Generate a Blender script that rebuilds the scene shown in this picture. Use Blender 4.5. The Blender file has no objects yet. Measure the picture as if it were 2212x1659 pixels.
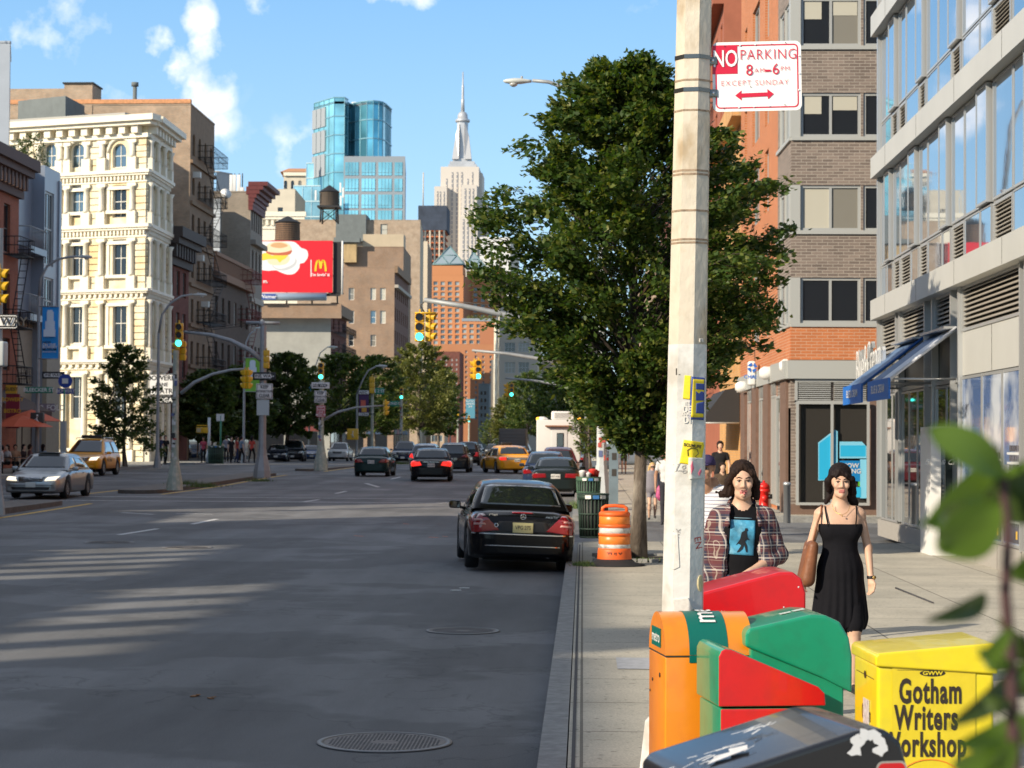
import bpy,bmesh,math,random
import numpy as np
from mathutils import Vector,Matrix,geometry
from mathutils.bvhtree import BVHTree
R=math.radians
rnd=random.Random(7)
scene=bpy.context.scene
col=scene.collection
# ------------------------------------------------------------ camera, sky, sun, exposure
FPX,CX,CY=4400.0,1106.0,829.5
CAMZ=2.05
cam_data=bpy.data.cameras.new('camera')
cam=bpy.data.objects.new('camera',cam_data);col.objects.link(cam)
scene.camera=cam
cam_data.sensor_width=36.0
cam_data.lens=36.0*FPX/2212.0
cam_data.clip_start=0.1;cam_data.clip_end=9000
YAW=math.atan(154/FPX);PITCH=math.atan(125.5/FPX);ROLL=R(0.35)
camM=Matrix.Translation((0,0,CAMZ))@Matrix.Rotation(YAW,4,'Z')@Matrix.Rotation(R(90)+PITCH,4,'X')@Matrix.Rotation(ROLL,4,'Z')
cam.matrix_world=camM
cam_data.dof.use_dof=True
cam_data.dof.focus_distance=13.0
cam_data.dof.aperture_fstop=8.0
SUN_AZ,SUN_EL=R(40),R(24.5)
sunvec=Vector((-math.cos(SUN_AZ)*math.cos(SUN_EL),-math.sin(SUN_AZ)*math.cos(SUN_EL),math.sin(SUN_EL)))
sd=bpy.data.lights.new('sun','SUN');sd.energy=4.6;sd.angle=R(0.55);sd.color=(1.0,0.87,0.68)
sun=bpy.data.objects.new('sun',sd);col.objects.link(sun)
sun.rotation_euler=(-sunvec).to_track_quat('-Z','Y').to_euler()
sun.location=(0,0,60)
world=bpy.data.worlds.new('World');scene.world=world;world.use_nodes=True
def build_world():
 nt=world.node_tree;n=nt.nodes;l=nt.links
 n.clear()
 out=n.new('ShaderNodeOutputWorld');bg=n.new('ShaderNodeBackground')
 sky=n.new('ShaderNodeTexSky');sky.sky_type='NISHITA';sky.sun_disc=False
 sky.sun_elevation=SUN_EL;sky.sun_rotation=math.atan2(sunvec.x,sunvec.y)
 sky.air_density=1.0;sky.dust_density=0.0;sky.ozone_density=3.0
 geo=n.new('ShaderNodeTexCoord')
 total=None
 def mathn(op,a,b=None,clamp=False):
  m=n.new('ShaderNodeMath');m.operation=op;m.use_clamp=clamp
  for i,v in enumerate((a,b)):
   if v is None:continue
   if isinstance(v,(int,float)):m.inputs[i].default_value=v
   else:l.new(v,m.inputs[i])
  return m.outputs[0]
 noise=n.new('ShaderNodeTexNoise');noise.inputs['Scale'].default_value=26;noise.inputs['Detail'].default_value=7
 noise.inputs['Roughness'].default_value=0.58
 l.new(geo.outputs['Generated'],noise.inputs['Vector'])
 # cloud banks: direction, radius (in sine units), strength
 for(px,py,r,s,sq)in CLOUDS:
  d=pixdir(px,py)
  sub=n.new('ShaderNodeVectorMath');sub.operation='SUBTRACT'
  l.new(geo.outputs['Generated'],sub.inputs[0]);sub.inputs[1].default_value=d
  mul=n.new('ShaderNodeVectorMath');mul.operation='MULTIPLY'
  l.new(sub.outputs[0],mul.inputs[0]);mul.inputs[1].default_value=(1,1,sq)
  ln=n.new('ShaderNodeVectorMath');ln.operation='LENGTH';l.new(mul.outputs[0],ln.inputs[0])
  v=mathn('DIVIDE',ln.outputs['Value'],r)
  v=mathn('SUBTRACT',1.0,v,True)
  v=mathn('POWER',v,0.6)
  v=mathn('MULTIPLY',v,s)
  total=v if total is None else mathn('MAXIMUM',total,v)
 nn=mathn('SUBTRACT',noise.outputs['Fac'],0.5)
 nn=mathn('MULTIPLY',nn,3.4)
 edge=mathn('ADD',total,nn)
 edge=mathn('SUBTRACT',edge,0.42)
 edge=mathn('MULTIPLY',edge,1.7,True)
 mask=mathn('MULTIPLY',edge,mathn('MULTIPLY',total,2.2,True),True)
 hot=n.new('ShaderNodeTexNoise');hot.inputs['Scale'].default_value=40;hot.inputs['Detail'].default_value=4
 l.new(geo.outputs['Generated'],hot.inputs['Vector'])
 cr=n.new('ShaderNodeMapRange');cr.inputs[1].default_value=0.35;cr.inputs[2].default_value=0.62
 cr.inputs[3].default_value=0.0;cr.inputs[4].default_value=1.0
 l.new(hot.outputs['Fac'],cr.inputs[0])
 cc=n.new('ShaderNodeMix');cc.data_type='RGBA'
 cc.inputs[6].default_value=(5.6,6.4,7.8,1);cc.inputs[7].default_value=(9.2,9.0,8.9,1)
 l.new(cr.outputs[0],cc.inputs[0])
 tint=n.new('ShaderNodeMix');tint.data_type='RGBA';tint.blend_type='MULTIPLY';tint.inputs[0].default_value=1.0
 l.new(sky.outputs[0],tint.inputs[6]);tint.inputs[7].default_value=SKYTINT
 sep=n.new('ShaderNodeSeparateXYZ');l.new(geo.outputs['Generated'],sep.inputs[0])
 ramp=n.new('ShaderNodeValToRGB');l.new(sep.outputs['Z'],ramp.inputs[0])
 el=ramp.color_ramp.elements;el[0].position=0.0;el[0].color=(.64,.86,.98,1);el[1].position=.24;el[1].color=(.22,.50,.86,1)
 e2=el.new(.12);e2.color=(.42,.70,.95,1);e3=el.new(.40);e3.color=(.42,.50,.62,1);e4=el.new(.9);e4.color=(.36,.40,.47,1)  # overhead tones greyed out of view to take blue from the shade
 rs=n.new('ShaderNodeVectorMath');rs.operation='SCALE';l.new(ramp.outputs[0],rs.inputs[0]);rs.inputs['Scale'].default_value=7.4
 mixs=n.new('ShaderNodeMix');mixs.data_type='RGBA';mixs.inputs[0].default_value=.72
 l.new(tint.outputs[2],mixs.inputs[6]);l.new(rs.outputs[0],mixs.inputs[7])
 mx=n.new('ShaderNodeMix');mx.data_type='RGBA'
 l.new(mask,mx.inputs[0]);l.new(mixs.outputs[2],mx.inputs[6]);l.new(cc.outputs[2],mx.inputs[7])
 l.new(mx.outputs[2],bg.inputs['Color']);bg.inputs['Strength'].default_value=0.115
 l.new(bg.outputs[0],out.inputs[0])
SKYTINT=(0.92,1.0,1.12,1)
CLOUDS=[(335,100,.013,1.0,1),(375,150,.016,1.0,1),(432,40,.011,.95,.7),(445,110,.012,1.0,.7),(440,190,.018,1.0,.8),(400,215,.014,.6,1),(465,265,.014,.6,1),(880,-15,.034,.9,2.6),(0,60,.022,.6,1),(640,300,.018,.42,1),(620,340,.016,.38,1),(500,330,.02,.3,1),(550,20,.012,.5,1),(1410,15,.014,.3,1.5),(280,230,.03,.3,2),(60,190,.02,.4,2),(-500,100,.12,.9,2),(3200,200,.2,.9,2),(3800,-500,.25,.9,1.5),(1500,-2600,.4,.9,1),(-2500,-1800,.6,.9,1)]
def pixdir(px,py):
 v=Vector(((px-CX)/FPX,-(py-CY)/FPX,-1.0))
 return(camM.to_3x3()@v).normalized()
build_world()
scene.view_settings.view_transform='Standard';scene.view_settings.look='None'
scene.view_settings.exposure=0.45;scene.view_settings.gamma=1.0
scene.render.resolution_x=1024;scene.render.resolution_y=768
scene.render.engine='CYCLES'
scene.cycles.max_bounces=6;scene.cycles.diffuse_bounces=3;scene.cycles.glossy_bounces=3
scene.cycles.transmission_bounces=3;scene.cycles.transparent_max_bounces=6
scene.cycles.caustics_reflective=False;scene.cycles.caustics_refractive=False
# ------------------------------------------------------------ placing helpers
def gz(y):
 xs=(-100,45,75,100,130,200,400,800,5000);zs=(0,0,.18,.36,.42,.2,-.2,-.5,-.5)
 for i in range(len(xs)-1):
  if y<=xs[i+1]:
   t=(y-xs[i])/(xs[i+1]-xs[i]);t=t*t*(3-2*t);return zs[i]+(zs[i+1]-zs[i])*t
 return zs[-1]
def PY(px,py,y):
 d=pixdir(px,py);t=y/d.y
 return Vector((d.x*t,y,CAMZ+d.z*t))
def PXp(px,py,x):
 d=pixdir(px,py);t=x/d.x
 return Vector((x,d.y*t,CAMZ+d.z*t))
def GP(px,py,dz=0.0):
 y=40.0
 d=pixdir(px,py)
 for i in range(60):
  t=(gz(y)+dz-CAMZ)/d.z
  y=0.5*y+0.5*d.y*t
 t=y/d.y
 return Vector((d.x*t,y,gz(y)+dz))
def XY(px,y):return Vector((PY(px,900,y).x,y))
def ZY(py,y,px=700):return PY(px,py,y).z
# ------------------------------------------------------------ materials
def nt_of(m):
 m.use_nodes=True;return m.node_tree,m.node_tree.nodes['Principled BSDF']
MATS={}
def mat(name,c,rough=0.7,metal=0.0,var=0.0,vscale=4.0,bump=0.0,bscale=30.0,spec=0.5,emit=None,estr=0.0,coat=0.0,var2=None,v2s=0.8,stretch=None,ior=None):
 if name in MATS:return MATS[name]
 m=bpy.data.materials.new(name);MATS[name]=m
 nt,b=nt_of(m);n,l=nt.nodes,nt.links
 b.inputs['Base Color'].default_value=(*c,1);b.inputs['Roughness'].default_value=rough
 b.inputs['Metallic'].default_value=metal;b.inputs['Specular IOR Level'].default_value=spec
 b.inputs['Coat Weight'].default_value=coat;b.inputs['Coat Roughness'].default_value=0.03
 if ior:b.inputs['IOR'].default_value=ior
 if emit:b.inputs['Emission Color'].default_value=(*emit,1);b.inputs['Emission Strength'].default_value=estr
 m.diffuse_color=(*c,1)
 if var>0 or bump>0 or var2:
  tc=n.new('ShaderNodeTexCoord');vec=tc.outputs['Object']
  if stretch:
   mp=n.new('ShaderNodeMapping');mp.inputs['Scale'].default_value=stretch;l.new(vec,mp.inputs['Vector']);vec=mp.outputs[0]
 if var>0 or var2:
  cur=None
  nz=n.new('ShaderNodeTexNoise');nz.inputs['Scale'].default_value=vscale;nz.inputs['Detail'].default_value=6;nz.inputs['Roughness'].default_value=.65
  l.new(vec,nz.inputs['Vector'])
  rp=n.new('ShaderNodeMapRange');rp.inputs[1].default_value=.3;rp.inputs[2].default_value=.7
  rp.inputs[3].default_value=1-var;rp.inputs[4].default_value=1+var;l.new(nz.outputs['Fac'],rp.inputs[0])
  mx=n.new('ShaderNodeVectorMath');mx.operation='SCALE';mx.inputs[0].default_value=c
  if var2:
   n2=n.new('ShaderNodeTexNoise');n2.inputs['Scale'].default_value=v2s;n2.inputs['Detail'].default_value=5
   l.new(vec,n2.inputs['Vector'])
   r2=n.new('ShaderNodeMapRange');r2.inputs[1].default_value=.48;r2.inputs[2].default_value=.66;l.new(n2.outputs['Fac'],r2.inputs[0])
   m2=n.new('ShaderNodeMix');m2.data_type='RGBA';m2.inputs[6].default_value=(*c,1);m2.inputs[7].default_value=(*var2,1)
   l.new(r2.outputs[0],m2.inputs[0]);l.new(m2.outputs[2],mx.inputs[0])
  l.new(rp.outputs[0],mx.inputs['Scale']);l.new(mx.outputs[0],b.inputs['Base Color'])
 if bump>0:
  nb=n.new('ShaderNodeTexNoise');nb.inputs['Scale'].default_value=bscale;nb.inputs['Detail'].default_value=4
  l.new(vec,nb.inputs['Vector'])
  bp=n.new('ShaderNodeBump');bp.inputs['Strength'].default_value=bump;bp.inputs['Distance'].default_value=0.02
  l.new(nb.outputs['Fac'],bp.inputs['Height']);l.new(bp.outputs[0],b.inputs['Normal'])
 return m
def brick(name,c1,c2,mortar,bw=0.22,bh=0.075,ms=0.012,var=0.25,vscale=0.9,rough=0.85,stain=None):
 if name in MATS:return MATS[name]
 m=bpy.data.materials.new(name);MATS[name]=m
 nt,b=nt_of(m);n,l=nt.nodes,nt.links
 uv=n.new('ShaderNodeUVMap')
 br=n.new('ShaderNodeTexBrick');l.new(uv.outputs[0],br.inputs['Vector'])
 br.inputs['Color1'].default_value=(*c1,1);br.inputs['Color2'].default_value=(*c2,1);br.inputs['Mortar'].default_value=(*mortar,1)
 br.inputs['Scale'].default_value=1.0;br.inputs['Brick Width'].default_value=bw;br.inputs['Row Height'].default_value=bh
 br.inputs['Mortar Size'].default_value=ms;br.inputs['Mortar Smooth'].default_value=.1
 nz=n.new('ShaderNodeTexNoise');nz.inputs['Scale'].default_value=vscale;nz.inputs['Detail'].default_value=7;nz.inputs['Roughness'].default_value=.7
 l.new(uv.outputs[0],nz.inputs['Vector'])
 rp=n.new('ShaderNodeMapRange');rp.inputs[1].default_value=.3;rp.inputs[2].default_value=.7;rp.inputs[3].default_value=1-var;rp.inputs[4].default_value=1+var
 l.new(nz.outputs['Fac'],rp.inputs[0])
 mx=n.new('ShaderNodeVectorMath');mx.operation='SCALE';l.new(rp.outputs[0],mx.inputs['Scale'])
 src=br.outputs['Color']
 if stain:
  n2=n.new('ShaderNodeTexNoise');n2.inputs['Scale'].default_value=.7;n2.inputs['Detail'].default_value=10;n2.inputs['Roughness'].default_value=.75;l.new(uv.outputs[0],n2.inputs['Vector'])
  r2=n.new('ShaderNodeMapRange');r2.inputs[1].default_value=.42;r2.inputs[2].default_value=.7;l.new(n2.outputs['Fac'],r2.inputs[0])
  m2=n.new('ShaderNodeMix');m2.data_type='RGBA';m2.inputs[7].default_value=(*stain,1)
  l.new(r2.outputs[0],m2.inputs[0]);l.new(src,m2.inputs[6]);src=m2.outputs[2]
 l.new(src,mx.inputs[0]);l.new(mx.outputs[0],b.inputs['Base Color'])
 b.inputs['Roughness'].default_value=rough;b.inputs['Specular IOR Level'].default_value=.3
 bp=n.new('ShaderNodeBump');bp.inputs['Strength'].default_value=.5;bp.inputs['Distance'].default_value=.01;bp.invert=True
 l.new(br.outputs['Fac'],bp.inputs['Height']);l.new(bp.outputs[0],b.inputs['Normal'])
 return m
 # ------------------------------------------------------------ mesh builder
class MB:
 def __init__(s):s.v=[];s.f=[];s.mi=[];s.mats=[];s.sm=[];s.M=None
 def m(s,material):
  if material not in s.mats:s.mats.append(material)
  return s.mats.index(material)
 def add(s,vs,fs,material,smooth=False):
  o=len(s.v);k=s.m(material)
  if s.M is not None:vs=[s.M@Vector(v)for v in vs]
  s.v.extend([tuple(v)for v in vs])
  for f in fs:s.f.append([i+o for i in f]);s.mi.append(k);s.sm.append(smooth)
 def quad(s,a,b,c,d,m):s.add([a,b,c,d],[(0,1,2,3)],m)
 def box(s,c,size,m,rz=0.0,R3=None,bev=0.0):
  x,y,z=[q/2 for q in size]
  if bev>0:
   bm=bmesh.new();bmesh.ops.create_cube(bm,size=1.0)
   for v in bm.verts:v.co=Vector((v.co.x*size[0],v.co.y*size[1],v.co.z*size[2]))
   bmesh.ops.bevel(bm,geom=bm.edges[:]+bm.verts[:],offset=bev,segments=3,profile=.5,affect='EDGES')
   vs=[v.co.copy()for v in bm.verts];bm.verts.index_update();fs=[[v.index for v in f.verts]for f in bm.faces];bm.free();smooth=True
  else:
   vs=[Vector(p)for p in((-x,-y,-z),(x,-y,-z),(x,y,-z),(-x,y,-z),(-x,-y,z),(x,-y,z),(x,y,z),(-x,y,z))]
   fs=[(0,3,2,1),(4,5,6,7),(0,1,5,4),(1,2,6,5),(2,3,7,6),(3,0,4,7)];smooth=False
  rot=R3 if R3 is not None else Matrix.Rotation(rz,3,'Z')
  s.add([rot@v+Vector(c)for v in vs],fs,m,smooth)
 def bb(s,x0,x1,y0,y1,z0,z1,m,bev=0.0):s.box(((x0+x1)/2,(y0+y1)/2,(z0+z1)/2),(abs(x1-x0),abs(y1-y0),abs(z1-z0)),m,bev=bev)
 def tube(s,pts,rad,m,n=8,caps=True,smooth=True):
  pts=[Vector(p)for p in pts];k=len(pts)
  if not isinstance(rad,(list,tuple)):rad=[rad]*k
  vs=[];up=None
  for i,p in enumerate(pts):
   t=(pts[min(i+1,k-1)]-pts[max(i-1,0)]).normalized()
   if up is None:
    a=Vector((0,0,1))if abs(t.z)<.9 else Vector((1,0,0))
    up=t.cross(a).normalized()
   up=(up-t*up.dot(t)).normalized();w=t.cross(up)
   for j in range(n):
    an=2*math.pi*j/n
    vs.append(p+(up*math.cos(an)+w*math.sin(an))*rad[i])
  fs=[[i*n+j,i*n+(j+1)%n,(i+1)*n+(j+1)%n,(i+1)*n+j]for i in range(k-1)for j in range(n)]
  if caps:fs.append(list(range(n))[::-1]);fs.append([(k-1)*n+j for j in range(n)])
  s.add(vs,fs,m,smooth)
 def lathe(s,c,prof,m,n=24,smooth=True,sx=1,sy=1,rot0=0):
  vs=[]
  for(r,z)in prof:
   for j in range(n):
    a=2*math.pi*j/n+rot0;vs.append((c[0]+r*math.cos(a)*sx,c[1]+r*math.sin(a)*sy,c[2]+z))
  k=len(prof)
  fs=[[i*n+j,i*n+(j+1)%n,(i+1)*n+(j+1)%n,(i+1)*n+j]for i in range(k-1)for j in range(n)]
  fs.append(list(range(n))[::-1]);fs.append([(k-1)*n+j for j in range(n)])
  s.add(vs,fs,m,smooth)
 def prism(s,poly,z0,z1,m,mtop=None):
  n=len(poly);vs=[(p[0],p[1],z0)for p in poly]+[(p[0],p[1],z1)for p in poly]
  s.add(vs,[(i,(i+1)%n,n+(i+1)%n,n+i)for i in range(n)],m)
  s.add(vs,[list(range(n))[::-1],[n+i for i in range(n)]],mtop or m)
 def extr(s,poly,org,ux,uy,th,m,mside=None):
  org,ux,uy=Vector(org),Vector(ux),Vector(uy);nn=ux.cross(uy).normalized()
  n=len(poly);a=[org+ux*p[0]+uy*p[1]for p in poly];b=[q+nn*th for q in a]
  s.add(a+b,[(i,(i+1)%n,n+(i+1)%n,n+i)for i in range(n)],mside or m)
  s.add(a+b,[list(range(n))[::-1],[n+i for i in range(n)]],m)
 def mesh(s,name,off=None,autosmooth=None):
  me=bpy.data.meshes.new(name)
  vs=s.v if off is None else[(v[0]-off[0],v[1]-off[1],v[2]-off[2])for v in s.v]
  me.from_pydata(vs,[],s.f)
  for k in s.mats:me.materials.append(k)
  nf=len(s.f)
  me.polygons.foreach_set('material_index',s.mi);me.polygons.foreach_set('use_smooth',s.sm)
  me.update()
  # metre-scaled wall coordinates for brickwork
  uvl=me.uv_layers.new(name='UVMap');lv=np.empty(len(me.loops),np.int32);me.loops.foreach_get('vertex_index',lv)
  co=np.array(s.v,dtype=np.float64)[lv]
  nor=np.empty(nf*3);me.polygons.foreach_get('normal',nor);nor=nor.reshape(-1,3)
  lt=np.empty(nf,np.int32);me.polygons.foreach_get('loop_total',lt)
  nl=np.repeat(nor,lt,axis=0)
  horiz=np.abs(nl[:,2])>.75
  tl=np.hypot(nl[:,0],nl[:,1])+1e-9
  tx,ty=-nl[:,1]/tl,nl[:,0]/tl
  u=np.where(horiz,co[:,0],co[:,0]*tx+co[:,1]*ty);v=np.where(horiz,co[:,1],co[:,2])
  uvl.data.foreach_set('uv',np.stack([u,v],1).ravel().astype(np.float32))
  return me
def link(name,me,parent=None):
 o=bpy.data.objects.new(name,me);col.objects.link(o)
 if parent:o.parent=parent
 return o
def tag(o,label=None,cat=None,group=None,kind=None):
 if label:o['label']=label
 if cat:o['category']=cat
 if group:o['group']=group
 if kind:o['kind']=kind
 return o
def thing(name,label,cat,loc=(0,0,0),rz=0.0,group=None,tilt=None):
 o=bpy.data.objects.new(name,None);col.objects.link(o);o.empty_display_size=.2
 o.location=loc;o.rotation_euler=(tilt[0],tilt[1],rz)if tilt else(0,0,rz)
 return tag(o,label,cat,group)
def part(name,mb,parent,world=False,label=None):
 off=parent.location if world else None
 o=link(name,mb.mesh(name,off),parent)
 if label:o['label']=label
 return o
def single(name,mb,label,cat,loc=(0,0,0),rz=0.0,group=None):
 o=link(name,mb.mesh(name,None));o.location=loc;o.rotation_euler=(0,0,rz)
 return tag(o,label,cat,group)
def structure(name,mb):
 o=link(name,mb.mesh(name));o['kind']='structure';return o
def dup(root,loc,rz=0.0,label=None,group=None):
 def cp(o,par):
  c=o.copy();col.objects.link(c)
  if par:c.parent=par
  for ch in list(o.children):cp(ch,c)
  return c
 r=cp(root,None);r.location=loc;r.rotation_euler=(0,0,rz)
 if label:r['label']=label
 if group:r['group']=group
 return r
FONTCACHE={}
def text_geo(body,size=1.0,extrude=0.0,bold=0.0,sx=1.0,align='CENTER',shear=0.0,spacing=1.0):
 key=(body,size,extrude,bold,sx,align,shear,spacing)
 if key in FONTCACHE:return FONTCACHE[key]
 cu=bpy.data.curves.new('t','FONT');cu.body=body;cu.size=size;cu.extrude=extrude;cu.offset=bold*size;cu.shear=shear
 cu.align_x=align;cu.align_y='CENTER';cu.resolution_u=3;cu.space_character=spacing;cu.space_line=.95
 o=bpy.data.objects.new('t',cu);col.objects.link(o)
 dg=bpy.context.evaluated_depsgraph_get();dg.update()
 me=o.evaluated_get(dg).to_mesh()
 vs=[Vector((v.co.x*sx,v.co.y,v.co.z))for v in me.vertices];fs=[list(p.vertices)for p in me.polygons]
 o.evaluated_get(dg).to_mesh_clear();bpy.data.objects.remove(o);bpy.data.curves.remove(cu)
 FONTCACHE[key]=(vs,fs);return vs,fs
def put_text(mb,body,org,ux,uy,m,size,**kw):
 vs,fs=text_geo(body,size,**kw)
 org,ux,uy=Vector(org),Vector(ux).normalized(),Vector(uy).normalized();nn=ux.cross(uy)
 mb.add([org+ux*v.x+uy*v.y+nn*v.z for v in vs],fs,m)
 # ------------------------------------------------------------ the ground
def asphalt():
 m=bpy.data.materials.new('asphalt');nt,b=nt_of(m);n,l=nt.nodes,nt.links
 tc=n.new('ShaderNodeTexCoord')
 def noise(sc,det=6,rough=.6,stretch=None):
  v=tc.outputs['Object']
  if stretch:
   mp=n.new('ShaderNodeMapping');mp.inputs['Scale'].default_value=stretch;l.new(v,mp.inputs['Vector']);v=mp.outputs[0]
  z=n.new('ShaderNodeTexNoise');z.inputs['Scale'].default_value=sc;z.inputs['Detail'].default_value=det;z.inputs['Roughness'].default_value=rough
  l.new(v,z.inputs['Vector']);return z.outputs['Fac']
 def rng(src,a,b2,c,d):
  r=n.new('ShaderNodeMapRange');r.inputs[1].default_value=a;r.inputs[2].default_value=b2;r.inputs[3].default_value=c;r.inputs[4].default_value=d
  l.new(src,r.inputs[0]);return r.outputs[0]
 def mul(a,c):
  q=n.new('ShaderNodeMath');q.operation='MULTIPLY';l.new(a,q.inputs[0]);l.new(c,q.inputs[1]);return q.outputs[0]
 grain=rng(noise(95,3,.8),.3,.7,.62,1.4)
 patch=rng(noise(.22,5,.6),.48,.52,.80,1.10)
 smear=rng(noise(.9,7,.65,(.45,.1,1)),.3,.7,.68,1.34)
 wear=rng(noise(.7,4,.5,(1.6,.02,1)),.35,.65,.9,1.12)
 vor=n.new('ShaderNodeTexVoronoi');vor.feature='DISTANCE_TO_EDGE';vor.inputs['Scale'].default_value=.22
 dn=n.new('ShaderNodeTexNoise');dn.inputs['Scale'].default_value=1.3;dn.inputs['Detail'].default_value=5
 l.new(tc.outputs['Object'],dn.inputs['Vector'])
 ad=n.new('ShaderNodeMixRGB');ad.blend_type='LINEAR_LIGHT';ad.inputs[0].default_value=.9
 l.new(tc.outputs['Object'],ad.inputs[1]);l.new(dn.outputs['Color'],ad.inputs[2]);l.new(ad.outputs[0],vor.inputs['Vector'])
 crack=rng(vor.outputs['Distance'],.0,.006,.72,1.0)
 f=mul(mul(mul(grain,patch),mul(smear,wear)),crack)
 sc=n.new('ShaderNodeVectorMath');sc.operation='SCALE';sc.inputs[0].default_value=(.150,.151,.152);l.new(f,sc.inputs['Scale'])
 l.new(sc.outputs[0],b.inputs['Base Color']);b.inputs['Roughness'].default_value=.8;b.inputs['Specular IOR Level'].default_value=.35
 bp=n.new('ShaderNodeBump');bp.inputs['Strength'].default_value=.6;bp.inputs['Distance'].default_value=.006
 l.new(noise(120,3),bp.inputs['Height']);l.new(bp.outputs[0],b.inputs['Normal'])
 return m
M_asph=asphalt()
M_conc=None
def concrete(name,c,slab=1.5):
 m=bpy.data.materials.new(name);nt,b=nt_of(m);n,l=nt.nodes,nt.links
 tc=n.new('ShaderNodeTexCoord')
 br=n.new('ShaderNodeTexBrick');br.offset=0.0;br.inputs['Scale'].default_value=1.0
 br.inputs['Brick Width'].default_value=slab;br.inputs['Row Height'].default_value=slab;br.inputs['Mortar Size'].default_value=.011
 br.inputs['Color1'].default_value=(1,1,1,1);br.inputs['Color2'].default_value=(.86,.87,.88,1);br.inputs['Mortar'].default_value=(.33,.33,.33,1)
 l.new(tc.outputs['Object'],br.inputs['Vector'])
 def noise(sc,a,b2,c2,d,st=None,det=6):
  v=tc.outputs['Object']
  if st:
   mp=n.new('ShaderNodeMapping');mp.inputs['Scale'].default_value=st;l.new(v,mp.inputs['Vector']);v=mp.outputs[0]
  z=n.new('ShaderNodeTexNoise');z.inputs['Scale'].default_value=sc;z.inputs['Detail'].default_value=det;l.new(v,z.inputs['Vector'])
  r=n.new('ShaderNodeMapRange');r.inputs[1].default_value=a;r.inputs[2].default_value=b2;r.inputs[3].default_value=c2;r.inputs[4].default_value=d
  l.new(z.outputs['Fac'],r.inputs[0]);return r.outputs[0]
 q=n.new('ShaderNodeMath');q.operation='MULTIPLY';l.new(noise(70,.3,.7,.8,1.2),q.inputs[0]);l.new(noise(1.1,.3,.7,.86,1.12),q.inputs[1])
 spots=noise(13,.63,.69,1.0,.62,det=2)
 q2=n.new('ShaderNodeMath');q2.operation='MULTIPLY';l.new(q.outputs[0],q2.inputs[0]);l.new(spots,q2.inputs[1])
 v0=n.new('ShaderNodeVectorMath');v0.operation='MULTIPLY';v0.inputs[1].default_value=c;l.new(br.outputs['Color'],v0.inputs[0])
 v1=n.new('ShaderNodeVectorMath');v1.operation='SCALE';l.new(v0.outputs[0],v1.inputs[0]);l.new(q2.outputs[0],v1.inputs['Scale'])
 l.new(v1.outputs[0],b.inputs['Base Color']);b.inputs['Roughness'].default_value=.85
 return m
M_walk=concrete('sidewalk_concrete',(.47,.435,.355))
M_kerb=mat('kerb_stone',(.26,.26,.25),.8,var=.25,vscale=9,bump=.3)
M_white=mat('road_white',(.62,.62,.6),.7,var=.25,vscale=25)
M_yel=mat('road_yellow',(.75,.46,.06),.7,var=.25,vscale=20)
ys=[-40,-10,0,10,20,30,40,45]+[45+3*i for i in range(1,40)]+[170+15*i for i in range(0,20)]+[500,600,800,1200,2000,3200,5000]
def sheet(mb,xa,xb,y0,y1,dz,m,side=None):
 yy=sorted(set([y0,y1]+[y for y in ys if y0<y<y1]))
 fa=xa if callable(xa)else(lambda y:xa);fb=xb if callable(xb)else(lambda y:xb)
 for a,b in zip(yy[:-1],yy[1:]):
  za,zb=gz(a)+dz,gz(b)+dz
  mb.quad((fa(a),a,za),(fb(a),a,za),(fb(b),b,zb),(fa(b),b,zb),m)
  if side:
   mb.quad((fa(a),a,za),(fa(b),b,zb),(fa(b),b,zb-.4),(fa(a),a,za-.4),side)
   mb.quad((fb(a),a,za),(fb(a),a,za-.4),(fb(b),b,zb-.4),(fb(b),b,zb),side)
 if side:
  for y in(y0,y1):
   z=gz(y)+dz;mb.quad((fa(y),y,z),(fb(y),y,z),(fb(y),y,z-.4),(fa(y),y,z-.4),side)
g=MB();sheet(g,-2500,2500,-40,5000,-.06,mat('far_ground',(.16,.15,.14),.9));structure('ground',g)
g=MB();sheet(g,-70,60,-40,1200,0.0,M_asph);structure('road',g)
KX=-.26
def walk_slab(name,xa,xb,y0,y1,kerb_side,round_end=None):
 g=MB()
 kw=.17
 if kerb_side=='L':
  sheet(g,xa+kw,xb,y0+(kw if y0>0 else 0),y1-kw,.15,M_walk)
  sheet(g,xa,xa+kw-.006,y0,y1,.15,M_kerb,M_kerb)
  for(a,b)in(((y1-kw),y1),)+(((y0,y0+kw),)if y0>0 else()):
   sheet(g,xa+kw,xb,a,b,.151,M_kerb,M_kerb)
 else:
  sheet(g,xa,xb-kw,y0,y1-kw,.15,M_walk)
  sheet(g,xb-kw+.006,xb,y0,y1,.15,M_kerb,M_kerb)
  sheet(g,xa,xb-kw,y1-kw,y1,.151,M_kerb,M_kerb)
  if y0>0:sheet(g,xa,xb-kw,y0-.02,y0,.151,M_kerb,M_kerb)
 return structure(name,g)
 # near right pavement with its rounded corner
g=MB()
rc=1.1;yE=39.6
def rounded(x0,off):
 pts=[]
 cx_,cy_=KX+rc,yE-rc
 for i in range(9):
  a=math.pi-(math.pi/2)*i/8
  pts.append((cx_+(rc-off)*math.cos(a),cy_+(rc-off)*math.sin(a)))
 return pts
outer=[(KX,-12)]+rounded(0,0)+[(24,yE)];inner=[(KX+.17,-12)]+rounded(0,.17)+[(24,yE-.17)]
for i in range(len(outer)-1):
 a,b,c,d=outer[i],outer[i+1],inner[i+1],inner[i]
 g.quad((*a,.15),(*d,.15),(*c,.15),(*b,.15),M_kerb);g.quad((*a,-.1),(*a,.15),(*b,.15),(*b,-.1),M_kerb)
ins=[(KX+.178,-12)]+rounded(0,.178)+[(24,yE-.178),(24,-12)]
g.add([(p[0],p[1],.147)for p in ins],[list(range(len(ins)))[::-1]],M_walk)
structure('sidewalk',g)
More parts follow.
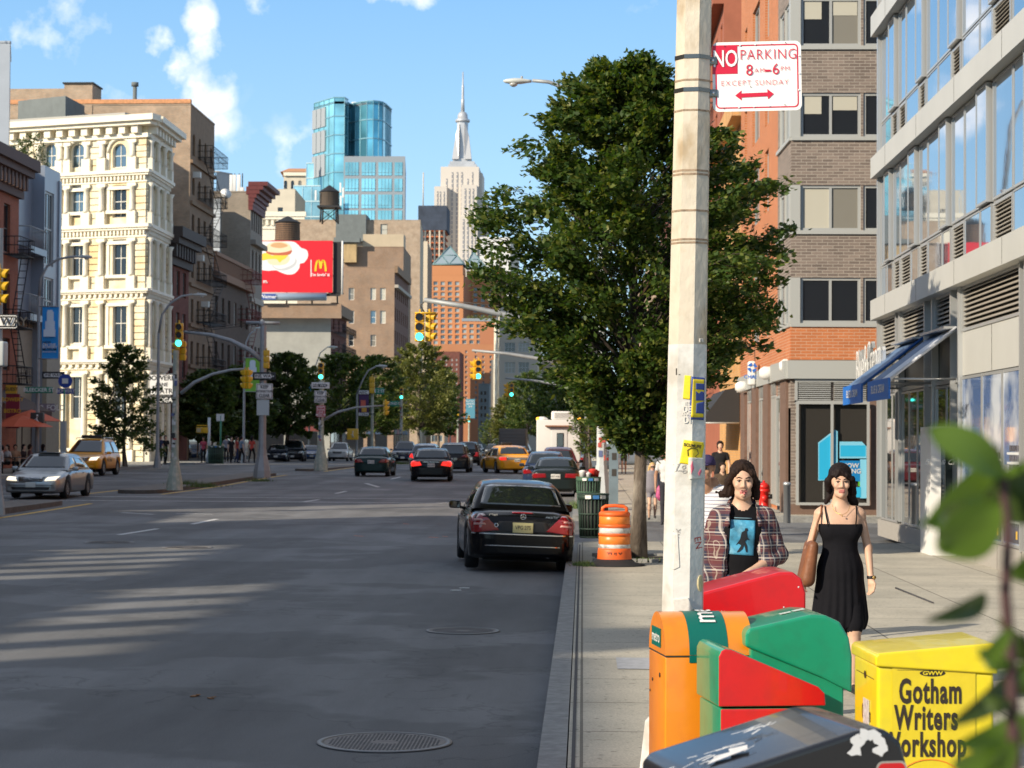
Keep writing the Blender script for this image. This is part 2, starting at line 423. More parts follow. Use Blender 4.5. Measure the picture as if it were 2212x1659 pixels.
# pale joint and dark seams
g=MB();g.bb(KX+.20,KX+.222,-12,38,.146,.152,mat('seam',(.06,.06,.065),.9))
for(ya,yb)in((17.2,18.1),):
 g.quad((KX+.56,ya,.152),(3.2,ya,.152),(3.2,yb,.152),(KX+.56,yb,.152),mat('pale_slab',(.40,.41,.43),.8,var=.15,vscale=12))
pts=[GP(1935,1270,.155),GP(2015,1302,.155)]
g.tube([pts[0],pts[1]],.014,MATS['seam'],n=5)
structure('pavement_joints',g)
walk_slab('sidewalk',KX,30,52.6,430,'L')
walk_slab('sidewalk',-60,-25.5,-30,121,'R')
walk_slab('sidewalk',-60,-25.5,133.5,205,'R')
walk_slab('sidewalk',-60,-25.5,217,700,'R')
# medians
M_med=mat('median_paving',(.17,.155,.135),.9,var=.3,vscale=3,bump=.4)
M_medk=mat('median_kerb',(.12,.10,.085),.9,var=.3,vscale=6)
def median(y0,y1,xc,w,tip0=1.0,tip1=1.0):
 g=MB();pts=[]
 n=6
 for i in range(n+1):
  a=math.pi+math.pi*i/n;pts.append((xc+w/2*math.cos(a),y0+tip0+tip0*math.sin(a)))
 for i in range(n+1):
  a=math.pi*i/n;pts.append((xc+w/2*math.cos(a),y1-tip1+tip1*math.sin(a)))
 z=gz((y0+y1)/2)+.14
 k=len(pts)
 vs=[(p[0],p[1],gz(p[1])+.13)for p in pts];vb=[(p[0],p[1],gz(p[1])-.1)for p in pts]
 g.add(vs,[list(range(k))],M_med);g.add(vs+vb,[(i,k+i,k+(i+1)%k,(i+1)%k)for i in range(k)],M_medk)
 structure('median',g)
median(30,61,-16.2,1.5)
median(70.5,99,-15.6,1.6)
median(111.5,185,-15.2,1.5)
median(198,420,-17,1.6)
# markings
g=MB()
def mk(xa,xb,ya,yb,m=M_white,dz=.004):sheet(g,xa,xb,ya,yb,dz,m)
def line_px(a,b,w,m=M_white):
 p,q=GP(*a,.004),GP(*b,.004);d=(q-p);d.z=0;s_=Vector((d.y,-d.x,0)).normalized()*w/2
 g.quad(p-s_,p+s_,q+s_,q-s_,m)
for a,b in(((257,1155),(340,1142)),((415,1132),(469,1121)),((656,1084),(689,1079)),((725,1066),(748,1061)),((845,1035),(865,1030))):line_px(a,b,.14)
for xx in(-2.9,-6.1):
 for y in(133,142,151,160,172,184):mk(xx-.06,xx+.06,y,y+3)
mk(-15.0,-14.85,30,61.5,M_yel,.005);mk(-14.6,-14.45,70,99.6,M_yel,.005);mk(-14.2,-14.05,111,186,M_yel,.005)
mk(-17.2,-17.05,70,99.6,M_yel,.005)
for y in(101.5,104.8,63.8,67.3):mk(-24.5,-.8,y,y+.22)
for y in(122,133):mk(-13.5,-.8,y,y+.2)
line_px((262,1107),(332,1111),.16);line_px((380,1109),(460,1111),.13)
for y in(41.2,44.6):
 pass
for y in(84.5,):mk(-6.2,-3.2,y,y+.12)
line_px((790,1044),(818,1052),.15);line_px((780,1056),(840,1058),.15)
structure('road_markings',g)
g=MB();M_or=mat('utility_spray',(.8,.2,.08),.7)
for(px,py,w)in((765,1157,20),(925,1160,22),(955,1158,12),(870,1131,14),(1128,1153,10),(1350,1146,24)):
 p=GP(px,py,.006);q=GP(px+w,py+1.2,.006);s_=Vector((0,.05,0));g.quad(p-s_,q-s_,q+s_,p+s_,M_or)
structure('utility_marks',g)
# ------------------------------------------------------------ facades
class Facade:
 def __init__(s,p0,p1,z0,z1):
  s.p0=Vector((p0[0],p0[1]));s.p1=Vector((p1[0],p1[1]));s.z0=z0;s.z1=z1
  s.d=(s.p1-s.p0);s.L=s.d.length;s.d=s.d/s.L;s.n=Vector((s.d.y,-s.d.x));s.ang=math.atan2(s.d.y,s.d.x);s.ops=[]
 def pt(s,u,z,out=0.0):
  q=s.p0+s.d*u+s.n*out;return Vector((q.x,q.y,z))
 def uz(s,px,py):
  d=pixdir(px,py);n3=Vector((s.n.x,s.n.y,0));p=Vector((s.p0.x,s.p0.y,0));c=Vector((0,0,CAMZ))
  t=(p-c).dot(n3)/d.dot(n3);q=c+d*t
  return(Vector((q.x,q.y))-s.p0).dot(s.d),q.z
 def op(s,u0,u1,z0,z1,style=None,arch=False):
  if u0>.02 and u1<s.L-.02 and z1<s.z1-.02 and z0>s.z0:s.ops.append((u0,u1,z0,z1,style,arch))
 def op_px(s,x0,y0,x1,y1,style=None,arch=False):
  xm=(x0+x1)/2;ym=(y0+y1)/2
  u0=s.uz(x0,ym)[0];u1=s.uz(x1,ym)[0];z0=s.uz(xm,y1)[1];z1=s.uz(xm,y0)[1]
  s.op(u0,u1,z0,z1,style,arch)
 def grid(s,us,w,floors,style=None,arch=False):
  for(a,b)in floors:
   for u in us:s.op(u-w/2,u+w/2,a,b,style,arch)
 def wall(s,mb,m,rev=.2,mrev=None):
  mrev=mrev or m
  us=sorted(set([0,s.L]+[round(o[0],4)for o in s.ops]+[round(o[1],4)for o in s.ops]))
  zs=sorted(set([s.z0,s.z1]+[round(o[2],4)for o in s.ops]+[round(o[3],4)for o in s.ops]))
  for j in range(len(zs)-1):
   zc=(zs[j]+zs[j+1])/2;start=None
   row=[o for o in s.ops if o[2]<zc<o[3]]
   for i in range(len(us)-1):
    uc=(us[i]+us[i+1])/2
    solid=not any(o[0]<uc<o[1]for o in row)
    if solid and start is None:start=us[i]
    if start is not None and(not solid or i==len(us)-2):
     end=us[i+1]if solid else us[i]
     mb.quad(s.pt(start,zs[j]),s.pt(end,zs[j]),s.pt(end,zs[j+1]),s.pt(start,zs[j+1]),m);start=None
  for(a,b,c,d,st,arch)in s.ops:
   mb.quad(s.pt(a,c),s.pt(a,d),s.pt(a,d,-rev),s.pt(a,c,-rev),mrev);mb.quad(s.pt(b,d),s.pt(b,c),s.pt(b,c,-rev),s.pt(b,d,-rev),mrev)
   mb.quad(s.pt(a,d),s.pt(b,d),s.pt(b,d,-rev),s.pt(a,d,-rev),mrev);mb.quad(s.pt(b,c),s.pt(a,c),s.pt(a,c,-rev),s.pt(b,c,-rev),mrev)
   if arch:
    r=(b-a)/2;um=(a+b)/2;n=6
    for sgn in(-1,1):
     pts=[s.pt(um+sgn*r,d)]+[s.pt(um+sgn*r*math.cos(math.pi/2*k/n),d-r+r*math.sin(math.pi/2*k/n))for k in range(n+1)]
     back=[p-Vector((s.n.x,s.n.y,0))*rev*.9 for p in pts];k=len(pts)
     f=list(range(k));
     mb.add([p+Vector((s.n.x,s.n.y,0))*.003 for p in pts],[f if sgn<0 else f[::-1]],m)
     mb.add(pts+back,[(i,(i+1)%k,k+(i+1)%k,k+i)for i in range(1,k-1)],mrev)
 def band(s,mb,z0,z1,out,m,u0=0,u1=None,inn=0.0):
  u1=s.L if u1 is None else u1
  a,b,c,d=s.pt(u0,0,-inn),s.pt(u1,0,-inn),s.pt(u1,0,out),s.pt(u0,0,out)
  vs=[Vector((p.x,p.y,z))for z in(z0,z1)for p in(a,b,c,d)]
  mb.add(vs,[(0,1,2,3)[::-1],(4,5,6,7),(0,1,5,4)[::-1],(1,2,6,5)[::-1],(2,3,7,6)[::-1],(3,0,4,7)[::-1]],m)
 def shop_row(s,root,seed=1):
  r_=random.Random(seed);u=.3;cs=((.16,.03,.03),(.03,.06,.12),(.25,.22,.18),(.04,.04,.045),(.10,.13,.08))
  while u<s.L-2:
   w=min(r_.uniform(3,5),s.L-u-.2);g_=MB();s.band(g_,.7,3.1,.06,M_glass_dark,u+.2,u+w-.2);part('shop_window',g_,root,True);c=r_.choice(cs);g_=MB();s.band(g_,3.2,3.9,.16,mat('fascia_%d'%cs.index(c),c,.6),u,u+w);part('shop_fascia',g_,root,True);g_=MB();s.band(g_,.0,.68,.1,mat('fascia_3',cs[3],.6),u,u+w);part('shop_plinth',g_,root,True);u+=w+.25
 def windows(s,root,rev=.2,every=None):
  for(a,b,c,d,st,arch)in s.ops:
   if st is None:continue
   put_window(root,s,a,b,c,d,STY[st]if isinstance(st,str)else st,rev)
M_glass_dark=mat('window_glass',(.012,.015,.02),.04,spec=.8,coat=.3)
M_glass_blind=mat('window_blind',(.5,.48,.4),.25,spec=.6,coat=.5)
M_glass_curt=mat('window_curtain',(.22,.21,.18),.2,spec=.6,coat=.6)
M_glass_sky=mat('window_sky',(.16,.24,.30),.05,metal=.55,spec=.8)
M_fw=mat('frame_white',(.66,.64,.58),.5);M_fd=mat('frame_dark',(.05,.045,.04),.5);M_fg=mat('frame_grey',(.42,.43,.42),.4,metal=.2)
WINCACHE={}
STY={'white':dict(f=M_fw,fw=.09,g=(M_glass_dark,M_glass_dark,M_glass_curt),rail=True,mull=0,sub=False),'dark':dict(f=M_fd,fw=.08,g=(M_glass_dark,M_glass_dark,M_glass_curt,M_glass_blind),rail=True,mull=0,sub=False),'cream':dict(f=M_fw,fw=.075,g=(M_glass_dark,),rail=True,mull=1,sub=True),'creamsky':dict(f=M_fw,fw=.075,g=(M_glass_sky,),rail=True,mull=1,sub=True),'grey':dict(f=M_fg,fw=.07,g=(M_glass_dark,M_glass_dark,M_glass_curt),rail=False,mull=1,sub=True),'sky':dict(f=M_fg,fw=.1,g=(M_glass_sky,M_glass_dark),rail=False,mull=1,sub=False),'big':dict(f=M_fg,fw=.12,g=(M_glass_dark,M_glass_curt),rail=True,mull=2,sub=False),'blind':dict(f=M_fw,fw=.1,g=(M_glass_blind,M_glass_sky,M_glass_curt),rail=True,mull=0,sub=False),'slot':dict(f=M_fd,fw=.03,g=(M_glass_dark,),rail=False,mull=0,sub=False),}
def put_window(root,F,a,b,c,d,st,rev):
 w,h=round(b-a,2),round(d-c,2);gi=rnd.randrange(len(st['g']))
 key=(w,h,id(st),gi)
 if key not in WINCACHE:
  mb=MB();fw=st['fw'];t=.06;f=st['f']
  w_,h_=w,h
  mb.bb(0,fw,0,t,0,h_,f);mb.bb(w_-fw,w_,0,t,0,h_,f);mb.bb(fw,w_-fw,0,t,0,fw,f);mb.bb(fw,w_-fw,0,t,h_-fw,h_,f)
  if st['rail']:mb.bb(fw,w_-fw,.002,t,h_/2-fw*.35,h_/2+fw*.35,f)
  for k in range(st['mull']):
   x=fw+(w_-2*fw)*(k+1)/(st['mull']+1);mb.bb(x-fw*.3,x+fw*.3,.004,t,fw,h_-fw,f)
  gb=MB();gb.quad((fw*.5,t*.7,fw*.5),(w_-fw*.5,t*.7,fw*.5),(w_-fw*.5,t*.7,h_-fw*.5),(fw*.5,t*.7,h_-fw*.5),st['g'][gi])
  if st['sub']:WINCACHE[key]=(mb.mesh('window'),gb.mesh('pane'))
  else:
   mb.add(gb.v,gb.f,st['g'][gi]);WINCACHE[key]=(mb.mesh('window'),None)
 me,ge=WINCACHE[key]
 o=link('window',me,root)
 p=F.pt(a,c,-(rev-.06));o.location=p-Vector(root.location);o.rotation_euler=(0,0,F.ang)
 if ge:link('pane',ge,o)
 return o
def block(name,label,cat,A,B,C,z1,mS,mE,ops=None,z0=-.6,rev=.2,mroof=None,group=None,mback=None,parapet=.5):
 """four-sided building: A front left, B front corner, C far end of the street side"""
 A,B,C=Vector(A),Vector(B),Vector(C);D=A+(C-B)
 root=thing(name,label,cat,(B.x,B.y,gz(B.y)),group=group)
 S,E=Facade(A,B,z0,z1),Facade(B,C,z0,z1);N,W=Facade(C,D,z0,z1),Facade(D,A,z0,z1)
 if ops:ops(S,E,root)
 mb=MB();S.wall(mb,mS,rev);E.wall(mb,mE,rev)
 N.wall(mb,mback or mS);W.wall(mb,mback or mS)
 part('wall',mb,root,True)
 rf=MB();zr=z1-parapet
 M_r=mroof or mat('roof_tar',(.10,.10,.10),.9)
 rf.quad((A.x,A.y,zr),(B.x,B.y,zr),(C.x,C.y,zr),(D.x,D.y,zr),M_r)
 for F in(S,E,N,W):F.band(rf,z1-.02,z1+.1,.04,mback or mS,inn=.3)
 part('roof',rf,root,True)
 S.windows(root,rev);E.windows(root,rev)
 return root,S,E
 # ------------------------------------------------------------ west side buildings
def yx(px,x=-30.0):return x/((pixdir(px,900).x)/(pixdir(px,900).y))
def fl(y,rows,px=400):return[(ZY(b,y,px),ZY(a,y,px))for(a,b)in rows]
M_cream=mat('cream_cast_iron',(.76,.68,.49),.6,var=.10,vscale=1.4,var2=(.66,.50,.26),v2s=.6)
M_cream2=mat('cream_trim',(.80,.74,.60),.55,var=.1,vscale=2)
M_brown=brick('brown_brick',(.36,.25,.16),(.48,.31,.19),(.40,.34,.28),.24,.09,.016,var=.3,vscale=.5)
M_brownstone=mat('brownstone',(.23,.15,.09),.8,var=.2,vscale=2)
M_redbr=brick('dark_red_brick',(.17,.055,.04),(.21,.07,.05),(.12,.07,.06),.24,.09,.01)
M_tanbr=brick('tan_brick',(.40,.30,.21),(.47,.35,.24),(.42,.36,.3),.24,.1,.014,var=.18,stain=(.33,.24,.17))
M_redcor=mat('oxblood_cornice',(.12,.018,.018),.6,var=.2)
M_iron=mat('black_iron',(.015,.015,.017),.6)
M_greyst=mat('grey_stucco',(.16,.18,.18),.9,var=.12,vscale=1.2)
M_tile=mat('terracotta_coping',(.6,.28,.13),.8,var=.3,vscale=5)
def cornice_dentil(F,mb,z0,z1,out,m,step,u0=0,u1=None,bracket=None):
 u1=F.L if u1 is None else u1;h=z1-z0
 F.band(mb,z1-h*.28,z1,out,m,u0,u1+out);F.band(mb,z1-h*.45,z1-h*.28,out*.75,m,u0,u1+out*.7);F.band(mb,z0,z0+h*.2,out*.25,m,u0,u1+out*.2)
 u=u0+step*.3
 while u<u1:
  w=step*.5
  F.band(mb,z0+h*.2,z1-h*.45,out*.55,m,u,min(u+w,u1));u+=step
def fire_escape(root,F,u0,u1,levels,out=1.0,z_low=4.5,m=None):
 m=m or M_iron;mb=MB()
 for i,z in enumerate(levels):
  for k in range(7):
   o=out*k/6;mb.tube([F.pt(u0,z,o),F.pt(u1,z,o)],.03,m,4)
  for k in range(2):F.band(mb,z-.05,z,out,m,u0+(u1-u0)*k-.02,u0+(u1-u0)*k+.02)
  for zz in(z+.45,z+.9):mb.tube([F.pt(u0,zz),F.pt(u0,zz,out),F.pt(u1,zz,out),F.pt(u1,zz)],.025,m,4)
  n=max(4,int((u1-u0)/.3))
  for k in range(n+1):u=u0+(u1-u0)*k/n;mb.tube([F.pt(u,z,out),F.pt(u,z+.9,out)],.014,m,4)
  for k in range(4):mb.tube([F.pt(u0,z,out*k/3),F.pt(u0,z+.9,out*k/3)],.014,m,4);mb.tube([F.pt(u1,z,out*k/3),F.pt(u1,z+.9,out*k/3)],.014,m,4)
  if i+1<len(levels):
   z2=levels[i+1];a,b=(u0+.3,u1-.5)if i%2 else(u1-.5,u0+.3)
   for oo in(out*.4,out*.85):mb.tube([F.pt(a,z,oo),F.pt(b,z2,oo)],.03,m,4)
   for k in range(1,10):t=k/10;mb.tube([F.pt(a+(b-a)*t,z+(z2-z)*t,out*.4),F.pt(a+(b-a)*t,z+(z2-z)*t,out*.85)],.02,m,4)
 return part('fire_escape',mb,root,True)
def shopfront(root,F,u0,u1,z0,z1,m_sign,words=None,m_text=None,size=.5,awning=None):
 mb=MB()
 F.band(mb,z1-.7,z1,.12,m_sign,u0,u1)
 part('shop_sign_board',mb,root,True)
 if words:
  t=MB();put_text(t,words,F.pt((u0+u1)/2,z1-.37,.13),(F.d.x,F.d.y,0),(0,0,1),m_text,size);part('lettering',t,root,True)
  # --- cream corner building
yc=139.0;Bc=XY(311,yc);ang=R(160);Lc=15.5
Ac=Bc+Vector((math.cos(ang),math.sin(ang)))*Lc;Cc=XY(357,yx(357,Bc.x))
rows={'arch':(310,362),'w3':(400,470),'w2':(517,597),'w1':(654,742),'g':(808,905)}
root=thing('cast_iron_building','cream cast iron corner building with arched top windows and heavy cornice','building',(Bc.x,Bc.y,gz(yc)))
ztop=ZY(262,yc,311)
S,E=Facade(Ac,Bc,-.5,ztop),Facade(Bc,Cc,-.5,ztop)
bays=[258,168,108,22,-30]
for(k,(ya,yb))in rows.items():
 for i,xc in enumerate(bays):
  dx=15 if i in(0,1)else 13
  sky=k=='arch' or(k=='w3' and i>=1)
  S.op_px(xc-dx,ya,xc+dx,yb,'creamsky' if sky else 'cream',k=='arch')
 for i in range(3):
  u=E.L*(i+.5)/3;z0,z1=ZY(yb,yc,311),ZY(ya,yc,311)
  E.op(u-.55,u+.55,z0,z1,'cream',k=='arch')
mb=MB();S.wall(mb,M_cream,.26,M_cream2);E.wall(mb,M_cream,.26,M_cream2)
D_=Ac+(Cc-Bc)*2.6;C2=Bc+(Cc-Bc)
Facade(Cc,Cc+(Ac-Bc),-.5,ztop).wall(mb,M_cream);Facade(Cc+(Ac-Bc),Ac,-.5,ztop).wall(mb,M_cream)
part('wall',mb,root,True);S.windows(root,.26);E.windows(root,.26)
for(za,zb,step,out)in((297,251,1.02,1.1),(392,366,.3,.45),(511,483,.3,.45),(645,623,.42,.45),(797,776,.55,.5)):
 mb=MB();cornice_dentil(S,mb,ZY(za,yc,311),ZY(zb,yc,311),out,M_cream2,step);cornice_dentil(E,mb,ZY(za,yc,311),ZY(zb,yc,311),out,M_cream2,step)
 if za==297:
  S.band(mb,ZY(251,yc,311),ZY(236,yc,311),-.6,mat('roof_lead',(.36,.35,.32),.6),0,S.L-2.2,inn=3)
 part('cornice',mb,root,True)
for(ya,yb)in((300,366),(394,483),(513,623),(647,776),(800,1000)):
 z0,z1=ZY(yb,yc,311),ZY(ya,yc,311)
 for(xa,xb)in((292,311),(191,214)):
  mb=MB();ua,ub=S.uz(xa,600)[0],S.uz(xb,600)[0]
  if xa==292:ub=S.L+.03
  n=max(5,int((z1-z0)/.42));h=(z1-z0)/n
  for k in range(n):S.band(mb,z0+k*h+.03,z0+(k+1)*h-.03,.14,M_cream,ua,ub)
  part('rusticated_pier',mb,root,True)
 n=max(5,int((z1-z0)/.42));h=(z1-z0)/n
 for uu in(-.02,E.L-.6):
  mb=MB()
  for k in range(n):E.band(mb,z0+k*h+.03,z0+(k+1)*h-.03,.12,M_cream,uu,uu+.62)
  part('rusticated_pier',mb,root,True)
 xs_=[287,221,188,145,131]+[84,46]
 for xc in xs_:
  u=S.uz(xc,600)[0];mb=MB()
  p=S.pt(u,z0,.22)
  S.band(mb,z0,z0+.9,.38,M_cream2,u-.34,u+.34);S.band(mb,z1-.22,z1,.34,M_cream2,u-.34,u+.34)
  mb.lathe((p.x,p.y,z0+.9),[(.24,0),(.2,.15),(.19,(z1-z0)*.4),(.17,z1-z0-1.25),(.3,z1-z0-1.12)],M_cream2,10)
  part('column',mb,root,True)
 for i in range(4):
  u=E.L*i/3*.94+.25;mb=MB();p=E.pt(u,z0,.25)
  E.band(mb,z0,z0+.8,.4,M_cream2,u-.3,u+.3);mb.lathe((p.x,p.y,z0+.8),[(.22,0),(.18,.2),(.16,z1-z0-1.1),(.3,z1-z0-.8)],M_cream2,10);part('column',mb,root,True)
 for xc in bays:
  u=S.uz(xc,600)[0];mb=MB()
  if ya==300:
   r=1.0;zc=ZY(326,yc,311)
   pts=[S.pt(u+r*math.cos(a),zc+r*math.sin(a),.06)for a in[math.pi*k/10 for k in range(11)]]
   mb.tube(pts,.12,M_cream2,6);S.band(mb,zc-1.8,zc,.1,M_cream2,u-r-.12,u-r+.12);S.band(mb,zc-1.8,zc,.1,M_cream2,u+r-.12,u+r+.12);S.band(mb,zc+r-.1,zc+r+.3,.2,M_cream2,u-.14,u+.14)
  else:
   S.band(mb,z0+.75,z0+.98,.3,M_cream2,u-1.0,u+1.0);S.band(mb,z0+.98,z1-.3,.08,M_cream2,u-1.05,u-.82);S.band(mb,z0+.98,z1-.3,.08,M_cream2,u+.82,u+1.05);S.band(mb,z1-.42,z1-.18,.14,M_cream2,u-1.05,u+1.05)
  part('window_surround',mb,root,True)
rf=MB();rf.quad((Ac.x,Ac.y,ztop+.3),(Bc.x,Bc.y,ztop+.3),(Cc.x,Cc.y,ztop+.3),(Ac.x+Cc.x-Bc.x,Ac.y+Cc.y-Bc.y,ztop+.3),mat('roof_tar',(.10,.10,.10),.9));part('roof',rf,root,True)
# theatre signs on its shaded street side
def hang_sign(name,label,px0,py0,px1,py1,y,m,lines,mt,size,th=.12,extra=None):
 p,q=PY(px0,py1,y),PY(px1,py0,y)
 root=thing(name,label,'sign',((p.x+q.x)/2,y,(p.z+q.z)/2))
 mb=MB();mb.bb(p.x,q.x,y,y+th,p.z,q.z,m);part('board',mb,root,True)
 t=MB();h=q.z-p.z
 for i,ln in enumerate(lines):
  zc=q.z-h*(i+.5)/len(lines)
  put_text(t,ln,((p.x+q.x)/2,y-.012,zc),(1,0,0),(0,0,1),mt[i]if isinstance(mt,list)else mt,size[i]if isinstance(size,list)else size,bold=.02)
 if lines:part('lettering',t,root,True)
 if extra:extra(root,p,q)
 return root
M_swhite=mat('sign_white',(.75,.75,.73),.5);M_sblack=mat('sign_black',(.012,.012,.014),.5);M_sgreen=mat('street_sign_green',(.02,.22,.13),.4)
hang_sign('theatre_sign','white theatre sign with black lettering on the corner building',323,810,376,852,137.0,M_swhite,['BOWERIE','LANE','THEATRE'],M_sblack,[.46,.34,.46])
hang_sign('theatre_sign','small black sign with white lettering under the theatre sign',343,857,376,872,137.0,M_sblack,['POGAN'],M_swhite,.42)
# --- brown brick building rising behind it
def ops_brown(S,E,root):
 for(a,b,arch)in((298,345,True),(390,428,True),(470,510,False),(560,605,False),(650,700,False),(740,790,False)):
  for i in range(4):
   u=E.L*(.14+.24*i);z0,z1=ZY(b,157,430),ZY(a,157,430);E.op(u-.5,u+.5,z0,z1,'dark',arch)
yB=yx(405);Bb=XY(405,yB);root,S,E=block('brick_apartment_building','tall brown brick building with terracotta coping and black fire escapes behind the cream one','building',(Bb.x-34,yB+1),Bb,XY(457,yx(457)),ZY(226,yB,405),M_brown,M_brownstone,ops_brown,mback=M_brown)
mb=MB();S.band(mb,S.z1+.1,S.z1+.42,.1,M_tile,inn=.35);part('coping',mb,root,True)
mb=MB();uA,uB=S.uz(139,200)[0],S.uz(200,200)[0];S.band(mb,S.z1-3,ZY(180,yB,170),.05,M_brown,uA,uB,inn=2.5);S.band(mb,ZY(180,yB,170),ZY(177,yB,170),.2,M_iron,uA-.1,uB+.1,inn=2.6);part('chimney',mb,root,True)
mb=MB();S.band(mb,S.z1-1,ZY(190,yB,80),.02,M_brown,0,uA,inn=.4);part('parapet',mb,root,True)
mb=MB();p=S.pt(S.uz(284,220)[0],S.z1-1,-1);mb.tube([p,p+Vector((0,0,2.6))],.16,M_greyst,8);mb.tube([p+Vector((0,0,2.6)),p+Vector((0,0,2.9))],.28,M_greyst,8);part('vent_pipe',mb,root,True)
E.shop_row(root,3)
fire_escape(root,E,E.L*.3,E.L*.98,[ZY(y_,160,430)for y_ in(800,700,612,525,440,352)],1.15)
for i in range(6):
 mb=MB();z=ZY(368+86*i,158,430);E.band(mb,z,z+.25,.2,M_brownstone);part('string_course',mb,root,True)
for(u,z)in((1.3,ZY(372,157,430)),(5.3,ZY(640,157,430)),(2.9,ZY(545,157,430))):
 mb=MB();q=E.pt(u,z-.5,.25);mb.box(q,(.5,.65,.45),M_fw,E.ang);part('air_conditioner',mb,root,True)
 # grey penthouse on the cream building's roof
root=thing('roof_penthouse','plain grey stucco penthouse box on the cream building roof','penthouse',(XY(132,147).x,147,ztop+.3))
x0,x1=XY(12,147).x,XY(133,147).x
mb=MB();mb.prism([(x0,149.2),(x1,147),(XY(171,151).x,151.5),(x0+3,155)],ztop-.2,ZY(207,147,130),M_greyst);part('wall',mb,root,True)
mb=MB();mb.bb(x1+.3,x1+.34,148.6,150.2,ztop,ztop+1.6,M_glass_curt);part('door',mb,root,True)
# --- low dark red building with heavy cornice
def ops_dr(S,E,root):
 for(a,b)in((585,640),(675,730),(762,815),(850,900)):
  for i in range(3):
   u=E.L*(.2+.3*i);E.op(u-.55,u+.55,ZY(b,150,380),ZY(a,150,380),'dark')
root,S,E=block('red_brick_building','narrow dark red building with heavy black bracketed cornice','building',(Cc.x-14,Cc.y+.2),(Cc.x,Cc.y+.2),(Bb.x,Bb.y-.1),ZY(508,148,370),M_redbr,M_redbr,ops_dr)
mb=MB();cornice_dentil(E,mb,E.z1-2.2,E.z1+.5,1.1,mat('cornice_dark',(.05,.035,.03),.7),.9);part('cornice',mb,root,True)
# --- low building with balustrade, white wall behind
def ops_b4(S,E,root):
 for(a,b)in((650,700),(745,800),(845,900)):
  for i in range(6):
   u=E.L*(.09+.165*i);E.op(u-.6,u+.6,ZY(b,172,490),ZY(a,172,490),'white' if i==3 else 'dark')
root,S,E=block('balustrade_building','dark brick building with roof balustrade and red fire escape','building',(-45,164.3),(XY(457,164.3).x,164.3),XY(537,yx(537)-.1),ZY(606,172,490),M_redbr,mat('dark_brown_wall',(.11,.075,.055),.85,var=.3),ops_b4)
mb=MB();mm=mat('balustrade_stone',(.28,.16,.10),.8)
E.band(mb,E.z1+1.5,E.z1+1.8,.3,mm);E.band(mb,E.z1-.4,E.z1+.2,.5,mm)
E.shop_row(root,5)
for k in range(38):u=E.L*(k+.5)/38;E.band(mb,E.z1+.2,E.z1+1.5,.2,mm,u-.09,u+.09)
part('balustrade',mb,root,True)
fire_escape(root,E,E.L*.66,E.L*.96,[ZY(y_,176,510)for y_ in(880,780,690,605)],1.2,m=mat('red_iron',(.2,.03,.025),.6))
root,S,E=block('white_walled_building','slim building showing a plain whitewashed side wall','building',XY(430,177),XY(471,177),XY(474,181),ZY(432,177,460),mat('whitewash',(.5,.55,.6),.8,var=.15),M_greyst)
root,S,E=block('roof_bulkhead','pale grey rooftop bulkhead beside the antenna panels','bulkhead',XY(462,196),XY(494,198),XY(500,206),ZY(371,196,480),mat('pale_bulkhead',(.42,.43,.43),.8,var=.1),M_greyst,z0=18)
# --- brick building with oxblood cornice
M_greybr=brick('grey_brown_brick',(.30,.25,.19),(.36,.29,.22),(.30,.27,.23),.24,.09,.014,var=.25,vscale=.4)
def ops_rc(S,E,root):
 for(a,b,arch)in((445,505,True),(545,605,True),(660,705,False),(750,800,False)):
  for i in range(5 if a<520 else 3):
   n=5 if a<520 else 3;u=E.L*(i+.7)/(n+.4);w=E.L/(n+1)*.3
   E.op(u-w,u+w,ZY(b,186,550),ZY(a,186,550),'slot',arch)
yR=yx(537);root,S,E=block('cornice_building','grey brown brick building with a flaring oxblood cornice and cell antennas','building',(XY(471,yR).x-8,yR),XY(537,yR),XY(563,yx(563)),ZY(415,yR,537),M_greybr,mat('taupe_stone',(.26,.22,.18),.8,var=.15),ops_rc)
mb=MB()
for k in range(7):
 z=E.z1-1.6+k*.36;E.band(mb,z,z+.37,.2+k*k*.038,M_redcor,-.1-k*.03,E.L+.3,inn=.2)
S.band(mb,S.z1-.2,S.z1+.5,.15,M_redcor,S.L-.4)
part('cornice',mb,root,True)
mb=MB();z=ZY(527,yR,550);E.band(mb,z,z+.4,.5,MATS['taupe_stone']);z=ZY(640,yR,550);E.band(mb,z-.5,z,.2,mat('pale_course',(.4,.36,.3),.8));part('string_course',mb,root,True)
for(xa,m_)in((500,0),(506,0),(516,0),(523,1)):
 p=PY(xa,412,yR+2);root=thing('cell_antenna',{500:'leftmost of three tall white panel antennas above the grey brown wall',506:'middle one of three tall white panel antennas above the grey brown wall',516:'right one of three tall white panel antennas above the grey brown wall',523:'short antenna right of the three tall white panels'}[xa],'antenna',(p.x,p.y,p.z),group='antenna panels on the grey brown building')
 mb=MB();mb.tube([(0,.15,-1.5),(0,.15,1.6)],.05,M_fd,6);part('mast',mb,root)
 mb=MB();mb.bb(-.17,.17,-.1,.06,-.1 if m_==0 else-.3,1.45 if m_==0 else .3,M_swhite,.03);part('panel',mb,root)
p=PY(487,420,yR-3);root=thing('satellite_dish','white satellite dish facing the street above the whitewashed wall','satellite dish',(p.x,p.y,p.z))
mb=MB();mb.M=Matrix.Rotation(R(62),4,'X')@Matrix.Rotation(R(25),4,'Y');mb.lathe((0,0,0),[(.02,-.1),(.25,-.06),(.42,.06),(.5,.16)],M_swhite,20,sx=1);part('reflector',mb,root)
mb=MB();mb.tube([(0,.1,-1.3),(0,.1,0)],.05,M_fd,6);mb.tube([(0,.1,0),(.1,-.6,.1)],.025,M_fd,5);part('mount',mb,root)
